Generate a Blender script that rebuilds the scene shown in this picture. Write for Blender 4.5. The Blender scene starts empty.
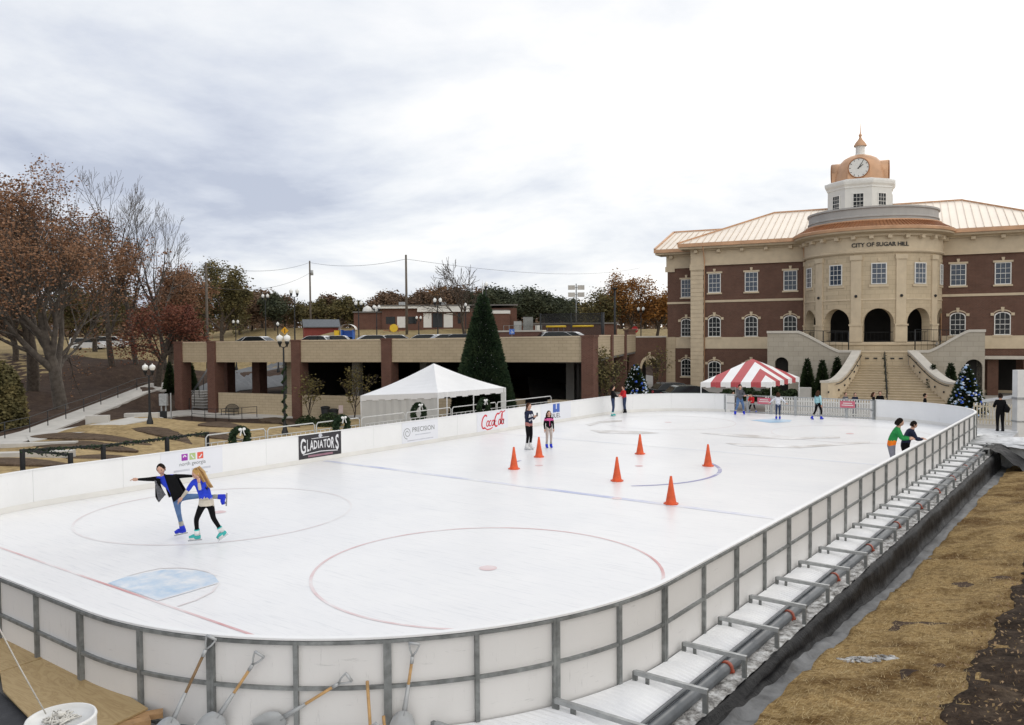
import bpy, math, random
import numpy as np
from mathutils import Vector, Matrix, Euler
PI = math.pi
sc = bpy.context.scene
COL = sc.collection
random.seed(7)
# ------------------------------------------------------------------ camera
F, PITCH, ROLL, H, YAW = 823.08, 0.0332159, -0.0078182, 4.3442, 0.6422703
ER = Vector((math.cos(YAW), math.sin(YAW), 0)); EF = Vector((-math.sin(YAW), math.cos(YAW), 0)); EZ = Vector((0, 0, 1))
UPV = EF * math.sin(PITCH) + EZ * math.cos(PITCH); FWD = EF * math.cos(PITCH) - EZ * math.sin(PITCH)
_c, _s = math.cos(ROLL), math.sin(ROLL)
CR = ER * _c + UPV * _s; CU = UPV * _c - ER * _s
cam = bpy.data.cameras.new("camera"); camo = bpy.data.objects.new("camera", cam); COL.objects.link(camo)
cam.sensor_width = 36; cam.lens = F / 1024 * 36; cam.clip_start = .1; cam.clip_end = 3000
m = Matrix.Identity(4)
for i in range(3):
    m[i][0], m[i][1], m[i][2] = CR[i], CU[i], -FWD[i]
m[2][3] = H
camo.matrix_world = m
sc.camera = camo

def ray(px, py):
    v = CR * (px - 512) - CU * (py - 362.5) + FWD * F
    return v / v.dot(EF)                       # unit depth along horizontal forward
def at(px, py, z=0.0):                          # where the sight line meets height z
    r = ray(px, py); t = (z - H) / r.z
    return Vector((r.x * t, r.y * t, z))
def atd(px, py, d):                             # point at horizontal depth d
    r = ray(px, py) * d
    return Vector((r.x, r.y, r.z + H))
def depth(p): return p[0] * EF.x + p[1] * EF.y
def cam2w(xc, yc): return ER * xc + EF * yc
# ------------------------------------------------------------------ materials
MATS = {}
def new_mat(name):
    mt = bpy.data.materials.new(name); mt.use_nodes = True
    nt = mt.node_tree; b = nt.nodes["Principled BSDF"]
    MATS[name] = mt
    return mt, nt, b
def node(nt, typ, **kw):
    n = nt.nodes.new(typ)
    for k, v in kw.items():
        if k in n.inputs: n.inputs[k].default_value = v
        else: setattr(n, k, v)
    return n
def rgba(c): return (c[0], c[1], c[2], 1)
def mul(c, k): return tuple(min(1, x * k) for x in c)
def noise(nt, scale, detail=4, rough=.55, vec=None):
    n = node(nt, "ShaderNodeTexNoise"); n.inputs["Scale"].default_value = scale
    n.inputs["Detail"].default_value = detail; n.inputs["Roughness"].default_value = rough
    if vec is None:
        tc = node(nt, "ShaderNodeTexCoord"); vec = tc.outputs["Object"]
    nt.links.new(vec, n.inputs["Vector"])
    return n
def ramp(nt, fac, stops):
    r = node(nt, "ShaderNodeValToRGB")
    el = r.color_ramp.elements
    while len(el) < len(stops): el.new(.5)
    for e, (p, c) in zip(el, stops):
        e.position = p; e.color = rgba(c) if len(c) == 3 else c
    nt.links.new(fac, r.inputs[0])
    return r
def bump(nt, b, h, strength, dist=.02):
    bn = node(nt, "ShaderNodeBump"); bn.inputs["Strength"].default_value = strength; bn.inputs["Distance"].default_value = dist
    nt.links.new(h, bn.inputs["Height"]); nt.links.new(bn.outputs[0], b.inputs["Normal"])
def mixc(nt, fac, a, bb, typ="MIX"):
    n = node(nt, "ShaderNodeMix", data_type="RGBA", blend_type=typ)
    for i, x in ((0, fac), (6, a), (7, bb)):
        if hasattr(x, "is_output"): nt.links.new(x, n.inputs[i])
        else: n.inputs[i].default_value = x if not isinstance(x, tuple) else rgba(x)
    return n.outputs[2]
def M(name, col, rough=.7, var=.18, scale=3., bmp=0., metal=0., spec=.4, bscale=None, big=0.):
    if name in MATS: return MATS[name]
    mt, nt, b = new_mat(name)
    b.inputs["Roughness"].default_value = rough; b.inputs["Metallic"].default_value = metal
    b.inputs["Specular IOR Level"].default_value = spec
    n = noise(nt, scale)
    r = ramp(nt, n.outputs[0], [(.3, mul(col, 1 - var)), (.7, mul(col, 1 + var))])
    out = r.outputs[0]
    if big:
        n2 = noise(nt, scale * .13, 5)
        r2 = ramp(nt, n2.outputs[0], [(.35, (1 - big,) * 3), (.65, (1, 1, 1))])
        out = mixc(nt, 1., out, r2.outputs[0], "MULTIPLY")
    nt.links.new(out, b.inputs["Base Color"])
    if bmp:
        n3 = noise(nt, bscale or scale * 4, 5); bump(nt, b, n3.outputs[0], bmp)
    return mt
def Mbrick(name, c1, c2, mort, bw, bh, ms=.012, rough=.85, var=.2, off=.5):
    mt, nt, b = new_mat(name)
    b.inputs["Roughness"].default_value = rough; b.inputs["Specular IOR Level"].default_value = .2
    tc = node(nt, "ShaderNodeTexCoord"); sp = node(nt, "ShaderNodeSeparateXYZ"); nt.links.new(tc.outputs["Object"], sp.inputs[0])
    ad = node(nt, "ShaderNodeMath", operation="ADD"); nt.links.new(sp.outputs[0], ad.inputs[0]); nt.links.new(sp.outputs[1], ad.inputs[1])
    cb = node(nt, "ShaderNodeCombineXYZ"); nt.links.new(ad.outputs[0], cb.inputs[0]); nt.links.new(sp.outputs[2], cb.inputs[1])
    bk = node(nt, "ShaderNodeTexBrick"); nt.links.new(cb.outputs[0], bk.inputs["Vector"])
    bk.offset = off
    for k, v in (("Color1", rgba(c1)), ("Color2", rgba(c2)), ("Mortar", rgba(mort)), ("Scale", 1.), ("Mortar Size", ms), ("Brick Width", bw), ("Row Height", bh), ("Bias", 0.)):
        bk.inputs[k].default_value = v
    n = noise(nt, .9, 6, .65)
    r = ramp(nt, n.outputs[0], [(.3, (1 - var,) * 3), (.7, (1 + var * .4,) * 3)])
    nt.links.new(mixc(nt, 1., bk.outputs[0], r.outputs[0], "MULTIPLY"), b.inputs["Base Color"])
    bump(nt, b, bk.outputs[1], -.25, .01)
    return mt
Mbrick("brick", (.14, .062, .042), (.105, .046, .032), (.18, .135, .105), .22, .075, .01)
Mbrick("deck_brick", (.155, .066, .048), (.115, .048, .036), (.18, .125, .095), .22, .075, .01)
Mbrick("block", (.56, .46, .315), (.51, .415, .285), (.38, .305, .21), .8, .4, .012, var=.12)
Mbrick("deck_block", (.49, .40, .275), (.46, .375, .255), (.36, .29, .195), .6, .22, .014, var=.1)
Mbrick("grey_block", (.45, .405, .33), (.42, .375, .30), (.31, .275, .22), .8, .4, .012, var=.12)
M("stone", (.57, .47, .33), .8, .08, 1.5, .1)
M("coping_stone", (.56, .52, .45), .8, .08, 2, .1)
M("white_trim", (.72, .71, .67), .6, .05, 2)
M("tower_white", (.66, .65, .61), .7, .05, 1)
M("drum_grey", (.40, .385, .36), .7, .06, 1)
M("copper", (.56, .33, .19), .5, .16, .9, metal=.2, spec=.5)
M("copper_dark", (.34, .15, .065), .45, .16, 1.2, metal=.4)
M("roof_metal", (.76, .67, .56), .5, .05, .5, metal=.1, spec=.5)
M("roof_seam", (.60, .50, .40), .5, .05, .5, metal=.1)
M("dark_metal", (.02, .021, .022), .45, .2, 6)
M("black_iron", (.012, .013, .014), .4, .2, 6)
M("galv", (.25, .26, .255), .5, .3, 9, .15, metal=.3, big=.3)
M("galv_light", (.36, .37, .37), .45, .2, 9, .1, metal=.3)
M("white_metal", (.66, .66, .65), .45, .08, 3)
M("dark_glass", (.015, .018, .02), .1, .3, .6, spec=.22)
M("blue_glass", (.055, .072, .10), .1, .3, .5, spec=.4)
M("interior_dark", (.02, .018, .016), .9, .3, .5)  # near-black colour puts the shade of enclosed spaces into their walls
M("concrete", (.36, .34, .31), .85, .12, 1.2, .2, big=.15)
M("concrete_light", (.52, .5, .46), .85, .1, 1.0, .15, big=.12)
M("asphalt", (.13, .135, .14), .9, .15, 2, .2)
M("bark", (.17, .142, .118), .95, .35, 4, .6, 12)
M("pale_bark", (.20, .175, .152), .95, .3, 3, .5, 12)
M("rubber", (.014, .014, .015), .6, .2, 6)
M("orange_cone", (.80, .115, .03), .5, .14, 7, .1, big=.3)
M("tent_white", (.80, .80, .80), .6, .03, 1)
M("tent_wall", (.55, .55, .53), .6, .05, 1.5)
M("tent_red", (.44, .065, .075), .6, .06, 2)
M("skin", (.56, .33, .24), .55, .05, 8)
M("plastic_white", (.72, .72, .70), .35, .05, 4)
M("wood_handle", (.48, .29, .12), .5, .2, 12)
M("old_handle", (.22, .14, .07), .6, .25, 12)
M("scoop_grey", (.42, .43, .43), .35, .12, 5, metal=.3)
M("rust_red", (.34, .07, .035), .5, .25, 10)
M("pipe_grey", (.10, .11, .12), .38, .2, 3)
def leafmat(name, c1, c2, c3, scale=.5):
    mt, nt, b = new_mat(name)
    b.inputs["Roughness"].default_value = .75; b.inputs["Specular IOR Level"].default_value = .15
    n = noise(nt, scale, 3); n2 = noise(nt, 6., 2)
    mx = node(nt, "ShaderNodeMath", operation="ADD"); nt.links.new(n.outputs[0], mx.inputs[0])
    m2 = node(nt, "ShaderNodeMath", operation="MULTIPLY"); m2.inputs[1].default_value = .6
    sb = node(nt, "ShaderNodeMath", operation="SUBTRACT"); sb.inputs[1].default_value = .3
    nt.links.new(n2.outputs[0], m2.inputs[0]); nt.links.new(m2.outputs[0], sb.inputs[0]); nt.links.new(sb.outputs[0], mx.inputs[1])
    r = ramp(nt, mx.outputs[0], [(.3, c1), (.5, c2), (.72, c3)])
    nt.links.new(r.outputs[0], b.inputs["Base Color"])
    return mt
leafmat("leaf_rust", (.165, .088, .05), (.255, .135, .076), (.32, .19, .115))
leafmat("leaf_far_rust", (.10, .07, .05), (.155, .10, .066), (.21, .14, .09))  # far leaf colours lightened to stand in for distance haze
leafmat("leaf_far_orange", (.14, .08, .045), (.22, .125, .06), (.27, .16, .08))
leafmat("leaf_sapling", (.09, .075, .03), (.15, .125, .045), (.2, .16, .06))
leafmat("leaf_red", (.12, .042, .03), (.18, .066, .042), (.23, .105, .06))
leafmat("leaf_olive", (.065, .06, .028), (.12, .105, .045), (.21, .165, .07))
leafmat("leaf_yellow", (.10, .075, .018), (.20, .15, .035), (.30, .2, .05))
leafmat("leaf_orange", (.12, .05, .015), (.24, .11, .03), (.33, .17, .05))
leafmat("leaf_green", (.015, .026, .011), (.03, .048, .018), (.06, .075, .03))
leafmat("needle", (.014, .03, .015), (.028, .05, .024), (.055, .08, .036), 1.5)
leafmat("pine", (.036, .046, .03), (.06, .07, .042), (.085, .092, .055), .3)
# ------------------------------------------------------------------ mesh builder
def ngon_basis(d):
    d = d.normalized()
    a = Vector((0, 0, 1)) if abs(d.z) < .95 else Vector((1, 0, 0))
    x = d.cross(a).normalized(); return x, d.cross(x).normalized()
class MB:
    def __init__(s): s.v = []; s.f = []; s.m = []; s.mi = 0; s.smooth = False; s.xf = None; s.sm = []
    def V(s, p):
        s.v.append(tuple(s.xf @ Vector(p)) if s.xf is not None else (p[0], p[1], p[2])); return len(s.v) - 1
    def Fc(s, idx): s.f.append(tuple(idx)); s.m.append(s.mi); s.sm.append(s.smooth)
    def poly(s, pts): s.Fc([s.V(p) for p in pts])
    def box(s, a, b, rot=0, c=None):
        x0, y0, z0 = a; x1, y1, z1 = b
        P = [(x, y, z) for z in (z0, z1) for y in (y0, y1) for x in (x0, x1)]
        if rot:
            cx, cy = c or ((x0 + x1) / 2, (y0 + y1) / 2); k, q = math.cos(rot), math.sin(rot)
            P = [(cx + (x - cx) * k - (y - cy) * q, cy + (x - cx) * q + (y - cy) * k, z) for x, y, z in P]
        i = [s.V(p) for p in P]
        for f in ((0, 2, 3, 1), (4, 5, 7, 6), (0, 1, 5, 4), (1, 3, 7, 5), (3, 2, 6, 7), (2, 0, 4, 6)): s.Fc([i[k] for k in f])
    def bar(s, p, q, w, h, up=(0, 0, 1)):        # rectangular beam from p to q
        p, q = Vector(p), Vector(q); d = (q - p).normalized(); u = Vector(up)
        x = d.cross(u)
        if x.length < 1e-4: x = d.cross(Vector((1, 0, 0)))
        x.normalize(); y = x.cross(d)
        i = [s.V(c + x * (a * w / 2) + y * (b * h / 2)) for c in (p, q) for a, b in ((-1, -1), (1, -1), (1, 1), (-1, 1))]
        for f in ((3, 2, 1, 0), (4, 5, 6, 7), (0, 1, 5, 4), (1, 2, 6, 5), (2, 3, 7, 6), (3, 0, 4, 7)): s.Fc([i[k] for k in f])
    def cyl(s, p, q, r0, r1=None, n=10, cap=True):
        s.tube([p, q], [r0, r0 if r1 is None else r1], n, cap)
    def tube(s, path, r, n=8, cap=True, closed=False):
        path = [Vector(p) for p in path]; L = len(path)
        R = r if isinstance(r, (list, tuple)) else [r] * L
        rings = []; x = None
        for k, p in enumerate(path):
            if closed: d = path[(k + 1) % L] - path[k - 1]
            else: d = path[min(k + 1, L - 1)] - path[max(k - 1, 0)]
            if d.length < 1e-9: d = Vector((0, 0, 1))
            d.normalize()
            if x is None: x, y = ngon_basis(d)
            else:
                x = x - d * x.dot(d)
                if x.length < 1e-5: x, y = ngon_basis(d)
                x.normalize(); y = d.cross(x)
            rings.append([s.V(p + (x * math.cos(2 * PI * j / n) + y * math.sin(2 * PI * j / n)) * R[k]) for j in range(n)])
        o = s.smooth; s.smooth = n > 4
        for k in range(L if closed else L - 1):
            A, B = rings[k], rings[(k + 1) % L]
            for j in range(n): s.Fc([A[j], A[(j + 1) % n], B[(j + 1) % n], B[j]])
        s.smooth = o
        if cap and not closed: s.Fc(rings[0][::-1]); s.Fc(rings[-1])
    def lathe(s, prof, c=(0, 0, 0), n=24, a0=0, a1=2 * PI, axis=None, smooth=True):
        full = abs(a1 - a0 - 2 * PI) < 1e-6; N = n if full else n + 1
        rings = []
        for r, z in prof:
            ring = []
            for j in range(N):
                a = a0 + (a1 - a0) * j / n
                ring.append(s.V((c[0] + r * math.cos(a), c[1] + r * math.sin(a), c[2] + z)))
            rings.append(ring)
        o = s.smooth; s.smooth = smooth
        for A, B in zip(rings, rings[1:]):
            for j in range(n):
                k = (j + 1) % N
                s.Fc([A[j], A[k], B[k], B[j]])
        s.smooth = o
    def sphere(s, c, r, n=10, k=6, sq=(1, 1, 1)):
        o = s.smooth; s.smooth = True
        rows = []
        for i in range(k + 1):
            t = PI * i / k
            rows.append([s.V((c[0] + r * sq[0] * math.sin(t) * math.cos(2 * PI * j / n), c[1] + r * sq[1] * math.sin(t) * math.sin(2 * PI * j / n), c[2] + r * sq[2] * math.cos(t))) for j in range(n)] if 0 < i < k else [s.V((c[0], c[1], c[2] + r * sq[2] * math.cos(t)))])
        for A, B in zip(rows, rows[1:]):
            for j in range(n):
                q = (j + 1) % n
                if len(A) == 1: s.Fc([A[0], B[j], B[q]])
                elif len(B) == 1: s.Fc([A[j], B[0], A[q]])
                else: s.Fc([A[j], B[j], B[q], A[q]])
        s.smooth = o
    def prism(s, pts, fn, d0, d1):               # pts in 2D, fn(x, depth, y) -> 3D
        n = len(pts)
        A = [s.V(fn(x, d0, y)) for x, y in pts]; B = [s.V(fn(x, d1, y)) for x, y in pts]
        s.Fc(A); s.Fc(B[::-1])
        for j in range(n): s.Fc([A[j], B[j], B[(j + 1) % n], A[(j + 1) % n]])
    def sweep(s, path, prof, closed=False):       # prof: (lateral, height) list; lateral to the right of travel in plan
        L = len(path); rings = []
        for k, p in enumerate(path):
            p = Vector(p)
            if closed: d = Vector(path[(k + 1) % L]) - Vector(path[k - 1])
            else: d = Vector(path[min(k + 1, L - 1)]) - Vector(path[max(k - 1, 0)])
            d.z = 0; d.normalize(); rt = Vector((d.y, -d.x, 0))
            rings.append([s.V(p + rt * a + Vector((0, 0, b))) for a, b in prof])
        n = len(prof)
        for k in range(L if closed else L - 1):
            A, B = rings[k], rings[(k + 1) % L]
            for j in range(n): s.Fc([A[j], B[j], B[(j + 1) % n], A[(j + 1) % n]])
        if not closed: s.Fc(rings[0]); s.Fc(rings[-1][::-1])
    def grid(s, fn, nu, nv):
        I = [[s.V(fn(i / nu, j / nv)) for j in range(nv + 1)] for i in range(nu + 1)]
        for i in range(nu):
            for j in range(nv): s.Fc([I[i][j], I[i + 1][j], I[i + 1][j + 1], I[i][j + 1]])
    def mesh(s, name, mats):
        me = bpy.data.meshes.new(name); me.from_pydata(s.v, [], s.f)
        mats = mats if isinstance(mats, (list, tuple)) else [mats]
        for mt in mats: me.materials.append(MATS[mt] if isinstance(mt, str) else mt)
        me.polygons.foreach_set("material_index", s.m); me.polygons.foreach_set("use_smooth", s.sm); me.update()
        return me
    def build(s, name, mats, parent=None, label=None):
        o = bpy.data.objects.new(name, s.mesh(name, mats)); COL.objects.link(o)
        if parent is not None: o.parent = parent
        if label: o["label"] = label
        return o
def tag(o, label=None, cat=None, group=None, kind=None):
    if label: o["label"] = label
    if cat: o["category"] = cat
    if group: o["group"] = group
    if kind: o["kind"] = kind
    return o
def empty(name, loc=(0, 0, 0), rz=0., label=None, cat=None, group=None):
    o = bpy.data.objects.new(name, None); COL.objects.link(o); o.location = loc; o.rotation_euler = (0, 0, rz); o.empty_display_size = .2
    return tag(o, label, cat, group)
def copy_tree(o, parent=None):
    c = o.copy(); COL.objects.link(c)
    if parent is not None: c.parent = parent
    for ch in [x for x in COL.objects if x.parent == o]: copy_tree(ch, c)
    return c
def mapped_text(mb, txt, size, fn, extrude=.01, shear=0, bold=.0):
    cu = bpy.data.curves.new("t", "FONT"); cu.body = txt; cu.size = size; cu.align_x = "CENTER"; cu.extrude = extrude; cu.shear = shear; cu.offset = bold; cu.resolution_u = 3
    o = bpy.data.objects.new("t", cu); COL.objects.link(o)
    me = bpy.data.meshes.new_from_object(o.evaluated_get(bpy.context.evaluated_depsgraph_get()))
    b = len(mb.v)
    for v in me.vertices: mb.V(fn(v.co.x, v.co.y, v.co.z))
    for p in me.polygons: mb.Fc([b + i for i in p.vertices])
    bpy.data.objects.remove(o); bpy.data.curves.remove(cu); bpy.data.meshes.remove(me)
def ribbon(mb, pts, w, fn, z=.004):               # flat stroke of width w along 2D points
    n = len(pts); L = []
    for k, p in enumerate(pts):
        a = pts[max(k - 1, 0)]; b = pts[min(k + 1, n - 1)]
        dx, dy = b[0] - a[0], b[1] - a[1]; l = math.hypot(dx, dy) or 1
        ww = w[k] if isinstance(w, list) else w
        L.append((mb.V(fn(p[0] - dy / l * ww / 2, p[1] + dx / l * ww / 2, z)), mb.V(fn(p[0] + dy / l * ww / 2, p[1] - dx / l * ww / 2, z))))
    for (a, b), (c, d) in zip(L, L[1:]): mb.Fc([a, b, d, c])
def arch_wall(mb, x0, x1, ztop, zbase, arches, fn, thick, nx=8, inner=True):
    """wall sheet with arched openings; fn(x, depth, z); depth 0 is the face, thick goes inward; arches (xc, halfwidth, spring, base)"""
    top = ztop if callable(ztop) else (lambda x: ztop)
    xs = []
    A = sorted(arches); cur = x0
    for xc, a, sp, bs in A:
        n = max(2, int((xc - a - cur) / .35))
        xs += [(cur + (xc - a - cur) * i / n, zbase) for i in range(n + 1)]
        xs += [(xc - a * math.cos(PI * i / 16), sp + a * math.sin(PI * i / 16)) for i in range(17)]
        cur = xc + a
    n = max(2, int((x1 - cur) / .35)); xs += [(cur + (x1 - cur) * i / n, zbase) for i in range(n + 1)]
    for d in ((0, thick) if inner else (0,)):
        for (xa, za), (xb, zb) in zip(xs, xs[1:]):
            if xb - xa < 1e-6: continue
            q = [fn(xa, d, za), fn(xb, d, zb), fn(xb, d, top(xb)), fn(xa, d, top(xa))]
            mb.poly(q if d == 0 else q[::-1])
    for xc, a, sp, bs in A:                        # reveals
        path = [(xc - a, bs), (xc - a, sp)] + [(xc - a * math.cos(PI * i / 16), sp + a * math.sin(PI * i / 16)) for i in range(1, 16)] + [(xc + a, sp), (xc + a, bs)]
        for (xa, za), (xb, zb) in zip(path, path[1:]):
            mb.poly([fn(xa, 0, za), fn(xa, thick, za), fn(xb, thick, zb), fn(xb, 0, zb)])
        if bs > zbase: mb.poly([fn(xc - a, 0, zbase), fn(xc + a, 0, zbase), fn(xc + a, 0, bs), fn(xc - a, 0, bs)])
    for (xa, za), (xb, zb) in zip(xs, xs[1:]):     # top
        mb.poly([fn(xa, 0, top(xa)), fn(xb, 0, top(xb)), fn(xb, thick, top(xb)), fn(xa, thick, top(xa))])
    for x in (x0, x1): mb.poly([fn(x, 0, zbase), fn(x, 0, top(x)), fn(x, thick, top(x)), fn(x, thick, zbase)])
# ------------------------------------------------------------------ world, sun, view
SUN_AZ = math.radians(24); SUN_EL = math.radians(38)     # to the right of the view direction
sd = (EF * math.cos(SUN_AZ) + ER * math.sin(SUN_AZ)) * math.cos(SUN_EL) + EZ * math.sin(SUN_EL)
w = bpy.data.worlds.new("World"); sc.world = w; w.use_nodes = True
nt = w.node_tree; bg = nt.nodes["Background"]; bg.inputs[1].default_value = .1
sky = node(nt, "ShaderNodeTexSky", sky_type="NISHITA", sun_disc=False); sky.sun_elevation = SUN_EL; sky.sun_rotation = math.atan2(sd.x, sd.y)
tc = node(nt, "ShaderNodeTexCoord"); sp = node(nt, "ShaderNodeSeparateXYZ"); nt.links.new(tc.outputs["Generated"], sp.inputs[0])
def mth(op, a, b=None, clamp=False):
    n = node(nt, "ShaderNodeMath", operation=op); n.use_clamp = clamp
    for i, x in enumerate((a, b)):
        if x is None: continue
        if hasattr(x, "is_output"): nt.links.new(x, n.inputs[i])
        else: n.inputs[i].default_value = x
    return n.outputs[0]
def dotv(v):
    n = node(nt, "ShaderNodeVectorMath", operation="DOT_PRODUCT"); nt.links.new(tc.outputs["Generated"], n.inputs[0]); n.inputs[1].default_value = v
    return n.outputs["Value"]
zz = mth("ADD", mth("MAXIMUM", sp.outputs[2], 0.), .16)
cx = mth("DIVIDE", dotv(ER), zz); cy = mth("DIVIDE", dotv(EF), zz)
cb = node(nt, "ShaderNodeCombineXYZ"); nt.links.new(cx, cb.inputs[0]); nt.links.new(cy, cb.inputs[1])
mpc = node(nt, "ShaderNodeMapping"); mpc.inputs["Location"].default_value = (6.1, 5.7, 0); mpc.inputs["Rotation"].default_value = (0, 0, .5); mpc.inputs["Scale"].default_value = (1., .8, 1); nt.links.new(cb.outputs[0], mpc.inputs[0])
n1 = noise(nt, .75, 8, .56, mpc.outputs[0]); n1.inputs["Distortion"].default_value = .35
n2 = noise(nt, 2.1, 6, .6, cb.outputs[0])
cl = mth("ADD", mth("ADD", mth("MULTIPLY", mth("SUBTRACT", n1.outputs[0], .5), 1.9), .5), mth("MULTIPLY", mth("SUBTRACT", n2.outputs[0], .5), .42))
glow = mth("POWER", mth("MAXIMUM", dotv(sd), 0.), 5.)
lefty = mth("MULTIPLY", dotv(ER), .42)
back = mth("MULTIPLY", mth("MAXIMUM", mth("MULTIPLY", dotv(EF), -1.), 0.), .5)
v = mth("ADD", mth("ADD", cl, mth("MULTIPLY", glow, .2)), mth("ADD", mth("ADD", lefty, back), .045))
cr = ramp(nt, v, [(.22, (5.3, 5.75, 6.9, 1)), (.38, (6.9, 7.3, 8.2, 1)), (.56, (8.7, 8.95, 9.35, 1)), (.76, (10.4, 10.35, 10.3, 1)), (.98, (15.5, 15.2, 14.8, 1))])
skyc = mixc(nt, .93, sky.outputs[0], cr.outputs[0])
nt.links.new(skyc, bg.inputs[0])
sl = bpy.data.lights.new("sun", "SUN"); sl.energy = .5; sl.angle = math.radians(25); sl.color = (1, .96, .9)
so = bpy.data.objects.new("sun", sl); COL.objects.link(so); so.rotation_euler = (-sd).to_track_quat("-Z", "Y").to_euler()
sc.view_settings.view_transform = "Standard"; sc.view_settings.look = "None"; sc.view_settings.exposure = .04; sc.view_settings.gamma = 1
sc.cycles.use_denoising = True; sc.cycles.max_bounces = 6
# ------------------------------------------------------------------ terrain
CTRL = [(-250,25,-1),(0,25,-1),(0,32,-1.05),(0,48,-1.55),(75,60,-1.05),(75,45,-1.4),(150,72,.2),(58,62,-.93),(-150,60,-.5),(0,70,0),(-200,90,2),(60,105,2.6),(120,95,1.8),(0,110,3),(150,130,3),(-250,130,3.5),
 (215,66,-2.1),(180,68,-2.1),(295,62,-2.1),(387,60,-1.7),(300,48,-1.5),(200,45,-1.4),(400,45,-1.2),(500,55,-1.2),(588,55,-1.0),(350,35,-1),(180,74,-2.),(215,72,-1.9),
 (240,82,-.74),(240,105,.13),(240,135,2.3),(200,85,-.9),(300,82,-1.),(400,80,-1),(450,100,2.5),(350,105,2.5),(550,100,2.2),
 (300,118,3.6),(450,120,4.6),(450,130,5.5),(370,130,5.4),(550,125,4.5),(250,165,4),(450,180,6.5),(600,130,3.5),(640,110,1.5),(640,85,-1.),(100,180,4),(0,200,5),(300,200,6.5),(640,200,5.5),
 (640,60,-1),(700,70,-1),(850,65,-1),(1000,60,-1),(850,85,-1),(1000,80,-1),(1150,60,-1),(1150,90,-1),(700,90,-1),(800,120,0),(1000,120,0),(1024,42,-.95),(1150,30,-.8),(512,20,-1),(800,30,-1),(250,400,8),(800,400,8),(-300,400,8)]
CA = np.array(CTRL, float)
def hgt(P):
    P = np.atleast_2d(np.asarray(P, float)); u, v = P[:, 0], P[:, 1]
    xc = u * ER.x + v * ER.y; yc = u * EF.x + v * EF.y
    y = np.maximum(yc, 8.); px = np.clip(512 + 823 * xc / y, -600, 1700)
    d2 = ((px[:, None] - CA[None, :, 0]) / 130) ** 2 + ((np.log(y)[:, None] - np.log(CA[None, :, 1])) / .22) ** 2
    w = 1 / (d2 + .02) ** 2
    zs = (w * CA[None, :, 2]).sum(1) / w.sum(1)
    ze = np.interp(v, [-10, 7, 10, 18, 40, 47], [-.2, -.25, -.35, -.8, -.9, -1.])
    zb = np.minimum(ze + np.maximum(u + 3.5, 0) * .16, .35)
    zb = np.where(u < -3.6, np.interp(v, [-10, 4.6, 7, 10, 14], [-.2, -.25, -.3, -.55, -1.]), zb)
    k = np.clip((u + 24.5) / 1.5, 0, 1) * np.clip((49 - v) / 4, 0, 1)
    return zs * (1 - k) + zb * k
def h1(p): return float(hgt([[p[0], p[1]]])[0])
def gp(px, py):                                   # point of the ground seen at a pixel
    r = ray(px, py); ds = 6 * 1.012 ** np.arange(330); z = H + r.z * ds
    g = hgt(np.stack([r.x * ds, r.y * ds], 1)) - z; i = int(np.argmax(g > 0)) if (g > 0).any() else 329
    t = ds[i] if i == 0 else ds[i - 1] + (ds[i] - ds[i - 1]) * (-g[i - 1]) / (g[i] - g[i - 1])
    return Vector((r.x * t, r.y * t, H + r.z * t))
def gd(px, d):                                    # ground point in the direction of a column at a depth
    p = ray(px, 345) * d; return Vector((p.x, p.y, h1(p)))
def ground_mat(name, stops, scale, bmp, bsc=20, big=.25):
    mt, nt, b = new_mat(name); b.inputs["Roughness"].default_value = .95; b.inputs["Specular IOR Level"].default_value = .1
    n = noise(nt, scale, 8, .68); r = ramp(nt, n.outputs[0], stops)
    n2 = noise(nt, scale * .08, 4); r2 = ramp(nt, n2.outputs[0], [(.35, (1 - big,) * 3), (.65, (1.,) * 3)])
    n3 = noise(nt, scale * 6, 4, .7); r3 = ramp(nt, n3.outputs[0], [(.3, (.55,) * 3), (.6, (1.15,) * 3)])
    c = mixc(nt, 1., r.outputs[0], r2.outputs[0], "MULTIPLY"); c = mixc(nt, 1., c, r3.outputs[0], "MULTIPLY")
    nt.links.new(c, b.inputs["Base Color"]); bump(nt, b, n3.outputs[0], bmp, .05)
    return mt
ground_mat("mulch", [(.3, (.045, .03, .022)), (.5, (.075, .05, .037)), (.7, (.11, .075, .052))], 1.2, .6)
ground_mat("bed_mulch", [(.3, (.08, .056, .038)), (.5, (.125, .088, .06)), (.7, (.17, .122, .085))], 1.5, .6)
ground_mat("soil", [(.3, (.025, .018, .013)), (.5, (.055, .038, .027)), (.72, (.13, .095, .065))], 2.2, .8)
ground_mat("dry_grass", [(.3, (.24, .18, .09)), (.5, (.33, .25, .125)), (.7, (.40, .31, .17))], .6, .3)
ground_mat("straw_lawn", [(.3, (.30, .215, .105)), (.5, (.40, .295, .15)), (.7, (.47, .35, .19))], .5, .3, big=.2)
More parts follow.
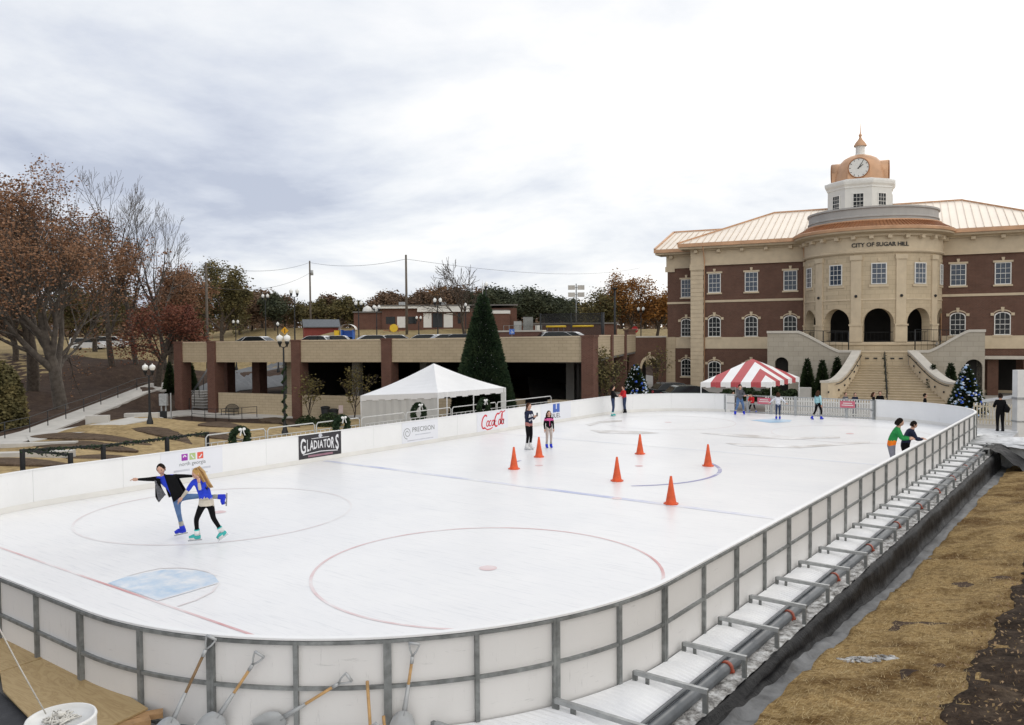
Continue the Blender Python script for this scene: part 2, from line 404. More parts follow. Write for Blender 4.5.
# straw close to the camera: stretched fibres
mt, nt, b = new_mat("straw"); b.inputs["Roughness"].default_value = .95; b.inputs["Specular IOR Level"].default_value = .1
tcs = node(nt, "ShaderNodeTexCoord"); fib = []
for rot, s in ((.5, (9, 70, 9)), (-.6, (60, 10, 9)), (1.2, (14, 90, 9))):
    mp = node(nt, "ShaderNodeMapping"); mp.inputs["Rotation"].default_value = (0, 0, rot); mp.inputs["Scale"].default_value = s
    nt.links.new(tcs.outputs["Object"], mp.inputs[0]); fib.append(noise(nt, 1., 3, .6, mp.outputs[0]).outputs[0])
mx1 = mixc(nt, .5, fib[0], fib[1]); mx2 = mixc(nt, .4, mx1, fib[2])
rf = ramp(nt, mx2, [(.36, (.11, .068, .027)), (.46, (.255, .168, .07)), (.54, (.38, .268, .12)), (.64, (.56, .44, .25))])
nb = noise(nt, 1.1, 6, .62); rb = ramp(nt, nb.outputs[0], [(.38, (.42, .35, .28)), (.54, (.97,) * 3), (.7, (1.08, 1.04, 1.))])
nc_ = noise(nt, 9., 4, .7); rc_ = ramp(nt, nc_.outputs[0], [(.32, (.55, .5, .45)), (.5, (1.,) * 3)])
nt.links.new(mixc(nt, 1., mixc(nt, 1., rf.outputs[0], rb.outputs[0], "MULTIPLY"), rc_.outputs[0], "MULTIPLY"), b.inputs["Base Color"])
bump(nt, b, mx2, .9, .04)
# ground sheet
ys = list(np.arange(-40, 20, 2.5)) + list(np.arange(20, 100, 1.)) + list(np.arange(100, 220, 3.)) + [230, 260, 300, 400, 600, 1000, 1800]
xs_ = [-1800, -900, -500, -300, -220] + list(np.arange(-160, -70, 4)) + list(np.arange(-70, 70, 1.1)) + list(np.arange(70, 160, 5)) + [220, 300, 500, 900, 1800]
pts = np.array([[ER.x * x + EF.x * y, ER.y * x + EF.y * y] for y in ys for x in xs_])
hz = hgt(pts); rng = np.random.default_rng(3)
hz[(np.abs(pts).max(1) < 120)] += rng.uniform(-.02, .02, (np.abs(pts).max(1) < 120).sum())
gm = MB(); gm.v = [(a, b_, c) for (a, b_), c in zip(pts, hz)]
nx = len(xs_)
for j in range(len(ys) - 1):
    for i in range(nx - 1):
        gm.f.append((j * nx + i, j * nx + i + 1, (j + 1) * nx + i + 1, (j + 1) * nx + i)); gm.sm.append(True)
        x, y = xs_[i], ys[j]; px = 512 + 823 * x / max(y, 5); u = ER.x * x + EF.x * y; vv = ER.y * x + EF.y * y
        k = 0
        if px > 520 and 30 < y < 95 and u < -3: k = 2
        elif y > 98 and px > -200: k = 1
        elif px < 40 and y > 80: k = 1 if (i * 7 + j * 3) % 5 < 2 else 0
        elif u > -2 and vv < 40: k = 0
        gm.m.append(k)
ground = gm.build("ground", ["mulch", "dry_grass", "concrete"]); tag(ground, "brown mulch and tan winter grass ground", "ground", kind="structure")
def strip(name, e1, e2, mat, lift, label, cat, n=24, kind="structure", edge=.12):
    """paved sheet between two pixel polylines that follows the ground"""
    def samp(e, t):
        t *= len(e) - 1; k = min(int(t), len(e) - 2); t -= k
        return e[k][0] + (e[k + 1][0] - e[k][0]) * t, e[k][1] + (e[k + 1][1] - e[k][1]) * t
    mb = MB(); A = [gp(*samp(e1, i / n)) for i in range(n + 1)]; B = [gp(*samp(e2, i / n)) for i in range(n + 1)]
    def pt(i, j):
        p = A[i].lerp(B[i], j / 4); return Vector((p.x, p.y, h1(p) + lift))
    for i in range(n):
        for j in range(4): mb.poly([pt(i, j), pt(i, j + 1), pt(i + 1, j + 1), pt(i + 1, j)])
        for j in (0, 4):
            a, c = pt(i, j), pt(i + 1, j); mb.poly([a, c, c - Vector((0, 0, lift + edge)), a - Vector((0, 0, lift + edge))])
    o = mb.build(name, mat); return tag(o, label, cat, kind=kind)
# terraced lawn with crescent mulch beds
def terr(px):
    return np.interp(px, [-60, 0, 60, 130, 200, 330, 420], [42, 43, 50, 56, 60, 60, 57])
lm = MB()
def lawn_pt(a, c):
    px = -80 + a * 500; d = 25 + (terr(px) - 25) * c; p = gd(px, d); p.z += .10 + .05 * math.sin(d * .9); return p
lm.smooth = True; lm.grid(lawn_pt, 70, 50)
lawn = lm.build("terraced_lawn", "straw_lawn"); tag(lawn, "tan straw covered terraced lawn left of the rink", "lawn", kind="structure")
def blob_sheet(name, poly, mat, lift, parent=None, jit=.0, seed=1):
    rr = random.Random(seed); mb = MB(); P = []
    n = len(poly)
    for k in range(n):
        for t in range(6):
            f = t / 6; q0, a, b_, q3 = poly[k - 1], poly[k], poly[(k + 1) % n], poly[(k + 2) % n]
            cr = lambda i: .5 * (2 * a[i] + (b_[i] - q0[i]) * f + (2 * q0[i] - 5 * a[i] + 4 * b_[i] - q3[i]) * f * f + (3 * a[i] - q0[i] - 3 * b_[i] + q3[i]) * f ** 3)
            p = gp(cr(0), cr(1))
            p.x += rr.uniform(-jit, jit); p.y += rr.uniform(-jit, jit); P.append(p)
    c = sum(P, Vector()) / len(P)
    ring2 = [c + (p - c) * .55 for p in P]
    I0 = [mb.V((p.x, p.y, h1(p) + lift)) for p in P]; I1 = [mb.V((p.x, p.y, h1(p) + lift + .05)) for p in ring2]; ic = mb.V((c.x, c.y, h1(c) + lift + .05))
    Ib = [mb.V((p.x, p.y, h1(p) - .1)) for p in P]
    N = len(P)
    for k in range(N):
        q = (k + 1) % N; mb.Fc([I0[k], I0[q], I1[q], I1[k]]); mb.Fc([I1[k], I1[q], ic]); mb.Fc([Ib[k], Ib[q], I0[q], I0[k]])
    return mb.build(name, mat, parent)
beds = [[(22, 447), (50, 443.5), (80, 443), (110, 446), (138, 453.5), (112, 453), (80, 450.5), (45, 450)], [(30, 439), (60, 435), (95, 436), (125, 440), (152, 447.5), (125, 446), (95, 442), (60, 441)],
        [(132, 431.5), (150, 429), (168, 431), (182, 437), (192, 447), (175, 442.5), (158, 437.5)], [(198, 426.5), (215, 423.5), (232, 425), (250, 432), (232, 430), (214, 428.5)], [(-40, 465), (0, 461), (40, 462.5), (72, 468), (40, 468.5), (0, 468), (-35, 472)],
        [(258, 421.5), (274, 419), (288, 422), (300, 429), (284, 426), (270, 424)], [(60, 461), (95, 457.5), (120, 458.5), (150, 463), (120, 462.5), (90, 462)], [(196, 437), (214, 434.5), (232, 438), (245, 444), (228, 442), (212, 440)]]
for i, pl in enumerate(beds): blob_sheet("mulch_bed", pl, "bed_mulch", .15, lawn, .05, i)
strip("walkway", [(-30, 448), (0, 438), (20, 433), (60, 418), (105, 401), (150, 384), (185, 382.5)], [(-30, 461), (0, 450), (28, 442), (66, 427), (112, 409), (152, 391.5), (185, 389)], "concrete_light", .10, "pale concrete walkway climbing the mulch slope", "walkway")
strip("path", [(26, 437), (60, 431), (100, 425), (150, 415), (185, 411), (235, 413), (300, 414), (362, 415)], [(30, 444), (64, 437), (104, 431), (152, 421), (185, 416), (235, 419), (300, 418), (362, 419)], "concrete_light", .12, "pale concrete path along the top of the lawn", "path")
strip("road", [(186, 394), (225, 374), (250, 367), (300, 358)], [(186, 412), (240, 391), (270, 388), (330, 380)], "asphalt", .06, "grey asphalt drive seen under the parking deck", "road")
# ------------------------------------------------------------------ ice
UL, UR, V0, V1, RC = -22.55, -5.0, 4.93, 43.6, 5.3
GAP0, GAP1 = -17.9, -10.05
def seg_path():
    S = []                                            # list of (kind, length, function t->point)
    def line(a, b_): a, b_ = Vector(a), Vector(b_); S.append(("line", (b_ - a).length, lambda t: a.lerp(b_, t)))
    def arc(c, a0, a1): S.append(("arc", RC * abs(a1 - a0), lambda t: Vector((c[0] + RC * math.cos(a0 + (a1 - a0) * t), c[1] + RC * math.sin(a0 + (a1 - a0) * t)))))
    line((GAP1, V1), (UR - RC, V1)); arc((UR - RC, V1 - RC), PI / 2, 0); line((UR, V1 - RC), (UR, V0 + RC)); arc((UR - RC, V0 + RC), 0, -PI / 2)
    line((UR - RC, V0), (UL + RC, V0)); arc((UL + RC, V0 + RC), -PI / 2, -PI); line((UL, V0 + RC), (UL, V1 - RC)); arc((UL + RC, V1 - RC), PI, PI / 2); line((UL + RC, V1), (GAP0, V1))
    return S
SEG = seg_path(); TOT = sum(s[1] for s in SEG)
def pp(s):
    for k, L, fn in SEG:
        if s <= L + 1e-9: return fn(min(max(s / L, 0), 1))
        s -= L
    return SEG[-1][2](1)
def pnorm(s):                                         # outward normal
    d = pp(min(s + .02, TOT)) - pp(max(s - .02, 0)); d.normalize(); return Vector((-d.y, d.x, 0))
loop = [pp(TOT * i / 400) for i in range(401)]
mt, nt, b = new_mat("ice"); b.inputs["Roughness"].default_value = .33; b.inputs["Specular IOR Level"].default_value = .4
tcs = node(nt, "ShaderNodeTexCoord")
n1 = noise(nt, .35, 6, .6); r1 = ramp(nt, n1.outputs[0], [(.32, (.765, .765, .77)), (.55, (.81, .805, .80)), (.75, (.84, .835, .825))])
sc_ = []
for rot, s in ((.3, (.5, 9, 1)), (-.5, (.6, 12, 1)), (1.4, (.4, 10, 1)), (2.2, (.7, 14, 1))):
    mp = node(nt, "ShaderNodeMapping"); mp.inputs["Rotation"].default_value = (0, 0, rot); mp.inputs["Scale"].default_value = s; nt.links.new(tcs.outputs["Object"], mp.inputs[0])
    nn = noise(nt, 1.6, 4, .7, mp.outputs[0]); nn.inputs["Distortion"].default_value = .6
    sc_.append(ramp(nt, nn.outputs[0], [(.30, (.86, .868, .88)), (.42, (1, 1, 1))]).outputs[0])
c = r1.outputs[0]
for x in sc_: c = mixc(nt, .8, c, x, "MULTIPLY")
nt.links.new(c, b.inputs["Base Color"]); n5 = noise(nt, 14., 5, .7); bump(nt, b, n5.outputs[0], .12, .01)
im = MB(); im.mi = 0
I = [im.V((p.x, p.y, 0)) for p in loop]; im.Fc(I[::-1]); J = [im.V((p.x, p.y, -.11)) for p in loop]
for k in range(len(I)): im.Fc([I[k], I[(k + 1) % len(I)], J[(k + 1) % len(I)], J[k]])
ice = im.build("ice", "ice"); tag(ice, "white scratched ice surface of the outdoor rink", "ice", kind="structure")
def icepaint(name, col, lo, hi, scale=.6):            # paint under worn ice: fades in patches to the ice colour
    mt, nt, b = new_mat(name); b.inputs["Roughness"].default_value = .42
    n = noise(nt, scale, 5, .65); r = ramp(nt, n.outputs[0], [(lo, (.80, .795, .79)), (hi, col)])
    nt.links.new(r.outputs[0], b.inputs["Base Color"]); return mt
icepaint("line_red", (.60, .29, .29), .30, .66); icepaint("line_faint", (.66, .56, .56), .36, .66, .4); icepaint("line_blue", (.42, .46, .66), .35, .62, .5); icepaint("line_blue_faint", (.66, .68, .75), .36, .7, .4); icepaint("line_navy", (.22, .22, .42), .30, .5, .8)
icepaint("crease_blue", (.36, .52, .69), .30, .70, 1.9); icepaint("crease_blue_far", (.30, .50, .68), .25, .5, .5); icepaint("slush", (.47, .44, .41), .36, .58, .6)
def ring(mb, c, r, w, a0=0, a1=2 * PI, n=72):
    for k in range(n):
        a, b_ = a0 + (a1 - a0) * k / n, a0 + (a1 - a0) * (k + 1) / n
        mb.poly([(c[0] + q * math.cos(t), c[1] + q * math.sin(t), .004) for q, t in ((r - w / 2, a), (r + w / 2, a), (r + w / 2, b_), (r - w / 2, b_))])
def rect(mb, x0, y0, x1, y1, z=.004, n=12):
    for k in range(n): mb.poly([(x0 + (x1 - x0) * k / n, y0, z), (x0 + (x1 - x0) * (k + 1) / n, y0, z), (x0 + (x1 - x0) * (k + 1) / n, y1, z), (x0 + (x1 - x0) * k / n, y1, z)])
UM = (UL + UR) / 2; VF = 36.9
for (cx_, cy_, mt_) in ((UM + 4.27, 11.91, "line_red"), (UM - 4.27, 11.91, "line_faint"), (UM + 4.27, VF, "line_faint"), (UM - 4.27, VF, "line_faint")):
    mb = MB(); ring(mb, (cx_, cy_), 3.22, .06); mb.build("face_off_circle", mt_, ice)
    mb = MB(); mb.lathe([(0, .005), (.17, .005)], (cx_, cy_, 0), 16); mb.build("face_off_spot", "line_red", ice)
mb = MB(); rect(mb, UL + 1.2, 7.22 - .028, UR - .9, 7.22 + .028); mb.build("goal_line", "line_red", ice)
mb = MB(); rect(mb, UL + .1, 19.03 - .12, UR - .1, 19.03 + .12); mb.build("blue_line", "line_blue", ice); mb = MB(); rect(mb, UL + .1, 28.68 - .1, UR - .1, 28.68 + .1); mb.build("blue_line", "line_blue_faint", ice)
cc = at(613, 467); mb = MB(); ring(mb, cc, 3.4, .12, -.9, .9, 30); ring(mb, cc, 3.4, .12, 3.3, 3.5, 6); mb.build("center_circle", "line_navy", ice)
mb = MB()
for px, py in ((639, 466), (617, 498.5), (539, 465.5)): p = at(px, py); mb.lathe([(0, .005), (.14, .005)], (p.x, p.y, 0), 14)
mb.build("face_off_spot", "line_red", ice)
mb = MB(); mb.poly([at(x, y, .006) for x, y in ((108, 583), (128, 576), (165, 569.5), (196, 570), (213, 574), (219, 582), (190, 592), (158, 601), (140, 594))]); mb.build("goal_crease", "crease_blue", ice)
mb = MB(); a0 = [at(x, y, .008) for x, y in ((219, 583), (212, 592), (196, 600), (178, 606))]
F3 = lambda x, y, z: (x, y, .008)
for L3 in (a0, [at(158, 601), at(219, 583)], [at(x, y) for x, y in ((128, 576), (145, 571.5), (160, 568.5), (180, 568), (196, 569.5), (208, 572), (216, 576))]): ribbon(mb, [(p.x, p.y) for p in L3], .04, F3)
mb.build("crease_outline", "line_faint", ice)
mb = MB(); mb.poly([at(x, y, .006) for x, y in ((750, 420), (775, 418.6), (792, 420), (790, 422), (770, 422.8))]); mb.build("goal_crease", "crease_blue_far", ice)
mb = MB()
for pl in (((700, 433), (745, 434.5), (800, 437), (840, 436.5), (840, 438), (790, 439.5), (740, 437)), ((590, 430), (640, 431), (660, 433), (640, 434), (600, 433)), ((725, 443), (800, 446), (870, 441), (870, 443), (800, 448), (740, 446)), ((585, 424), (600, 421), (622, 420), (622, 421.5), (600, 423), (590, 426))):
    mb.poly([at(x, y, .007) for x, y in pl])
mb.build("slush_patch", "slush", ice)
# ------------------------------------------------------------------ boards round the rink
def scuff(name, col, lo, amt):
    mt, nt, b = new_mat(name); b.inputs["Roughness"].default_value = .42; b.inputs["Specular IOR Level"].default_value = .4
    n = noise(nt, .7, 6, .6); r_ = ramp(nt, n.outputs[0], [(.3, mul(col, .94)), (.65, col)]); c = r_.outputs[0]; tc = node(nt, "ShaderNodeTexCoord")
    for s in ((3, 3, 26), (22, 22, 3)):
        mp = node(nt, "ShaderNodeMapping"); mp.inputs["Scale"].default_value = s; nt.links.new(tc.outputs["Object"], mp.inputs[0]); q = noise(nt, .8, 5, .75, mp.outputs[0])
        c = mixc(nt, 1., c, ramp(nt, q.outputs[0], [(lo - .06, (1 - amt,) * 3), (lo + .03, (1.,) * 3)]).outputs[0], "MULTIPLY")
    nt.links.new(c, b.inputs["Base Color"])
scuff("board_white", (.82, .82, .815), .33, .16); scuff("board_back", (.70, .685, .665), .35, .2)
M("board_back", (.68, .655, .62), .55, .04, 1., big=.06)
M("kick_cream", (.77, .755, .715), .5, .05, 1.2, big=.1)
barrier = empty("rink_boards", (0, 0, 0), 0, "white dasher boards with grey steel frame enclosing the ice rink", "rink boards")
A0 = sum(x[1] for x in SEG[:3]); lim = sum(x[1] for x in SEG[:6])
fw = [A0 + .2 + 1.005 * j for j in range(8)]; fw += [fw[-1] + 1.2 * (j + 1) for j in range(int((TOT - fw[-1]) / 1.2))]
bw = [A0 + .2 - 1.27 * (j + 1) for j in range(int((A0 + .2) / 1.27))][::-1]
if len(bw) % 2: bw = bw[1:]
posts = bw + fw
if TOT - posts[-1] > .02: posts.append(TOT)
posts[0] = 0
def path3(s0, s1, off=0, z=0):
    n = max(2, int((s1 - s0) / .18)); out = []
    for k in range(n + 1):
        s = s0 + (s1 - s0) * k / n; p = pp(s); q = pnorm(s) * off; out.append(Vector((p.x + q.x, p.y + q.y, z)))
    return out
for k in range(0, len(posts) - 1, 2):
    s0, s1 = posts[k] + .003, posts[min(k + 2, len(posts) - 1)] - .003
    mb = MB(); mb.sweep(path3(s0, s1), [(0, -.18), (0, .985), (-.018, .985), (-.018, -.18)])
    mb.mi = 1; mb.sweep(path3(s0, s1, .0185), [(0, -.18), (0, .985), (-.004, .985), (-.004, -.18)])
    o = mb.build("panel", ["board_white", "board_back"], barrier)
mb = MB(); mb.sweep(path3(0, TOT), [(.035, .975), (.035, 1.0), (-.05, 1.0), (-.05, .975)]); mb.build("cap_rail", "board_white", barrier)
mb = MB(); mb.sweep(path3(0, TOT), [(.016, 0.002), (.012, .15), (.001, .15), (.001, 0.002)]); mb.build("kick_plate", "kick_cream", barrier)
for z, nm in ((.93, "top_rail"), (.42, "middle_rail"), (-.13, "bottom_rail")):
    mb = MB(); mb.sweep(path3(0, lim, .024), [(0, z), (0, z + .038), (-.045, z + .038), (-.045, z)]); mb.build(nm, "galv", barrier)
for k, s in enumerate(posts):
    if s > lim: break
    p = pp(s); nrm = pnorm(s); tg = Vector((nrm.y, -nrm.x, 0)); w = .088 if k % 2 == 0 else .05
    mb = MB()
    a = Vector((p.x, p.y, -.25)) + nrm * .0475; mb.bar(a, a + Vector((0, 0, 1.215)), w, .055, nrm)
    if k % 2 == 0: mb.bar(a + nrm * .029, a + nrm * .029 + Vector((0, 0, 1.215)), .012, .008, nrm)
    mb.bar(a + Vector((0, 0, .0)), a + Vector((0, 0, .02)), w * 1.5, .1, nrm)
    mb.build("post", "galv", barrier)
# skirt and platform
plat = MB(); plat.box((UL - .6, 4.0, -1.3), (-3.96, V1 + 1.2, -.27))
M("platform_frost", (.60, .61, .62), .7, .25, 5, .5, big=.2)
tag(plat.build("rink_platform", "platform_frost"), "low frosted base under the rink", "platform", kind="structure")
# steel outriggers
def seg_near(v):                                       # path length on the right side or near corner for a given step
    return v
S_R0 = SEG[0][1] + SEG[1][1]
grp = "steel outrigger brackets along the near side of the rink"
br = None; NB = 27
for k in range(NB):
    v = 38.4 - k * 1.268; ub = UR if v > V0 + RC else UR - RC + math.sqrt(max(0, RC ** 2 - (V0 + RC - v) ** 2))
    p = Vector((ub, v))
    if br is None:
        br = empty("support_bracket", (0, 0, 0), 0, "galvanised steel outrigger bracket crossing the frosted hoses beside the boards", "bracket", grp)
        mb = MB(); mb.bar((0, .10, .02), (0, 1.0, .02), .055, .012); mb.bar((.024, .10, -.005), (.024, 1.0, -.005), .008, .05); mb.build("beam", "galv_light", br)
        mb = MB(); mb.bar((0, .10, -.2), (0, .10, .014), .05, .05); mb.build("leg", "galv", br)
        mb = MB(); mb.bar((0, .26, -.2), (0, .26, .014), .04, .03); mb.build("leg", "galv", br)
        mb = MB(); mb.bar((0, .97, -.36), (0, .97, .014), .055, .05); mb.box((-.06, .92, -.37), (.06, 1.03, -.355)); mb.build("leg", "galv", br)
        o = br
    else: o = copy_tree(br)
    o.location = (p.x, p.y, .03); o.rotation_euler = (0, 0, -PI / 2); o.scale = (1, (-4.03 - ub) / .97, 1)
# frosted hose mats
mt, nt, b = new_mat("hose_frost"); b.inputs["Roughness"].default_value = .55
n = noise(nt, 2.2, 5, .6); r = ramp(nt, n.outputs[0], [(.3, (.78, .785, .80)), (.6, (.88, .88, .88))]); nt.links.new(r.outputs[0], b.inputs["Base Color"])
hm = MB(); hm.smooth = True
VA, VB = 3.9, 40.2
rr = np.random.default_rng(5); fz = rr.uniform(0, 1, 200)
def edge_u(v): return UR if v > V0 + RC and v < V1 - RC else UR - RC + math.sqrt(max(0, RC ** 2 - ((V0 + RC - v) if v < 20 else (v - V1 + RC)) ** 2))
def hose(a, c):
    v = VA + (VB - VA) * a; u0 = edge_u(max(v, V0 + .3)) + .06; u = u0 + (-4.37 - u0) * c
    amp = .024 * (.4 + .6 * fz[int(v * 1.3) % 200]) * min(1, c * 3)
    z = -.075 - .085 * c ** 2.6 + .035 * math.sin(v * 1.7) * c * (1 - c) + amp * math.sin(v * 2 * PI / .09 + 1.6 * c + .5 * math.sin(v * .9))
    return (u, v, z)
hm.grid(hose, int((VB - VA) / .0125), 10)
tag(hm.build("coolant_hoses", "hose_frost"), "ribbed mat of frosted white coolant hoses beside the boards", "hoses", kind="thing")
def offp(s, L, z): p = pp(s); n = pnorm(s); return Vector((p.x + n.x * L, p.y + n.y * L, z))
hp = empty("header_pipe", (0, 0, 0), 0, "dark grey header pipe with rust red clamps beside the rink", "pipe")
N = 120
mb = MB(); mb.tube([(-4.30, VA + (VB - VA) * i / N, -.19) for i in range(N + 1)], .084, 12); mb.build("pipe", "pipe_grey", hp)
mb = MB(); mb.tube([(-4.37, VA + (VB - VA) * i / N, -.10) for i in range(N + 1)], .028, 8); mb.build("thin_pipe", "pipe_grey", hp)
s = 5.4
while s < VB:
    mb = MB(); a = (-4.30, s, -.19); c = (-4.30, s + .07, -.19); mb.cyl(a, c, .098, n=14); mb.sphere((-4.2, s + .035, -.21), .03, 6, 4); mb.build("clamp", "rust_red", hp); s += 2.55
# crushed ice strip
mt, nt, b = new_mat("crushed_ice"); b.inputs["Roughness"].default_value = .8
n = noise(nt, 7, 7, .7); r = ramp(nt, n.outputs[0], [(.38, (.10, .095, .09)), (.48, (.30, .29, .275)), (.62, (.60, .60, .59))]); nt.links.new(r.outputs[0], b.inputs["Base Color"]); bump(nt, b, n.outputs[0], .7, .05)
cm = MB(); rr = np.random.default_rng(8)
cm.grid(lambda a, c: (-4.36 + .36 * c, VA + (VB - VA) * a, -.262 + rr.uniform(0, .04)), 300, 6)
tag(cm.build("crushed_ice", "crushed_ice"), "grey white crushed ice and grit along the pipe", "crushed ice", kind="stuff")
# black liner sheet: top lip, drop, wrinkled floor
mt, nt, b = new_mat("liner"); b.inputs["Roughness"].default_value = .45; b.inputs["Specular IOR Level"].default_value = .09
n = noise(nt, 3, 6, .65); r = ramp(nt, n.outputs[0], [(.35, (.006, .006, .007)), (.6, (.010, .010, .011)), (.8, (.03, .031, .033))]); nt.links.new(r.outputs[0], b.inputs["Base Color"]); bump(nt, b, n.outputs[0], .6, .08)
mt, nt, b = new_mat("liner_floor"); b.inputs["Roughness"].default_value = .5; b.inputs["Specular IOR Level"].default_value = .3
n = noise(nt, 1.1, 7, .7); r = ramp(nt, n.outputs[0], [(.38, (.012, .012, .013)), (.50, (.075, .078, .082)), (.72, (.17, .175, .18))]); nt.links.new(r.outputs[0], b.inputs["Base Color"]); bump(nt, b, n.outputs[0], .25, .04)
def wob(v, k): return math.sin(v * 1.1 + k) * .5 + math.sin(v * 2.7 + k * 2.3) * .3 + math.sin(v * 6.1 + k * 5) * .2
def liner_pt(a, c):
    v = 6.6 + 32.6 * a; zt = -.255 + .012 * wob(v * 2, 1)
    ze = float(np.interp(v, [6.6, 10, 18, 40], [-.3, -.37, -.83, -.93])); ue = -3.56 + .07 * wob(v, 4) + float(np.interp(v, [6, 14, 18, 26, 36], [.28, .05, .0, .14, .2]))
    prof = [(-4.02, zt), (-3.93 + .02 * wob(v * 2, 3), zt + .004), (-3.885 + .03 * wob(v * 1.7, 0), zt - .05), (-3.87 + .03 * wob(v * 2.2, 2), (zt + ze) / 2 + .02 * wob(v, 9)), (-3.86 + .05 * wob(v * 1.5, 5), ze + .05),
            (-3.80, ze + .045 + (.03 + .05 * max(0, min(1, (16 - v) / 4))) * wob(v * 1.9, 7)), (-3.70, ze + .04 + (.035 + .05 * max(0, min(1, (16 - v) / 4))) * wob(v * 2.6, 8)), (ue - .07, ze + .035 + .02 * wob(v * 2, 6)), (ue, ze - .02)]
    i = min(int(c * 8 + 1e-6), 8); q = prof[i]
    return (q[0], v, q[1])
lm = MB(); lm.smooth = True; lm.grid(liner_pt, 420, 8)
for k in range(len(lm.f)): lm.m[k] = 1 if k % 8 >= 5 else 0
tag(lm.build("ground_liner", ["liner", "liner_floor"]), "wrinkled black plastic liner dropping from the rink edge to the straw", "liner")
# straw bank and dark soil at the right
NZ = np.random.default_rng(11).uniform(-1, 1, (64, 64))
def vn(x, y):
    i, j = int(math.floor(x)), int(math.floor(y)); fx, fy = x - i, y - j; fx *= fx * (3 - 2 * fx); fy *= fy * (3 - 2 * fy)
    g = lambda a, c: NZ[a % 64, c % 64]
    return (g(i, j) * (1 - fx) + g(i + 1, j) * fx) * (1 - fy) + (g(i, j + 1) * (1 - fx) + g(i + 1, j + 1) * fx) * fy
def bankz(u, v): return h1((u, v)) + .045 + .05 * vn(u * 1.6, v * 1.6) + .025 * vn(u * 6, v * 6)
sm = MB(); sm.smooth = True
def straw_pt(a, c):
    v = 3 + 45 * a ** 1.5; ue = -3.60 + .07 * wob(v, 4) + float(np.interp(v, [6, 14, 18, 26, 36], [.28, .05, .0, .14, .2])); u = ue - .10 + (2.3 + .9 * max(0, (v - 24) / 12)) * c; return (u, v, bankz(u, v))
sm.grid(straw_pt, 300, 34)
tag(sm.build("straw_bank", "straw"), "golden straw mulch bank beside the black liner", "straw", kind="stuff")
dm = MB(); dm.smooth = True
def soil_pt(a, c):
    v = 3 + 40 * a ** 1.4; u0 = -1.60 + .14 * vn(v * 1.3, 7.3) + .09 * vn(v * 5, 2.2) + max(0, (v - 23)) * .09; u = u0 + 4.2 * c ** 1.3
    return (u, v, bankz(u, v) + (.03 + .05 * vn(u * 4 + 9, v * 4)) * min(1, c * 12) + (-.08 if c == 0 else 0.01))
dm.grid(soil_pt, 260, 40)
tag(dm.build("soil_bank", "soil"), "dark brown mulch and leaf litter right of the straw", "soil", kind="stuff")
# loose straws and leaves
lt = MB(); rr = random.Random(4)
for i in range(6500):
    v = 7 + 22 * rr.random() ** 1.8; u = -3.45 + 1.9 * rr.random(); z = bankz(u, v) + .012; a = rr.uniform(0, PI); l = rr.uniform(.02, .06); w = .0035
    dx, dy = math.cos(a) * l, math.sin(a) * l; lt.mi = 0 if rr.random() < .5 else 1
    lt.poly([(u - dx - dy * w / l, v - dy + dx * w / l, z), (u - dx + dy * w / l, v - dy - dx * w / l, z), (u + dx, v + dy, z + rr.uniform(0, .04)), ])
for i in range(2600):
    v = 7 + 16 * rr.random() ** 1.5; u = -1.8 + 2.6 * rr.random(); z = bankz(u, v) + .09; a = rr.uniform(0, 2 * PI); l = rr.uniform(.010, .034); lt.mi = 2 if rr.random() < .6 else 1
    q = [(math.cos(a + k) * l * s_, math.sin(a + k) * l * s_) for k, s_ in ((0, 1), (1.5, .5), (3.1, 1), (4.6, .5))]
    lt.poly([(u + x, v + y, z + rr.uniform(-.02, .03)) for x, y in q])
M("straw_light", (.46, .35, .18), .9); M("straw_dark", (.22, .15, .07), .9); M("leaf_litter", (.30, .2, .11), .9)
tag(lt.build("straw_litter", ["straw_light", "straw_dark", "leaf_litter"]), "loose straws and dead leaves scattered over the bank", "litter", kind="stuff")
# icy puddle
pm = MB(); c = at(868, 667, -.5); c.z = bankz(c.x, c.y); rr = random.Random(2)
for i in range(170):
    a = rr.uniform(0, 2 * PI); q = math.sqrt(rr.random()); x, y = c.x + .36 * q * math.cos(a), c.y + .16 * q * math.sin(a) + .12 * q * math.cos(a); r_ = rr.uniform(.012, .05)
    z = bankz(x, y); pm.sphere((x, y, z), r_, 6, 4, (1.3, 1., .16))
tag(pm.build("ice_lump", "crushed_ice"), "melting patch of dirty ice lying on the straw", "ice patch")
# ------------------------------------------------------------------ city hall
BANG = YAW - math.radians(25.5)
B0 = ray(750, 300) * 80.4; B0.z = 0
hall = empty("city_hall", B0, BANG, "three storey red brick city hall with domed clock tower and round stone entrance", "city hall")
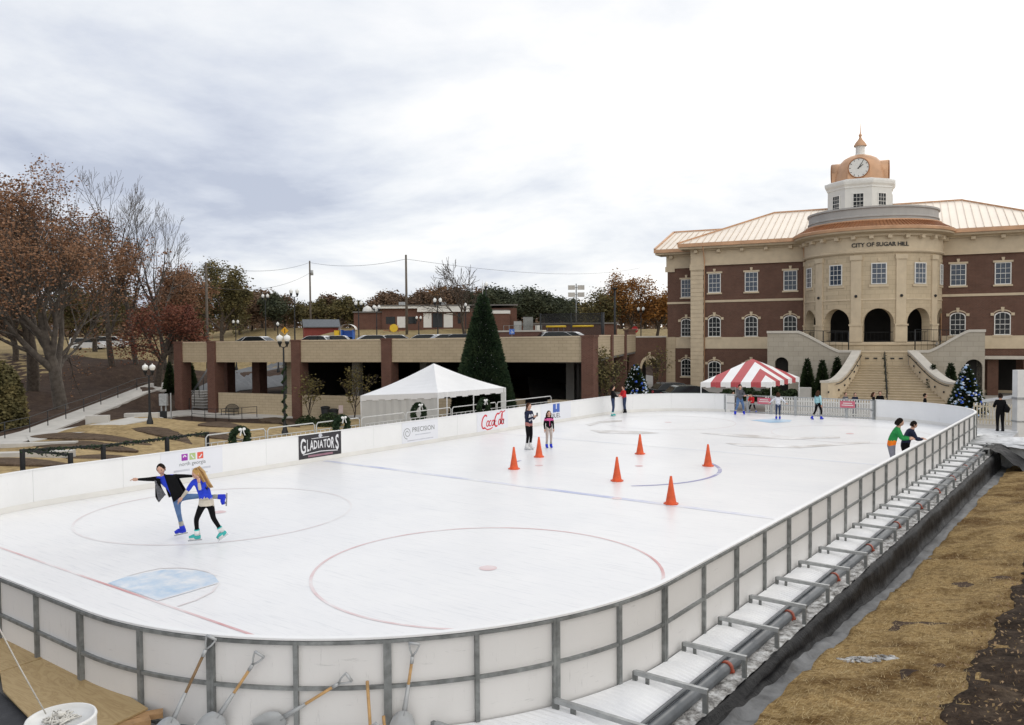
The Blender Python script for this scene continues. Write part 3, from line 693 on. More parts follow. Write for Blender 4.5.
# local frame: x along the front, -y outwards, z up
def window(x, y, z0, z1, w, arched=False, nx=3, nz=4, frame_mat="white_trim", parent=None, fn=None, glass="blue_glass", head=True, lights=True):
    fn = fn or (lambda a, d, z: (x + a, y - d, z))
    parent = parent or hall; h = w / 2
    rise = .28 * w if arched else 0
    top = lambda a: z1 - rise + (math.sqrt(max(0, 1 - (a / h) ** 2)) * rise if arched else 0)
    out = [(-h, z0), (h, z0)] + [(h * math.cos(PI * k / 10), top(h * math.cos(PI * k / 10))) for k in range(11)] if arched else [(-h, z0), (h, z0), (h, z1), (-h, z1)]
    t = .075
    if arched: inn = [(-h + t, z0 + t), (h - t, z0 + t)] + [((h - t) * math.cos(PI * k / 10), top(h * math.cos(PI * k / 10)) - t) for k in range(11)]
    else: inn = [(-h + t, z0 + t), (h - t, z0 + t), (h - t, z1 - t), (-h + t, z1 - t)]
    mb = MB(); n = len(out)
    O = [mb.V(fn(a, .06, z)) for a, z in out]; I = [mb.V(fn(a, .06, z)) for a, z in inn]; IB = [mb.V(fn(a, .012, z)) for a, z in inn]; OB = [mb.V(fn(a, -.02, z)) for a, z in out]
    for k in range(n):
        q = (k + 1) % n; mb.Fc([O[k], O[q], I[q], I[k]]); mb.Fc([I[k], I[q], IB[q], IB[k]]); mb.Fc([OB[k], OB[q], O[q], O[k]])
    f = mb.build("window", frame_mat, parent)
    mb = MB(); mb.poly([fn(a, .014, z) for a, z in inn]); mb.build("pane", glass, f)
    mb = MB(); iw, z0i, z1i = w - 2 * t, z0 + t, z1 - t
    def slab(a0, a1, za, zb): mb.prism([(a0, za), (a1, za), (a1, zb), (a0, zb)], lambda a, d, z: fn(a, d, z), .018, .042)
    for k in range(1, nx): a = -iw / 2 + iw * k / nx; slab(a - .014, a + .014, z0i, top(a) - t)
    for k in range(1, nz):
        z = z0i + (z1i - z0i - (rise * .4 if arched else 0)) * k / nz; hh = iw / 2 * (.98)
        slab(-hh, hh, z - (.014 if k != nz // 2 else .024), z + (.014 if k != nz // 2 else .024))
    mb.build("glazing_bar", "white_trim", f)
    if head:
        mb = MB()
        def st(a0, a1, za, zb, d=.12): mb.prism([(a0, za), (a1, za), (a1, zb), (a0, zb)], lambda a, dd, z: fn(a, dd, z), 0, d)
        st(-h - .12, h + .12, z0 - .16, z0 - .005); mb.build("sill", "stone", f); mb = MB()
        if arched:
            mb.prism([(-.09, z1 + .02), (.09, z1 + .02), (.14, z1 + .42), (-.14, z1 + .42)], lambda a, d, z: fn(a, d, z), 0, .14)
            for s in (-1, 1): st(s * (h + .15) - .13, s * (h + .15) + .13, z1 - .32, z1 - .08)
            ar = [((h + .07) * math.cos(PI * k / 12), z1 - rise + .06 + math.sin(PI * k / 12) * (rise + .05)) for k in range(13)]
            for (a, z), (c, zc) in zip(ar, ar[1:]): mb.prism([(a, z), (c, zc), (c * 1.0, zc + .10), (a * 1.0, z + .10)], lambda a_, d, z_: fn(a_, d, z_), 0, .075)
        else:
            st(-h - .14, h + .14, z1 + .005, z1 + .17); mb.prism([(-.08, z1 + .17), (.08, z1 + .17), (.13, z1 + .45), (-.13, z1 + .45)], lambda a, d, z: fn(a, d, z), 0, .14)
        mb.build("lintel", "stone", f)
    return f
def hb(name, mat, *boxes):
    mb = MB()
    for a, b_ in boxes: mb.box(a, b_)
    return mb.build(name, mat, hall)
ZG = -1.2; RX = 10.85; RR = 5.75; BO = math.radians(7.7)
L0, L1, R0, R1 = -5.71, 5.3, 16.42, 26.3
hb("wall", "brick", ((L0, 0, ZG), (L1, 16, 12.6))); hb("wall", "brick", ((R0, 0, ZG), (R1, 16, 12.6)))
hb("wall", "brick", ((-8.7, 2.0, ZG), (L0 - .01, 14.5, 12.4)))
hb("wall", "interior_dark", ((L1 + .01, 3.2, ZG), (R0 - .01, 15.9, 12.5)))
for x0, x1 in ((L0, L1), (R0, R1)):
    hb("stone_band", "stone", ((x0 - .05, -.07, 2.85), (x1, -.003, 3.98)))
    hb("string_course", "stone", ((x0 - .05, -.06, 7.44), (x1, -.003, 7.66)))
    hb("frieze", "stone", ((x0 - .08, -.10, 11.1), (x1, -.003, 12.55)), ((x0 - .14, -.20, 11.1), (x1, -.104, 11.28)))
    hb("base_course", "stone", ((x0 - .05, -.09, ZG), (x1, -.003, -.75)))
hb("stone_band", "stone", ((-8.76, 1.93, 2.85), (L0 - .06, 1.997, 3.98))); hb("string_course", "stone", ((-8.74, 1.95, 7.44), (L0 - .06, 1.997, 7.64)))
hb("frieze", "stone", ((-8.8, 1.9, 11.1), (L0 - .15, 1.997, 12.4)))
hb("stone_pier", "block", ((-8.95, 1.85, ZG), (-7.85, 1.925, 4.02))); hb("pier_capital", "stone", ((-8.9, 1.84, 10.75), (-7.9, 1.895, 11.3)))
mb = MB()
for k in range(30):
    z = ZG + k * .42; e = .03 if k % 2 else 0
    if z < 11: mb.box((L0 - .08, -.13, z + .015), (L0 + 1.2 + e, -.072, min(z + .405, 11.08)))
mb.build("quoin", "stone", hall)
hb("quoin", "stone", ((L0 - .09, -.071, ZG), (L0 + 1.18, -.004, 11.09)))
hb("pier_capital", "stone", ((L0 - .15, -.2, 10.7), (L0 + 1.3, -.135, 11.09)))
def cornice(x0, x1, y, z0=12.55, ends=True, parent=hall):
    mb = MB(); prof = [(0, 0), (-.25, .02), (-.3, .12), (-.85, .2), (-.9, .32)]
    for (a, za), (b_, zb) in zip(prof, prof[1:]): mb.poly([(x0, y + a, z0 + za), (x1, y + a, z0 + za), (x1, y + b_, z0 + zb), (x0, y + b_, z0 + zb)])
    mb.box((x0, y - .9, z0 + .321), (x1, y + .3, z0 + .40))
    mb.box((x0 - .95, y - .93, z0 + .20), (x0, y + 1.4, z0 + .398)) if ends else None
    mb.build("cornice", "stone", hall)
    n = int((x1 - x0) / 2.25)
    for k in range(n + 1): x = x0 + .6 + k * 2.25; mb = MB(); mb.box((x - .17, y - .52, z0 - .18), (x + .17, y - .1, z0 + .11)); mb.build("bracket_block", "stone", hall)
    mb = MB(); mb.box((x0 - (1.05 if ends else 0), y - 1.12, z0 + .401), (x1, y - .82, z0 + .74)); mb.build("gutter", "copper", hall)
cornice(L0 - .1, L1, 0); cornice(R0 - .3, R1, 0, ends=False); cornice(-8.8, L0 - .2, 2.0, 12.3)
for x in (-3.43, .13, 3.75, 17.85, 21.26, 24.7):
    window(x, 0, 8.4, 10.3, 1.24); window(x, 0, 4.03, 6.03, 1.24, True, glass="dark_glass")
    if x < 1: window(x, 0, -.45, 1.6, 1.24, True, glass="dark_glass")
for z0, z1, ar in ((8.1, 9.95, 0), (4.05, 5.9, 1), (-.05, 1.75, 1)): window(-6.72, 2.0, z0, z1, 1.1, bool(ar), glass="dark_glass" if ar else "blue_glass")
mb = MB()
for x in (L0 + 1.32, 5.0, R0 + .12):
    mb.tube([(x, -.95, 12.9), (x, -.6, 12.3), (x, -.17, 11.6), (x, -.17, ZG)], .055, 8)
mb.build("downspout", "copper", hall)
# main hipped roof with standing seams
def roof(name, e0, e1, y0, y1, ze, r0, r1, yr, zr, seam=.62):
    mb = MB(); ez = ze
    A, B_, C_, D_ = (e0, y0, ez), (e1, y0, ez), (e1, y1, ez), (e0, y1, ez); P, Q = (r0, yr, zr), (r1, yr, zr)
    mb.poly([A, B_, Q, P]); mb.poly([C_, D_, P, Q]); mb.poly([D_, A, P]); mb.poly([B_, C_, Q])
    mb.box((e0, y0, ez - .12), (e1, y1, ez - .004))
    mb.mi = 1
    n = int((e1 - e0) / seam)
    for k in range(1, n):
        x = e0 + seam * k
        t = 1.
        if x < r0: t = (x - e0) / (r0 - e0) if r0 > e0 else 1
        if x > r1: t = (e1 - x) / (e1 - r1) if e1 > r1 else 1
        p = Vector((x, y0, ez)); q = Vector((x, y0 + (yr - y0) * t, ez + (zr - ez) * t))
        mb.bar(p + Vector((0, 0, .03)), q + Vector((0, 0, .03)), .05, .07)
    mb.mi = 2
    for p, q in ((P, Q), (A, P), (B_, Q), (C_, Q), (D_, P)): mb.bar(Vector(p) + Vector((0, 0, .05)), Vector(q) + Vector((0, 0, .05)), .22, .14)
    return mb.build(name, ["roof_metal", "roof_seam", "copper"], hall)
roof("roof", -6.9, 26.9, -1.05, 17.4, 13.30, 1.1, 18.5, 8.2, 17.0)
roof("roof", -9.75, -4.0, .9, 15.6, 13.05, -9.6, -4.0, 8.2, 15.6)
# round entrance bay
def rmap(R):                                              # arc position -> cylinder
    return lambda a, d, z: (RX + (R - d) * math.sin(a / RR), -(R - d) * math.cos(a / RR), z)
SP = math.radians(35.5)
mb = MB(); arches = [(RR * (SP * k + BO), 1.22, 5.18, 3.45) for k in (-2, -1, 0, 1, 2)]
arch_wall(mb, -RR * PI / 2, RR * math.radians(96), 7.1, 3.45, arches, rmap(RR), .75)
mb.build("arcade_wall", "block", hall)
def arc_band(name, mat, R, prof, n=48, half=PI / 2):      # prof (radius offset, z)
    mb = MB(); mb.lathe([(R + r, z) for r, z in prof], (RX, 0, 0), n, -PI / 2 - half, -PI / 2 + half, smooth=False); return mb.build(name, mat, hall)
arc_band("bay_wall", "block", RR, [(0, 7.1), (0, 11.1)]); arc_band("bay_wall", "block", RR, [(0, ZG), (0, 3.448)])
arc_band("string_course", "stone", RR, [(.003, 7.08), (.05, 7.1), (.05, 7.2), (.003, 7.22)]); arc_band("string_course", "stone", RR, [(.003, 3.25), (.09, 3.27), (.09, 3.5), (.003, 3.52)])
arc_band("frieze", "stone", RR, [(0, 11.1), (.12, 11.1), (.2, 11.2), (.2, 11.3), (.08, 11.36), (.08, 12.5), (.3, 12.52), (.36, 12.7), (.95, 12.85), (1.0, 13.0)])
arc_band("gutter", "copper", RR, [(1.0, 13.0), (1.12, 13.02), (1.15, 13.25), (1.05, 13.3)], half=PI / 2 + .06)
arc_band("bay_roof", "copper_dark", RR, [(1.06, 13.26), (-.1, 13.88)], half=PI / 2 + .35)
mb = MB()
for k in range(61):
    a = -PI / 2 - 1.4 + 2.8 * k / 60; p = lambda R, z: (RX + R * math.cos(a), R * math.sin(a), z); mb.bar(p(RR + 1.05, 13.29), p(RR - .1, 13.91), .05, .06)
mb.build("roof_seam", "copper_dark", hall)
mb = MB(); mb.lathe([(RR - .08, 13.86), (RR - .02, 14.0), (RR - .15, 14.02)], (RX, 0, 0), 56); mb.build("flashing", "copper", hall)
mb = MB(); mb.lathe([(RR - .3, 13.4), (RR - .3, 14.2), (RR - .22, 14.25), (RR - .22, 14.35), (RR - .3, 14.4), (RR - .3, 14.95), (RR - .18, 15.0), (RR - .18, 15.15), (RR - .5, 15.16), (RR - .5, 14)], (RX, 0, 0), 56, smooth=False); mb.build("parapet", "drum_grey", hall)
for k in range(-6, 7):
    a = k * math.radians(13.5) + .03; f = rmap(RR); mb = MB()
    mb.prism([(a * RR - .16, 12.3), (a * RR + .16, 12.3), (a * RR + .16, 12.58), (a * RR - .16, 12.58)], lambda x, d, z: f(x, -d, z), .08, .5); mb.build("bracket_block", "stone", hall)
f0 = rmap(RR)
for k in (-2.5, -1.5, -.5, .5, 1.5, 2.5):
    xc = (k * SP + BO) * RR; mb = MB()
    if k > 2: continue
    if k < -2: xc = -RR * math.radians(84)
    def pb(x0, x1, z0, z1, d): mb.prism([(xc + x0, z0), (xc + (x0 + x1) / 2, z0), (xc + x1, z0), (xc + x1, z1), (xc + (x0 + x1) / 2, z1), (xc + x0, z1)], lambda x, dd, z: f0(x, -dd, z), .002, d)
    pb(-.42, .42, 5.0, 10.55, .10); pb(-.5, .5, 10.55, 10.95, .18); pb(-.5, .5, 3.53, 4.9, .16); pb(-.56, .56, 4.9, 5.05, .22); mb.build("pilaster", "stone", hall)
for k in (-2, -1, 0, 1, 2):
    xc = (k * SP + BO) * RR
    window(0, 0, 8.45, 10.25, 1.2, fn=(lambda xc: lambda a, d, z: f0(xc + a, -d - .04, z))(xc), head=False)
    mb = MB(); ff = (lambda xc: lambda a, d, z: f0(xc + a, -d, z))(xc)
    mb.prism([(-.75, 8.22), (.75, 8.22), (.75, 8.42), (-.75, 8.42)], ff, 0, .1); mb.prism([(-.08, 10.4), (.08, 10.4), (.1, 10.65), (-.1, 10.65)], ff, 0, .08); mb.build("sill", "stone", hall)
for k in (-1.5, -.5, .5, 1.5): c = f0((k * SP + BO) * RR, -.14, 7.45); mb = MB(); mb.sphere(c, .13, 8, 6); mb.build("wall_light", "black_iron", hall)
hb("balcony_floor", "concrete", ((RX - 5.4, -2.6, 3.2), (RX + 5.4, 3.1, 3.44)))
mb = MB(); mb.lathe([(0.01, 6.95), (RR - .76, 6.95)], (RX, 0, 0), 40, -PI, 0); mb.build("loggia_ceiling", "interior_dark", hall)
mb = MB(); mb.lathe([(RR - .77, 3.43), (0.01, 3.43)], (RX, 0, 0), 40, -PI, 0); mb.build("balcony_floor", "concrete", hall)
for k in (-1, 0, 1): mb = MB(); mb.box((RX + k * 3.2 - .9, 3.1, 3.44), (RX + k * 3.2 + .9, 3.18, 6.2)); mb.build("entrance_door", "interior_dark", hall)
mb = MB()                                                  # balcony rails in the arches
for k in (-2, -1, 0, 1, 2):
    for z in (3.6, 4.35): mb.tube([rmap(RR)((k * SP + BO) * RR + t * .61, .3, z) for t in (-2, -1, 0, 1, 2)], .022, 5)
    for j in range(-6, 7, 2): mb.cyl(rmap(RR)((k * SP + BO) * RR + j * .16, .3, 3.5), rmap(RR)((k * SP + BO) * RR + j * .16, .3, 4.35), .012, n=4)
mb.build("balcony_rail", "black_iron", hall)
mb = MB(); mapped_text(mb, "CITY OF SUGAR HILL", .48, lambda x, y, z: rmap(RR)(x + BO * RR + .1, -.115 - z, 11.66 + y), .03, 0, .008); mb.build("lettering", "black_iron", hall)
# clock tower
tw = empty("clock_tower", (9.45, 8.2, 0)); tw.parent = hall
AP = 2.95; OC = lambda r: r / math.cos(PI / 8)
def octa(prof): mb = MB(); mb.lathe([(OC(r), z) for r, z in prof], (0, 0, 0), 8, PI / 8, 2 * PI + PI / 8, smooth=False); return mb
octa([(AP, 13.5), (AP, 18.75)]).build("tower_wall", "tower_white", tw)
octa([(AP + .002, 18.5), (AP + .08, 18.55), (AP + .08, 18.7), (AP + .25, 18.9), (AP + .3, 19.1), (AP + .3, 19.25), (AP + .1, 19.3), (AP - .2, 19.45), (.1, 19.46)]).build("tower_cornice", "white_trim", tw)
octa([(AP + .06, 16.0), (AP + .06, 16.2), (AP, 16.24)]).build("string_course", "white_trim", tw)
for k in range(8):
    a = -PI / 2 + k * PI / 4; r_ = Matrix.Rotation(a + PI / 2, 3, "Z")
    fn = (lambda r_: lambda x, d, z: tuple(r_ @ Vector((x, -AP - d, z))))(r_)
    window(0, 0, 16.35, 18.0, 1.05, parent=tw, fn=fn, glass="dark_glass", head=False)
mb = MB(); mb.lathe([(2.5, 19.4), (2.52, 19.6), (2.46, 20.1), (2.3, 20.7), (2.0, 21.3), (1.55, 21.8), (1.0, 22.1), (.5, 22.22), (.01, 22.25)], n=40); mb.build("dome", "copper", tw)
for k in range(4):
    a = k * PI / 2 - PI / 2; r_ = Matrix.Rotation(a + PI / 2, 3, "Z"); T = lambda x, y, z: tuple(r_ @ Vector((x, y, z)))
    mb = MB(); mb.tube([T(0, -1.0, 20.5), T(0, -2.62, 20.5)], [1.02, 1.02], 28); mb.xf = r_.to_4x4(); mb.box((-1.02, -2.6, 19.46), (1.02, -1, 20.45)); h_ = mb.build("clock_housing", "copper", tw)
    mb = MB(); mb.tube([T(0, -2.625, 20.5), T(0, -2.66, 20.5)], .93, 32); mb.build("clock_face", "white_trim", h_)
    mb = MB(); fnc = lambda x, d, z: T(x, -2.662 - d, 20.5 + z)
    for j in range(12):
        t = j * PI / 6; q = [(math.sin(t) * .74 + math.cos(t) * s, math.cos(t) * .74 - math.sin(t) * s) for s in (-.03, .03)] + [(math.sin(t) * .86 + math.cos(t) * s, math.cos(t) * .86 - math.sin(t) * s) for s in (.03, -.03)]
        mb.prism(q, fnc, 0, .008)
    for ang, ln, wd in ((2 * PI * 1.12 / 12 + .35, .5, .055), (2 * PI * 5.2 / 60, .78, .04)):
        u_ = (math.sin(ang), math.cos(ang)); v_ = (u_[1], -u_[0])
        mb.prism([(-u_[0] * .12 + v_[0] * wd, -u_[1] * .12 + v_[1] * wd), (u_[0] * ln + v_[0] * wd * .5, u_[1] * ln + v_[1] * wd * .5), (u_[0] * ln - v_[0] * wd * .5, u_[1] * ln - v_[1] * wd * .5), (-u_[0] * .12 - v_[0] * wd, -u_[1] * .12 - v_[1] * wd)], fnc, .012, .03)
    mb.build("clock_hands", "black_iron", h_)
    mb = MB(); mb.tube([fnc(.95 * math.cos(2 * PI * t / 32), .01, .95 * math.sin(2 * PI * t / 32)) for t in range(32)], .05, 5, closed=True); mb.build("clock_rim", "copper_dark", h_)
mb = MB(); mb.lathe([(.55, 22.1), (.5, 22.3), (.44, 22.35), (.44, 23.1), (.55, 23.15)], n=16, smooth=False); mb.build("lantern", "white_trim", tw)
mb = MB(); mb.lathe([(.62, 23.1), (.62, 23.2), (.45, 23.5), (.2, 23.8), (.1, 24.05), (.17, 24.15), (.17, 24.25), (.08, 24.35), (.05, 24.6), (.01, 25.7)], n=16); mb.build("spire", "copper", tw)
# ------------------------------------------------------------------ entrance staircase
st_ = empty("entrance_staircase", B0, BANG, "wide stone entrance stairs with curved side walls before the city hall", "staircase")
def flat(y, sgn=1): return lambda x, d, z: (x, y + d, z)
WY = -10.0
def side(top, x0, x1, ac):
    mb = MB(); arch_wall(mb, x0, x1, top, ZG, [ac], flat(WY), .6); w_ = mb.build("side_wall", "grey_block", st_)
    mb = MB(); n = 30
    mb.sweep([(x0 - .05 + (x1 - x0 + .1) * i / n, WY + .3, top(x0 + (x1 - x0) * i / n)) for i in range(n + 1)], [(-.38, .002), (.38, .002), (.38, .2), (-.38, .2)]); mb.build("coping", "coping_stone", w_)
    mb = MB(); mb.box((ac[0] - ac[1] - .1, WY + .61, ZG), (ac[0] + ac[1] + .1, WY + .7, ac[2] + ac[1] + .1)); mb.build("niche_back", "interior_dark", w_)
smo = lambda t: max(0, min(1, t)) ** 2 * (3 - 2 * max(0, min(1, t)))
lin = lambda t: max(0, min(1, t))
side(lambda x: 4.33 - 1.63 * (.75 * lin((x - 5.6) / 3.1) + .25 * smo((x - 5.6) / 3.1)), 3.1, 10.4, (4.25, .55, 1.75, ZG))
side(lambda x: 2.70 + 1.6 * (.75 * lin((x - 15.4) / 2.7) + .25 * smo((x - 15.4) / 2.7)), 13.9, 19.2, (18.45, .6, 1.6, ZG))
mb = MB(); mb.box((3.11, WY + .61, ZG), (3.6, -.1, 4.3)); mb.box((18.7, WY + .61, ZG), (19.19, -.1, 4.28)); mb.build("return_wall", "grey_block", st_)
mb = MB(); mb.box((3.62, WY + .72, ZG), (10.4, -RR - .25, 2.6)); mb.box((13.9, WY + .72, ZG), (18.69, -RR - .25, 2.6)); mb.box((10.401, WY + .02, ZG), (13.899, -RR - .25, 2.72)); mb.build("landing", "block", st_)
mb = MB(); mb.box((10.401, WY - .06, 2.721), (13.899, WY + .5, 2.86)); mb.build("coping", "stone", st_)
NS = 16
mb = MB()
for k in range(NS):
    t0, t1 = k / NS, (k + 1) / NS; z = 1.72 - 2.85 * t0; y1 = WY - .02 - 5.6 * t0; y0 = WY - .02 - 5.6 * t1
    hw = 1.78 + 2.15 * t1 ** 1.4; cx_ = 12.15 + .6 * t1
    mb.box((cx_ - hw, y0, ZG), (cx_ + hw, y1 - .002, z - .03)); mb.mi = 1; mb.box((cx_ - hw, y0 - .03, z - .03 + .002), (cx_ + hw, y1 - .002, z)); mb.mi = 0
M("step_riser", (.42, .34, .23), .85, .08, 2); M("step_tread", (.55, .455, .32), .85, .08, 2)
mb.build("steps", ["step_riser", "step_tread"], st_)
for sg in (-1, 1):
    path = []
    for k in range(25):
        t = k / 24; hw = 1.78 + 2.15 * t ** 1.4 + .28; cx_ = 12.15 + .6 * t; z = 2.7 - 2.15 * smo(t * .95 + .05)
        path.append((cx_ + sg * hw, WY - .02 - 5.5 * t, z))
    path += [(path[-1][0] + sg * .35, path[-1][1] - .75, path[-1][2])]
    mb = MB(); prev = None
    n = len(path); Rg = []
    for k, p in enumerate(path):
        p = Vector(p); Rg.append([mb.V((p.x - .26, p.y, ZG)), mb.V((p.x + .26, p.y, ZG)), mb.V((p.x + .26, p.y, p.z)), mb.V((p.x - .26, p.y, p.z))])
    for A_, B_ in zip(Rg, Rg[1:]):
        for j in range(4): mb.Fc([A_[j], B_[j], B_[(j + 1) % 4], A_[(j + 1) % 4]])
    mb.Fc(Rg[0]); mb.Fc(Rg[-1][::-1]); cw = mb.build("cheek_wall", "stone", st_)
    mb = MB(); Rg = []
    for k, p in enumerate(path):
        p = Vector(p); Rg.append([mb.V((p.x - .34, p.y, p.z + .003)), mb.V((p.x + .34, p.y, p.z + .003)), mb.V((p.x + .34, p.y, p.z + .17)), mb.V((p.x - .34, p.y, p.z + .17))])
    for A_, B_ in zip(Rg, Rg[1:]):
        for j in range(4): mb.Fc([A_[j], B_[j], B_[(j + 1) % 4], A_[(j + 1) % 4]])
    mb.Fc(Rg[0]); mb.Fc(Rg[-1][::-1]); mb.build("coping", "coping_stone", cw)
    mb = MB(); mb.tube([(p[0] - sg * .42, p[1], p[2] - .12) for p in path[1:-1]], .035, 6)
    for p in path[2::5]: mb.cyl((p[0] - sg * .42, p[1], p[2] - .12), (p[0] - sg * .24, p[1], p[2] - .2), .02, n=5)
    mb.build("handrail", "black_iron", cw)
    mb = MB()
    for p in path[5::4]: mb.box((p[0] - sg * .29 - .04, p[1] - .14, p[2] - .75), (p[0] - sg * .29 + .04, p[1] + .14, p[2] - .62))
    mb.build("step_light", "black_iron", cw)
mb = MB()
for k in range(5): mb.box((10.9 + .62 * k - .14, WY - .05, 2.2), (10.9 + .62 * k + .14, WY + .019, 2.3))
mb.build("step_light", "black_iron", st_)
mb = MB(); cr_ = [(12.2, WY - .1, 2.75), (12.2, WY - .5, 2.6)] + [(12.2 + .3 * t, WY - .5 - 5.2 * t, 2.6 - 2.75 * t) for t in (.2, .4, .6, .8, 1)]
mb.tube(cr_, .045, 6)
for p in cr_[1:]: mb.cyl((p[0], p[1], p[2] - 1.0), p, .035, n=6)
mb.build("center_handrail", "black_iron", st_)
gl = MB(); rr = random.Random(6)
for k in range(900):
    t = rr.random(); p = Vector((12.2 + .3 * t, WY - .45 - 5.25 * t, 2.62 - 2.76 * t)) + Vector((rr.gauss(0, .07), rr.gauss(0, .09), rr.gauss(-.05, .09))); d = Vector((rr.gauss(0, 1), rr.gauss(0, 1), rr.gauss(0, 1))).normalized() * .08
    gl.poly([p, p + d, p + d.cross(Vector((.3, .5, .8))) * .5])
gl.build("garland", "needle", st_)
mb = MB()                                                  # rails on the upper landing edges
for x0, x1, zz in ((5.4, 9.4, 3.6), (14.4, 18.0, 3.6)):
    for z in (0.05, .95): mb.tube([(x0, -8.2, zz + z), (x1, -8.2, zz + z - .1)], .025, 5)
    for k in range(9): x = x0 + (x1 - x0) * k / 8; mb.cyl((x, -8.2, 2.6), (x, -8.2, zz + .95 - .1 * k / 8), .012 if k % 4 else .05, n=5)
mb.build("landing_rail", "black_iron", st_)
# canopy at the right of the hall
mb = MB(); mb.box((19.6, -4.2, 2.05), (27, -.1, 2.22)); mb.build("canopy", "coping_stone", hall)
mb = MB(); mb.box((22.4, -4.0, ZG), (23.3, -3.2, 2.04)); mb.box((19.9, -3.4, ZG), (20.7, -2.6, 2.04)); mb.build("canopy_pier", "brick", hall)
mb = MB(); mb.box((20.9, -.02, ZG), (22.3, -.004, 1.9)); mb.build("side_door", "interior_dark", hall)
# ------------------------------------------------------------------ parking deck
pA = atd(175, 345, 70); pA.z = 0; pB = atd(589, 345, 55); pB.z = 0
DL = (pB - pA).length; dang = math.atan2(pB.y - pA.y, pB.x - pA.x)
deck = empty("parking_deck", pA, dang, "long parking deck with tan block parapet and red brick piers", "parking deck")
DIR = (pB - pA).normalized()
def dx(px):                                                # local x along the front for a column
    r = ray(px, 350); a = Vector((r.x, r.y)); d = Vector((DIR.x, DIR.y)); P = Vector((pA.x, pA.y))
    den = a.x * d.y - a.y * d.x; t = (P.x * d.y - P.y * d.x) / den; q = a * t - P; return q.dot(d)
ztp = lambda x: 3.88 + .29 * x / DL
zbt = lambda x: 2.27 + .23 * x / DL
def sloped(mb, x0, x1, y0, y1, zl0, zl1, zu0, zu1):
    P = [(x0, y0, zl0), (x1, y0, zl1), (x1, y1, zl1), (x0, y1, zl0), (x0, y0, zu0), (x1, y0, zu1), (x1, y1, zu1), (x0, y1, zu0)]
    i = [mb.V(p) for p in P]
    for f in ((0, 3, 2, 1), (4, 5, 6, 7), (0, 1, 5, 4), (1, 2, 6, 5), (2, 3, 7, 6), (3, 0, 4, 7)): mb.Fc([i[k] for k in f])
mb = MB(); sloped(mb, .3, DL - .05, 0, .3, zbt(.3), zbt(DL), ztp(.3), ztp(DL)); par = mb.build("parapet", "deck_block", deck)
mb = MB(); sloped(mb, .25, DL - .04, -.04, .34, ztp(0) + .003, ztp(DL) + .003, ztp(0) + .1, ztp(DL) + .1); mb.build("coping", "stone", par)
M("slab_dark", (.16, .15, .14), .9, .15, 1)
pC = cam2w(12.4, 83); va = (pC - pB); RL = va.length; ra = math.atan2(va.y, va.x) - dang
mb = MB(); cxl = DL + RL * math.cos(ra); cyl_ = .3 + RL * math.sin(ra)
mb.prism([(.2, .301), (DL - .05, .301), (cxl - .05, cyl_), (.2, cyl_)], lambda x, d, y: (x, y, d), 2.42, 2.75); mb.build("roof_slab", "slab_dark", deck)
cols = [178, 212, 296.5, 387, 487, 588]
for i, px in enumerate(cols):
    x = dx(px); w = .42; x = min(max(x, w), DL - w + .35)
    mb = MB(); mb.box((x - w, -.16, -2.9), (x + w, .9, ztp(x) + .02)); mb.box((x - w - .06, -.2, ztp(x) + .021), (x + w + .06, .94, ztp(x) + .14)); mb.build("brick_pier", "deck_brick", deck)
    if i < 2:
        mb = MB(); mb.box((x - w, 5.2, -2.9), (x + w, 6.2, 2.4)); mb.build("brick_pier", "deck_brick", deck)
for a, b_ in ((217, 497), (513, 523), (547, 584)):
    x0, x1 = dx(a), dx(b_); t = -.22 if a < 500 else -.1
    mb = MB(); mb.box((x0, .05, -2.9), (x1, .35, t)); mb.build("low_wall", "deck_block", deck)
xb = dx(262)
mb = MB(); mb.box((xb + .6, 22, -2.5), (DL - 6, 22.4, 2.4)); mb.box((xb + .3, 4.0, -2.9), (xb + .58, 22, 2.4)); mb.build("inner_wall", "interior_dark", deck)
mb = MB(); mb.box((xb, 3.0, -2.9), (xb + .6, 3.95, 2.4)); mb.build("wall_end", "deck_block", deck)
mb = MB(); mb.box((dx(215), .36, -1.2), (DL - .5, 21.9, -.9)); mb.build("deck_floor", "slab_dark", deck)
for px, yy in ((250, 4.5), (325, 4.), (376, 7.), (432, 7), (470, 5), (540, 6), (520, 12), (350, 13), (410, 14)):
    x = dx(px) + yy * .0; mb = MB(); mb.box((x - .32, yy, -2.9), (x + .32, yy + .6, 2.4)); mb.build("concrete_column", "concrete" if px != 250 else "slab_dark", deck)
# return side towards the hall
pC = cam2w(12.4, 83); va = (pC - pB); RL = va.length; ra = math.atan2(va.y, va.x) - dang
rt = empty("side_return", (DL, .3, 0), ra); rt.parent = deck
mb = MB(); mb.box((.3, 0, 2.6), (RL, .3, 4.2)); mb.build("parapet", "deck_block", rt)
mb = MB(); mb.box((.3, -.04, 4.203), (RL, .34, 4.3)); mb.build("coping", "stone", rt)
for f_ in (.36, .68): mb = MB(); mb.box((RL * f_ - .5, -.14, -1.5), (RL * f_ + .5, .8, 4.32)); mb.build("brick_pier", "deck_brick", rt)
mb = MB(); mb.box((.4, .85, -1.5), (RL, 1.0, 2.6)); mb.build("inner_wall", "interior_dark", rt)  # added close behind the piers to block side light into the deck
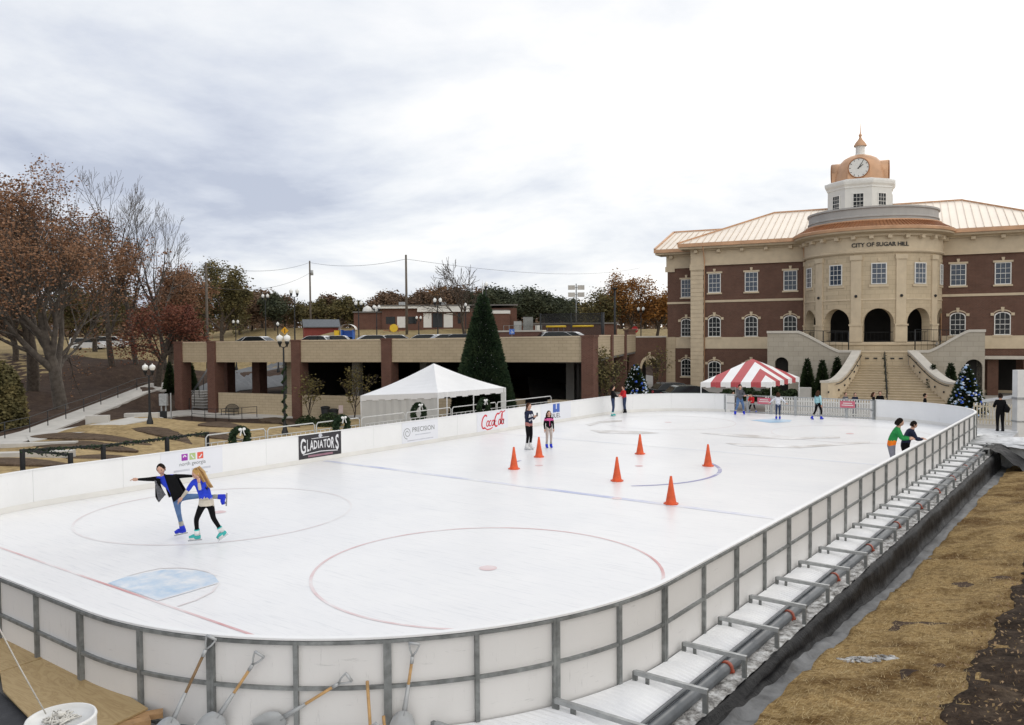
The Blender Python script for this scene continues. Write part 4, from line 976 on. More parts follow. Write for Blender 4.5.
# brick arch wall between deck and hall
aw = empty("arch_wall", (0, 0, 0), 0, "red brick garden wall with stone trimmed arch between deck and city hall", "brick wall")
hl = Matrix.Translation(B0) @ Matrix.Rotation(BANG, 4, "Z"); q = hl @ Vector((-8.75, 1.6, 0)); p0 = cam2w(12.1, 83.2); p0.z = 0; q.z = 0
aw.location = p0; aw.rotation_euler = (0, 0, math.atan2(q.y - p0.y, q.x - p0.x)); AL = (q - p0).length
acx = AL * .5
mb = MB(); arch_wall(mb, 0, AL, 4.0, -1.2, [(acx, .95, .85, -1.2)], lambda x, d, z: (x, d, z), .5); mb.build("wall", "brick", aw)
mb = MB()
A1 = [(acx + 1.0 * math.cos(PI * k / 16), .85 + 1.0 * math.sin(PI * k / 16)) for k in range(17)]; A2 = [(acx + 1.28 * math.cos(PI * k / 16), .85 + 1.28 * math.sin(PI * k / 16)) for k in range(17)]
for k in range(16): mb.prism([A1[k], A2[k], A2[k + 1], A1[k + 1]], lambda x, d, z: (x, -d, z), .002, .06)
mb.box((acx - .14, -.09, 2.1), (acx + .14, -.003, 2.5)); mb.build("arch_trim", "stone", aw)
mb = MB(); mb.box((.5, -.06, 4.003), (AL, .56, 4.15)); mb.build("coping", "coping_stone", aw)
mb = MB(); mb.box((-.45, -.1, -1.2), (.45, .6, 4.7)); mb.box((-.52, -.17, 4.703), (.52, .67, 4.85)); mb.build("gate_pier", "brick", aw)
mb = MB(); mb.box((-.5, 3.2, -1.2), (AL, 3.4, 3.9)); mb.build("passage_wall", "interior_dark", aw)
# ------------------------------------------------------------------ trees
def grow(seed, H_, r0, up=.5, spread=.75, levels=4, kids=(4, 4, 3, 3), first=.3, wob=.12, leaf=0, leafsize=.3, leafspread=.5, droop=0., twigs=True, stems=1, shrink=.68, minr=.012, lean=(0, 0)):
    """tapered trunk, limbs and a crown of leaf-sized faces; height about H_"""
    rr = random.Random(seed); T = MB(); Lf = MB(); tips = []
    def rec(p, d, L, r, lv):
        n = 5 if lv < 2 else 3; path = [p]; R = [r]; dirs = [d]
        for k in range(n):
            d = (d + Vector((rr.gauss(0, wob), rr.gauss(0, wob), rr.gauss(0, wob) * .5 + up * .12 * (1 if lv else .3) - droop * lv * .05))).normalized()
            p = p + d * (L / n); path.append(p); R.append(max(minr, r * (1 - .5 * (k + 1) / n))); dirs.append(d)
        T.tube(path, R, 8 if lv == 0 else (6 if lv == 1 else (4 if lv == 2 else 3)), cap=lv == levels)
        if lv >= levels - 1: tips.extend(path[1:])
        if lv == levels: return
        K = kids[min(lv, len(kids) - 1)]
        for j in range(K):
            t = (first if lv == 0 else .25) + (1 - (first if lv == 0 else .25)) * (j + rr.random() * .8) / K; t = min(t, 1.)
            f = t * n; i = min(int(f), n - 1); q = path[i].lerp(path[i + 1], f - i); dd = dirs[i]
            a = rr.uniform(0, 2 * PI) if lv else (j * 2.4 + rr.uniform(-.4, .4)); x, y = ngon_basis(dd)
            sp_ = spread * rr.uniform(.7, 1.2); nd = (dd * math.cos(sp_) + (x * math.cos(a) + y * math.sin(a)) * math.sin(sp_)).normalized()
            rec(q, nd, L * shrink * rr.uniform(.75, 1.15) * (1.15 - .35 * t if lv == 0 else 1), R[i] * (.62 if lv else .58), lv + 1)
        if lv: rec(path[-1], d, L * shrink * .8, R[-1] * .9, lv + 1)
    for s in range(stems):
        a = s * 2 * PI / stems + rr.random(); d = Vector((lean[0], lean[1], 1)) if stems == 1 else Vector((math.cos(a) * .35 + lean[0], math.sin(a) * .35 + lean[1], 1))
        rec(Vector((0, 0, -.3)), d.normalized(), H_ * .52, r0 / math.sqrt(stems), 0)
    top = max(p.z for p in tips); k = H_ / top
    T.v = [(x * k, y * k, z * k) for x, y, z in T.v]; tips = [p * k for p in tips]
    if leaf: tips = rr.sample(tips, max(3, int(len(tips) * .5)))
    for i in range(leaf):
        p = rr.choice(tips) + Vector((rr.gauss(0, leafspread), rr.gauss(0, leafspread), rr.gauss(0, leafspread * .8)))
        leaf_face(Lf, p, leafsize * rr.uniform(.5, 1.2), rr)
    return T, Lf
def leaf_face(mb, p, s, rr):
    d = Vector((rr.gauss(0, 1), rr.gauss(0, 1), rr.gauss(0, 1))).normalized(); x, y = ngon_basis(d)
    mb.poly([p + x * s * .5, p + y * s * .32, p - x * s * .5, p - y * s * .32])
def make_tree(name, label, T, Lf, bark, leafm, loc, rz=0, sc_=1, group=None, cat="tree"):
    t = empty(name, loc, rz, label, cat, group); t.scale = (sc_,) * 3 if not isinstance(sc_, tuple) else sc_
    T.build("trunk", bark, t)
    if Lf.f: Lf.build("crown", leafm, t)
    return t
def place(o, loc, rz, s, label=None, group=None):
    c = copy_tree(o); c.location = loc; c.rotation_euler = (0, 0, rz); c.scale = s if isinstance(s, tuple) else (s,) * 3
    return tag(c, label, None, group)
T, L_ = grow(21, 19.3, .72, up=.6, spread=.66, levels=5, kids=(6, 4, 3, 3, 2), first=.16, leaf=17000, leafsize=.22, leafspread=.28, shrink=.76, wob=.10, lean=(-.06, .05))
make_tree("oak_tree", "huge spreading oak with thin rusty leaves and pale forked trunk on the slope", T, L_, "pale_bark", "leaf_rust", gd(60, 62), .8)
T, L_ = grow(33, 17.5, .6, up=.6, spread=.6, levels=5, kids=(4, 4, 3, 3, 2), first=.35, leaf=13000, leafsize=.25, leafspread=.4, shrink=.74)
make_tree("oak_tree", "rusty oak with dark ivy covered trunk behind the huge pale oak", T, L_, "bark", "leaf_rust", gd(32, 70), 2.)
make_tree("oak_tree", "rusty oak at the far left edge, cut by the frame", *grow(35, 19, .6, up=.6, spread=.62, levels=5, kids=(4, 4, 3, 3, 2), first=.3, leaf=14000, leafsize=.25, leafspread=.4, shrink=.74), "bark", "leaf_rust", gd(-25, 66), 1.)
T, L_ = grow(44, 17, .4, up=.8, spread=.5, wob=.08, levels=5, kids=(4, 4, 3, 3, 2), first=.3, leaf=7000, leafsize=.27, leafspread=.42, shrink=.7)
make_tree("oak_tree", "tall russet tree with sparse top right of the huge oak", T, L_, "bark", "leaf_rust", gd(112, 88), .3)
T, L_ = grow(52, 9.5, .3, up=.25, spread=.8, wob=.08, levels=4, kids=(6, 4, 4, 3), first=.3, leaf=9000, leafsize=.26, leafspread=.35, droop=.2, shrink=.62)
make_tree("maple_tree", "low red leaved tree beside the end pier of the deck", T, L_, "bark", "leaf_red", gd(156, 84), 1.)
T2, L2 = grow(53, 12.5, .35, up=.5, spread=.7, wob=.08, levels=4, kids=(6, 4, 4, 3), first=.3, leaf=9000, leafsize=.3, leafspread=.42, shrink=.62)
make_tree("maple_tree", "round russet tree behind the low red tree", T2, L2, "bark", "leaf_rust", gd(170, 104), 2.)
make_tree("maple_tree", "olive green tree seen under the boughs of the huge oak", *grow(54, 12, .35, up=.4, spread=.8, levels=4, kids=(6, 4, 4, 3), first=.2, leaf=9000, leafsize=.36, leafspread=.55, shrink=.7), "bark", "leaf_olive", gd(95, 112), 2.)
make_tree("maple_tree", "dark russet tree low on the slope between the oaks", *grow(55, 12, .35, up=.4, spread=.8, levels=4, kids=(6, 4, 4, 3), first=.2, leaf=9000, leafsize=.36, leafspread=.55, shrink=.7), "bark", "leaf_rust", gd(15, 92), 2.)
T, L_ = grow(61, 21.5, .27, up=.9, spread=.52, levels=5, kids=(5, 3, 3, 2, 2), first=.38, shrink=.62, minr=.014, wob=.08)
make_tree("bare_tree", "taller bare tree with two leaders left of the other bare tree", T, L_, "pale_bark", "leaf_rust", gd(136, 90), 0.4)
T, L_ = grow(68, 20.5, .26, up=.85, spread=.6, levels=5, kids=(5, 3, 3, 2, 2), first=.4, shrink=.62, minr=.014, wob=.09)
make_tree("bare_tree", "bare tree with branches spreading towards the utility pole", T, L_, "pale_bark", "leaf_rust", gd(166, 92), 4.2)
T, L_ = grow(71, 14.5, .4, up=.5, spread=.7, levels=4, kids=(6, 5, 4, 3), first=.2, leaf=15000, leafsize=.42, leafspread=.6, shrink=.68)
make_tree("round_tree", "olive yellow round tree behind the left utility pole", T, L_, "bark", "leaf_olive", gd(222, 150), .4, 1.05)
T, L_ = grow(73, 9.5, .2, up=.5, spread=.7, levels=4, kids=(5, 4, 3, 3), first=.25, shrink=.7, minr=.025)
make_tree("bare_tree", "small bare tree standing left of the tall dark holiday tree", T, L_, "bark", "leaf_rust", gd(465, 112), .4, 1.15)
T, L_ = grow(75, 14, .35, up=.6, spread=.6, levels=4, kids=(6, 5, 4, 3), first=.2, leaf=6500, leafsize=.45, leafspread=.6, shrink=.68)
make_tree("autumn_tree", "orange brown autumn tree left of the city hall", T, L_, "bark", "leaf_orange", gd(634, 150), .4, .86)
make_tree("autumn_tree", "shorter brown autumn tree against the city hall corner", *grow(76, 9, .3, up=.6, spread=.6, levels=4, kids=(6, 5, 4, 3), first=.2, leaf=4500, leafsize=.45, leafspread=.6, shrink=.68), "bark", "leaf_orange", gd(657, 150), .4, 1.05)
make_tree("autumn_tree", "green yellow tree beside the ball field lights", *grow(77, 8.5, .3, up=.5, spread=.7, levels=4, kids=(6, 5, 4, 3), first=.15, leaf=6000, leafsize=.45, leafspread=.6, shrink=.68), "bark", "leaf_olive", gd(604, 150), .4, 1.05)
# far wood: individual trees of a few kinds
protos = {}
for kk, (seed, H0, lm_, nl, up_) in {"rust": (81, 11, "leaf_far_rust", 3600, .4), "olive": (82, 11, "leaf_olive", 3600, .5), "pine": (83, 12, "pine", 4200, .5), "orange": (84, 10, "leaf_far_orange", 3000, .4)}.items():
    protos[kk] = (grow(seed, H0, .3, up=up_, spread=.7, levels=3, kids=(9, 5, 4), first=.12, leaf=nl, leafsize=.8, leafspread=.75, shrink=.62), lm_, H0)
FG = "trees of the distant wood behind the school"
LB = {"rust": "distant rust brown tree in the wood behind the school", "olive": "distant dull olive tree in the wood behind the school", "pine": "distant dark pine in the wood behind the school", "orange": "distant orange brown tree in the wood behind the school"}
made = {}
wm = MB(); rr_w = random.Random(77)
for i in range(16000):
    px = rr_w.uniform(-250, 720); d = rr_w.uniform(215, 260); g = cam2w((px - 512) / 823 * d, d); z = h1(g) + rr_w.random() ** .8 * (5.5 + 2.2 * vn(px * .06, 3.3) + 1.2 * vn(px * .21, 9.1)); leaf_face(wm, Vector((g.x, g.y, z)), 1.5 * rr_w.uniform(.6, 1.3), rr_w)
tag(wm.build("distant_woods", "leaf_far_rust"), "low brown woods closing the view behind everything", "woods", kind="stuff")
def far(kind, px, d, ytop):
    (T, Lf), lm_, H0 = protos[kind]; loc = gd(px, d); hz_ = 335 - .0078 * (px - 512); ht = H + (hz_ - ytop) * d / 823 - loc.z
    rr_ = random.Random(px * 7 + d); s = ht / H0; nm = "pine_tree" if kind == "pine" else "woodland_tree"
    if kind not in made: made[kind] = make_tree(nm, LB[kind], T, Lf, "bark", lm_, loc, rr_.uniform(0, 6), s, FG)
    else: place(made[kind], loc, rr_.uniform(0, 6), (s * rr_.uniform(.9, 1.2), s * rr_.uniform(.9, 1.2), s))
for px, d, y, k in [(186,175,292,"rust"),(205,180,296,"olive"),(240,185,288,"rust"),(252,190,294,"rust"),(263,200,291,"rust"),(275,185,293,"pine"),(285,195,296,"rust"),(296,190,302,"olive"),(306,200,306,"rust"),(318,185,298,"olive"),(330,190,295,"rust"),(341,185,296,"olive"),(350,200,297,"olive"),(362,190,302,"olive"),(372,195,304,"rust"),
    (383,185,294,"rust"),(391,195,292,"rust"),(402,190,296,"rust"),(412,200,293,"olive"),(422,190,291,"rust"),(431,195,288,"orange"),(441,200,287,"orange"),(450,190,290,"rust"),(459,195,289,"rust"),(470,190,291,"pine"),(480,200,290,"rust"),(490,190,288,"pine"),(498,185,287,"pine"),(507,190,290,"pine"),(516,195,291,"pine"),(525,185,289,"pine"),(534,190,289,"pine"),
    (543,185,291,"pine"),(550,195,294,"pine"),(558,190,297,"pine"),(566,185,300,"pine"),(574,195,299,"pine"),(582,190,306,"olive"),(590,200,308,"olive"),(600,195,306,"rust"),(612,190,300,"olive"),(622,200,302,"rust"),(645,195,302,"orange"),(656,190,306,"rust"),(668,195,308,"olive"),(170,190,298,"olive"),(150,185,300,"olive"),(125,190,300,"rust"),(100,185,302,"olive"),(70,190,300,"rust"),(40,185,302,"olive"),(10,190,300,"rust"),(-20,190,300,"olive")]:
    far(k, px, d, y)
# conifers and shrubs
def cone_tree(h, r, n, seed, size=.1, r_in=.55, base=.05):
    rr = random.Random(seed); mb = MB()
    for i in range(n):
        t = 1 - math.sqrt(rr.random()); z = base * h + t * h * (1 - base); R = r * (1 - t) ** .85 * rr.uniform(r_in, 1.02) + .02; a = rr.uniform(0, 2 * PI)
        p = Vector((R * math.cos(a), R * math.sin(a), z)); d = Vector((math.cos(a), math.sin(a), rr.uniform(.1, .9))).normalized(); s = size * rr.uniform(.6, 1.3); x = d.cross(Vector((rr.gauss(0, 1), rr.gauss(0, 1), rr.gauss(0, 1)))).normalized()
        mb.poly([p - x * s * .35, p + x * s * .35, p + d * s])
    return mb
arb = empty("arborvitae", (0, 0, 0), 0, "dark pointed evergreen before the stair wall", "evergreen", "pointed evergreens before the stair walls")
cone_tree(3.2, .62, 3800, 3, .2).build("crown", "leaf_green", arb); mb = MB(); mb.cyl((0, 0, -.2), (0, 0, 1.5), .09, .05); mb.build("trunk", "bark", arb)
hall_m = Matrix.Translation(B0) @ Matrix.Rotation(BANG, 4, "Z")
hl = lambda x, y, z=0: hall_m @ Vector((x, y, z))
for i, (px, d, hs, lab) in enumerate(((807.5, 66.5, 1.02, "dark pointed evergreen left of the stairs, furthest from them"), (822.5, 66, 1., "dark pointed evergreen left of the stairs, middle of three"), (837.5, 66.5, 1.05, "dark pointed evergreen left of the stairs, tight to the curved wall"), (933.5, 62, .9, "dark pointed evergreen right of the stairs, tight to the curved wall"), (951, 61.5, .95, "dark pointed evergreen right of the stairs beside the blue decorated tree"), (190.5, 80, .95, "dark pointed evergreen seen between the brick piers of the deck"), (169, 80, 1.0, "dark pointed evergreen beside the walkway top at the deck's end"))):
    loc = gd(px, d)
    if i == 0: arb.location = loc; arb.scale = (hs,) * 3; tag(arb, lab)
    else: place(arb, loc, i, hs, lab)
def shrub(seed, r, h, n, size=.14):
    rr = random.Random(seed); mb = MB()
    for i in range(n):
        d = Vector((rr.gauss(0, 1), rr.gauss(0, 1), abs(rr.gauss(0, 1)))).normalized(); q = rr.random() ** .35
        leaf_face(mb, Vector((d.x * r * q, d.y * r * q, .05 + d.z * h * q)), size * rr.uniform(.6, 1.3), rr)
    return mb
SG = "low dark shrubs before the stair walls"
sh0 = None
for i, px in enumerate((728, 738, 748, 757, 766, 775, 784, 792, 676, 688)):
    loc = gd(px, 64 + (i % 3))
    if sh0 is None: sh0 = empty("shrub", loc, 0, "low dark green shrub before the city hall", "shrub", SG); shrub(2, .8, 1.0, 900, .2).build("foliage", "leaf_green", sh0); mb = MB(); mb.cyl((0, 0, -.1), (0, 0, .5), .05, .03, 6); mb.build("stem", "bark", sh0)
    else: place(sh0, loc, i * 1.3, .8 + .1 * (i % 3))
for i, (px, py, r, h_, lab, mt_) in enumerate(((307, 427, .9, .8, "green shrub beside the lamp post behind the boards", "leaf_green"), (329, 428, .9, 1.0, "green shrub before the dark trash bins", "leaf_green"), (311, 416, .5, .6, "small rounded shrub left of the trash bins", "leaf_green"), (3, 428, 1.5, 4.3, "big yellow green bush at the left edge below the oaks", "leaf_olive"))):
    o = empty("shrub", gp(px, py), 0, lab, "shrub"); shrub(20 + i, r, h_, 1200 if h_ < 2 else 7000, .14 if h_ < 2 else .24).build("foliage", mt_, o); mb = MB(); mb.cyl((0, 0, -.1), (0, 0, h_ * .6), .05, .03, 6); mb.build("stem", "bark", o)
# saplings in front of the deck
for i, (px, d, h_, lab, mt_, nl) in enumerate(((307, 61, 3.9, "thin olive sapling before a brick pier of the deck", "leaf_sapling", 450), (353, 59, 4.0, "thin olive sapling before the dark deck opening by the tent", "leaf_sapling", 520), (607, 57, 4.5, "bushy olive yellow tree before the deck's side return", "leaf_olive", 1700), (657, 70, 4.3, "thin yellow green tree before the brick arch", "leaf_sapling", 420))):
    T, L_ = grow(90 + i, h_, .05, up=.6, spread=.42, levels=3, kids=(7, 4, 3), first=.3 if i != 2 else .08, leaf=nl, leafsize=.2, leafspread=.16 if i != 2 else .3, wob=.07, shrink=.6, minr=.008)
    make_tree("sapling", lab, T, L_, "bark", mt_, gd(px, d), i)
# tall dark holiday tree
loc = gd(483, 52); ht = H + (335.2 - 292) * 52 / 823 - loc.z
xm = empty("holiday_tree", loc, 0, "tall dark green cone shaped holiday tree behind the white tent", "holiday tree")
mb = cone_tree(ht, 2.15, 26000, 9, .2, .9, 0); mb.v = [(x, y, z) for x, y, z in mb.v]; mb.build("crown", "needle", xm)
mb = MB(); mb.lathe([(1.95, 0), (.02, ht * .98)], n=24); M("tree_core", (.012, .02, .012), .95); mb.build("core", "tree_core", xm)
mb = MB(); mb.cyl((0, 0, ht - .2), (0, 0, ht + .75), .03, .01, 6)
for k in range(5): a = k * 2 * PI / 5; mb.bar((0, 0, ht + .35), (.22 * math.sin(a), 0, ht + .35 + .22 * math.cos(a)), .05, .03)
mb.build("top_star", "white_metal", xm)
rr = random.Random(12); mb = MB()
for k in range(420):
    t = 1 - math.sqrt(rr.random()); a = rr.uniform(0, 2 * PI); R = 2.12 * (1 - t) ** .85 + .03; mb.sphere((R * math.cos(a), R * math.sin(a), t * ht), .03, 5, 3)
mb.build("ornaments", "galv_light", xm); xm.children[-1]["kind"] = "stuff"
def deco_tree(px, d, ytop, lab, seed, r):
    loc = gd(px, d); ht = H + (335 - .0078 * (px - 512) - ytop) * d / 823 - loc.z
    o = empty("decorated_tree", loc, 0, lab, "holiday tree"); cone_tree(ht, r, 5000, seed, .2, .5, .05).build("crown", "leaf_green", o)
    mb = MB(); mb.cyl((0, 0, -.1), (0, 0, ht * .7), .08, .03, 6); mb.build("trunk", "bark", o)
    rr = random.Random(seed); M("bauble_blue", (.05, .12, .55), .25); M("bauble_white", (.72, .76, .82), .3); M("bauble_pale", (.35, .5, .75), .3)
    for nm, m_ in (("blue_ornaments", "bauble_blue"), ("white_ornaments", "bauble_white"), ("pale_ornaments", "bauble_pale")):
        mb = MB()
        for k in range(170 if nm[0] == "w" else 75):
            t = 1 - math.sqrt(rr.random()); a = rr.uniform(0, 2 * PI); R = r * (1 - t) ** .85 + .02; s = rr.uniform(.04, .12)
            mb.sphere((R * math.cos(a), R * math.sin(a), .1 + t * ht), s, 6, 4, (1, 1, rr.uniform(.4, 1)))
        mb.build(nm, m_, o)
deco_tree(635.5, 58, 364, "decorated tree with white and blue ornaments before the brick arch", 5, 1.25)
deco_tree(967, 52, 365, "decorated tree with blue and white ornaments behind the far right boards", 8, 1.15)
# ------------------------------------------------------------------ lamps and poles
M("globe", (.80, .80, .76), .3, .03)
def lamp(px, loc, ytop, lab, heads=2, arm=.28, r=.17, wreath=False, name="street_lamp", group=None):
    d = depth(loc); hz_ = 335 - .0078 * (px - 512); ztop = H + (hz_ - ytop) * d / 823; h_ = ztop - loc.z
    o = empty(name, loc, YAW + random.uniform(-.2, .2), lab, "street lamp", group)
    mb = MB(); mb.lathe([(.2, -.1), (.2, .25), (.14, .4), (.09, .7), (.07, 1.), (.05, h_ - .75)], n=10); mb.build("pole", "black_iron", o)
    if heads == 2: mb = MB(); mb.tube([(-arm, 0, h_ - .55), (-arm * .6, 0, h_ - .72), (0, 0, h_ - .75), (arm * .6, 0, h_ - .72), (arm, 0, h_ - .55)], .03, 6); mb.build("arm", "black_iron", o)
    for x in ((-arm, arm) if heads == 2 else (0,)):
        mb = MB(); mb.lathe([(.02, h_ - .74), (.06, h_ - .62), (.12, h_ - .5), (.13, h_ - .42), (.11, h_ - .38)], (x, 0, 0), 10); s_ = mb.build("lamp_holder", "black_iron", o)
        mb = MB(); mb.lathe([(.11, h_ - .39), (r, h_ - .27), (r * .95, h_ - .12), (.1, h_ - .05), (.03, h_ - .02), (.012, h_ + .06)], (x, 0, 0), 12); mb.build("globe", "globe", s_)
    return o
def onroof(px, d): p = ray(px, 345) * d; return Vector((p.x, p.y, 3.0))
nl_ = lamp(284, gp(285, 436), 334.5, "black twin globe lamp with winding garland behind the rink boards", 2, .22, .2)
mb = MB(); rr = random.Random(3); hh = 4.6
for k in range(900):
    t = rr.random(); a = t * 40 + rr.uniform(-.4, .4); p = Vector((.1 * math.cos(a), .1 * math.sin(a), .6 + t * 3.6)); leaf_face(mb, p + Vector((rr.gauss(0, .03), rr.gauss(0, .03), 0)), .12, rr)
mb.build("garland", "needle", nl_)
lamp(150, gp(150, 425), 364, "black twin globe lamp beside the walkway below the slope", 2, .25, .19)
for px, d, y, n, lab in ((295, 76, 289, 2, "tall twin globe lamp on the deck right of the yellow sign"), (266, 92, 294, 2, "twin globe lamp behind the left part of the deck"), (236, 105, 320, 2, "short twin globe lamp near the road left of the deck"), (278, 95, 322, 1, "single globe lamp behind the yellow warning sign"), (359, 84, 301, 2, "twin globe lamp left of the blue playhouse front"), (377, 92, 305, 2, "twin globe lamp before the brick end of the school"), (438, 80, 298, 2, "twin globe lamp before the school's white doors"), (486.5, 74, 282, 1, "single globe lamp rising above the dark holiday tree"), (466, 100, 303, 1, "single globe lamp beside the small bare tree"), (419, 112, 316, 2, "short twin globe lamp on the school lawn"), (641, 96, 307, 2, "twin globe lamp left of the city hall")):
    lamp(px, onroof(px, d) if d < 93 and px < 590 else gd(px, d), y, lab, n, .28)
# lamp with flat head
loc = gd(615, 92); h_ = H + (334 - 288) * 92 / 823 - loc.z; o = empty("parking_light", loc, YAW, "tall black pole light with a flat head left of the city hall", "street lamp")
mb = MB(); mb.cyl((0, 0, -.1), (0, 0, h_), .13, .1, 8); mb.build("pole", "black_iron", o); mb = MB(); mb.lathe([(.1, h_ - .25), (.3, h_ - .1), (.36, h_), (.05, h_ + .06)], n=8); mb.build("head", "black_iron", o)
# ball field floodlight
loc = gd(576.5, 150); h_ = H + (334.5 - 287) * 150 / 823 - loc.z; o = empty("floodlight", loc, YAW, "ball field floodlight mast with four light banks", "floodlight")
mb = MB(); mb.cyl((0, 0, 0), (0, 0, h_ + .6), .16, .1, 8); mb.bar((-1.1, 0, h_ - .1), (1.1, 0, h_ - .1), .1, .1); mb.bar((-1.1, 0, h_ - 1.4), (1.1, 0, h_ - 1.4), .1, .1); mb.build("mast", "galv", o)
for x in (-.85, .85):
    for z in (h_ - .1, h_ - 1.4): mb = MB(); mb.box((x - .62, -.3, z - .4), (x + .62, .1, z + .4)); mb.build("light_bank", "concrete_light", o)
# utility poles and wires
M("pole_wood", (.13, .11, .09), .95, .2, 3)
upole = []
for px, d, y, lab in ((207.5, 98, 263, "left utility pole between the russet trees and the deck"), (311, 150, 261, "utility pole with transformer behind the red shed"), (407, 118, 255, "utility pole before the school front")):
    loc = gd(px, d); h_ = H + (335 - .0078 * (px - 512) - y) * d / 823 - loc.z; o = empty("utility_pole", loc, YAW, lab, "utility pole")
    mb = MB(); mb.cyl((0, 0, -.3), (0, 0, h_), .2, .14, 8); mb.build("pole", "pole_wood", o)
    if px == 311: mb = MB(); mb.cyl((.35, 0, h_ - 2.6), (.35, 0, h_ - 1.7), .28, n=10); mb.build("transformer", "galv_light", o)
    upole.append(loc + Vector((0, 0, h_)))
def wire(a, b_, sag, lab):
    mb = MB(); mb.tube([a.lerp(b_, t / 16) - Vector((0, 0, sag * 4 * (t / 16) * (1 - t / 16))) for t in range(17)], .022, 4); tag(mb.build("overhead_wire", "rubber"), lab, "wire")
wire(upole[0] - Vector((0, 0, .4)), upole[1] - Vector((0, 0, .3)), 1.0, "upper overhead wire between the left pole and the transformer pole"); wire(upole[1] - Vector((0, 0, .3)), upole[2] - Vector((0, 0, .6)), .8, "upper overhead wire between the transformer pole and the school pole")
wire(upole[0] - Vector((0, 0, 2.8)), upole[1] - Vector((0, 0, 2.2)), 1.4, "lower overhead wire between the left pole and the transformer pole"); wire(upole[2] - Vector((0, 0, .6)), atd(640, 268, 260), 2., "overhead wire running right from the school pole")
# ------------------------------------------------------------------ cars
def car(name, lab, loc, rz, col, van=False, group=None, cat="car"):
    o = empty(name, loc, rz, lab, cat, group); pm = "paint_" + col
    M(pm, {"white": (.75, .75, .75), "black": (.02, .022, .025), "silver": (.4, .41, .42), "green": (.03, .045, .04), "red": (.25, .03, .03)}[col], .25, .03, spec=.6)
    hr = 1.75 if van else 1.45
    side_ = [(-2.2, .3), (2.2, .3), (2.25, .62), (2.1, .82), (1.15, .95), (-2.15, .95), (-2.25, .6)] if not van else [(-2.3, .3), (2.3, .3), (2.35, .7), (2.1, .95), (1.5, 1.05), (-2.3, 1.05), (-2.35, .6)]
    cab = [(-1.9, .95), (1.1, .95), (.35, hr - .05), (.1, hr), (-1.2, hr), (-1.45, hr - .06)] if not van else [(-2.28, 1.05), (1.5, 1.05), (.7, hr - .05), (.5, hr), (-2.1, hr), (-2.2, hr - .06)]
    mb = MB(); mb.prism(side_, lambda x, d, z: (x, d, z), -.88, .88); mb.prism(cab, lambda x, d, z: (x, d * (1 - .12 * (z - .95) / .5), z), -.80, .80); mb.build("body", pm, o)
    gw = [(a * .93 - .03, .95 + (z - .95) * .86 + .05) for a, z in cab]
    for s in (-1, 1):
        mb = MB(); mb.poly([(a, s * (.80 * (1 - .12 * (z - .95) / .5) + .006), z) for a, z in gw]); mb.build("side_window", "dark_glass", o)
    for (a, z), (c, zc), sx, nm in ((cab[1], cab[2], 1, "windscreen"), (cab[0], cab[5], -1, "rear_window")):
        mb = MB(); p = lambda t, y: (a + (c - a) * t + sx * .012, y * (1 - .1 * t), z + (zc - z) * t + .012); mb.poly([p(.12, -.7), p(.12, .7), p(.9, .7), p(.9, -.7)]); mb.build(nm, "dark_glass", o)
    for x in (-1.4, 1.4):
        for y in (-.82, .82): mb = MB(); mb.cyl((x, y - .1, .31), (x, y + .1, .31), .32, n=16); w_ = mb.build("wheel", "rubber", o); mb = MB(); mb.cyl((x, y - .105, .31), (x, y + .105, .31), .19, n=12); mb.build("rim", "galv_light", w_)
    for y in (-.62, .62):
        mb = MB(); mb.box((2.13, y - .16, .6), (2.24, y + .16, .76)); mb.build("headlight", "plastic_white", o); mb = MB(); mb.box((-2.262, y - .14, .66), (-2.18, y + .14, .86)); mb.build("tail_light", "tent_red", o)
    return o
for px, d, c, van, lab in ((247, 84, "silver", 0, "silver car on the deck roof, leftmost of the parked row"), (262, 82, "white", 0, "white car on the deck roof left of the twin lamp"), (313, 79, "white", 0, "white hatchback on the deck roof right of the twin lamp"), (331, 80, "white", 0, "white sedan on the deck roof beside the hatchback"), (367, 78, "white", 0, "white car on the deck roof below the blue playhouse"), (400, 79, "white", 0, "white car on the deck roof before the yellow slide"), (421, 80, "white", 0, "white car on the deck roof right of the school pole"), (441, 76, "white", 0, "white car on the deck roof beneath the school's white doors"), (457, 76, "silver", 0, "silver car on the deck roof left of the holiday tree")):
    car("parked_car", lab, onroof(px, d) + Vector((0, 0, -.02 + .004 * (px - 300) / 10 )), YAW + random.uniform(-.35, .35) + (PI if px % 2 else 0), c, bool(van), "cars on the deck roof")
car("parked_car", "dark glazed silver car on the deck roof before the ball field fence", onroof(560, 68) + Vector((0, 0, .15)), YAW + .2, "silver", False, "cars on the deck roof"); car("parked_car", "white car behind the silver one by the ball field fence", onroof(574, 72) + Vector((0, 0, .15)), YAW - .3, "white", False, "cars on the deck roof")
car("parked_car", "dark green car before the city hall behind the far boards", gd(692, 62), YAW + .1, "green"); car("parked_car", "black car with red tail lights left of the dark green car", gd(676, 66), YAW + .2, "black")
for px, d, lab in ((88, 120, "white van glimpsed under the oak boughs, left of two"), (112, 122, "white van glimpsed under the oak boughs, right of two")): car("parked_van", lab, gd(px, d), YAW + .2, "white", True, cat="van")
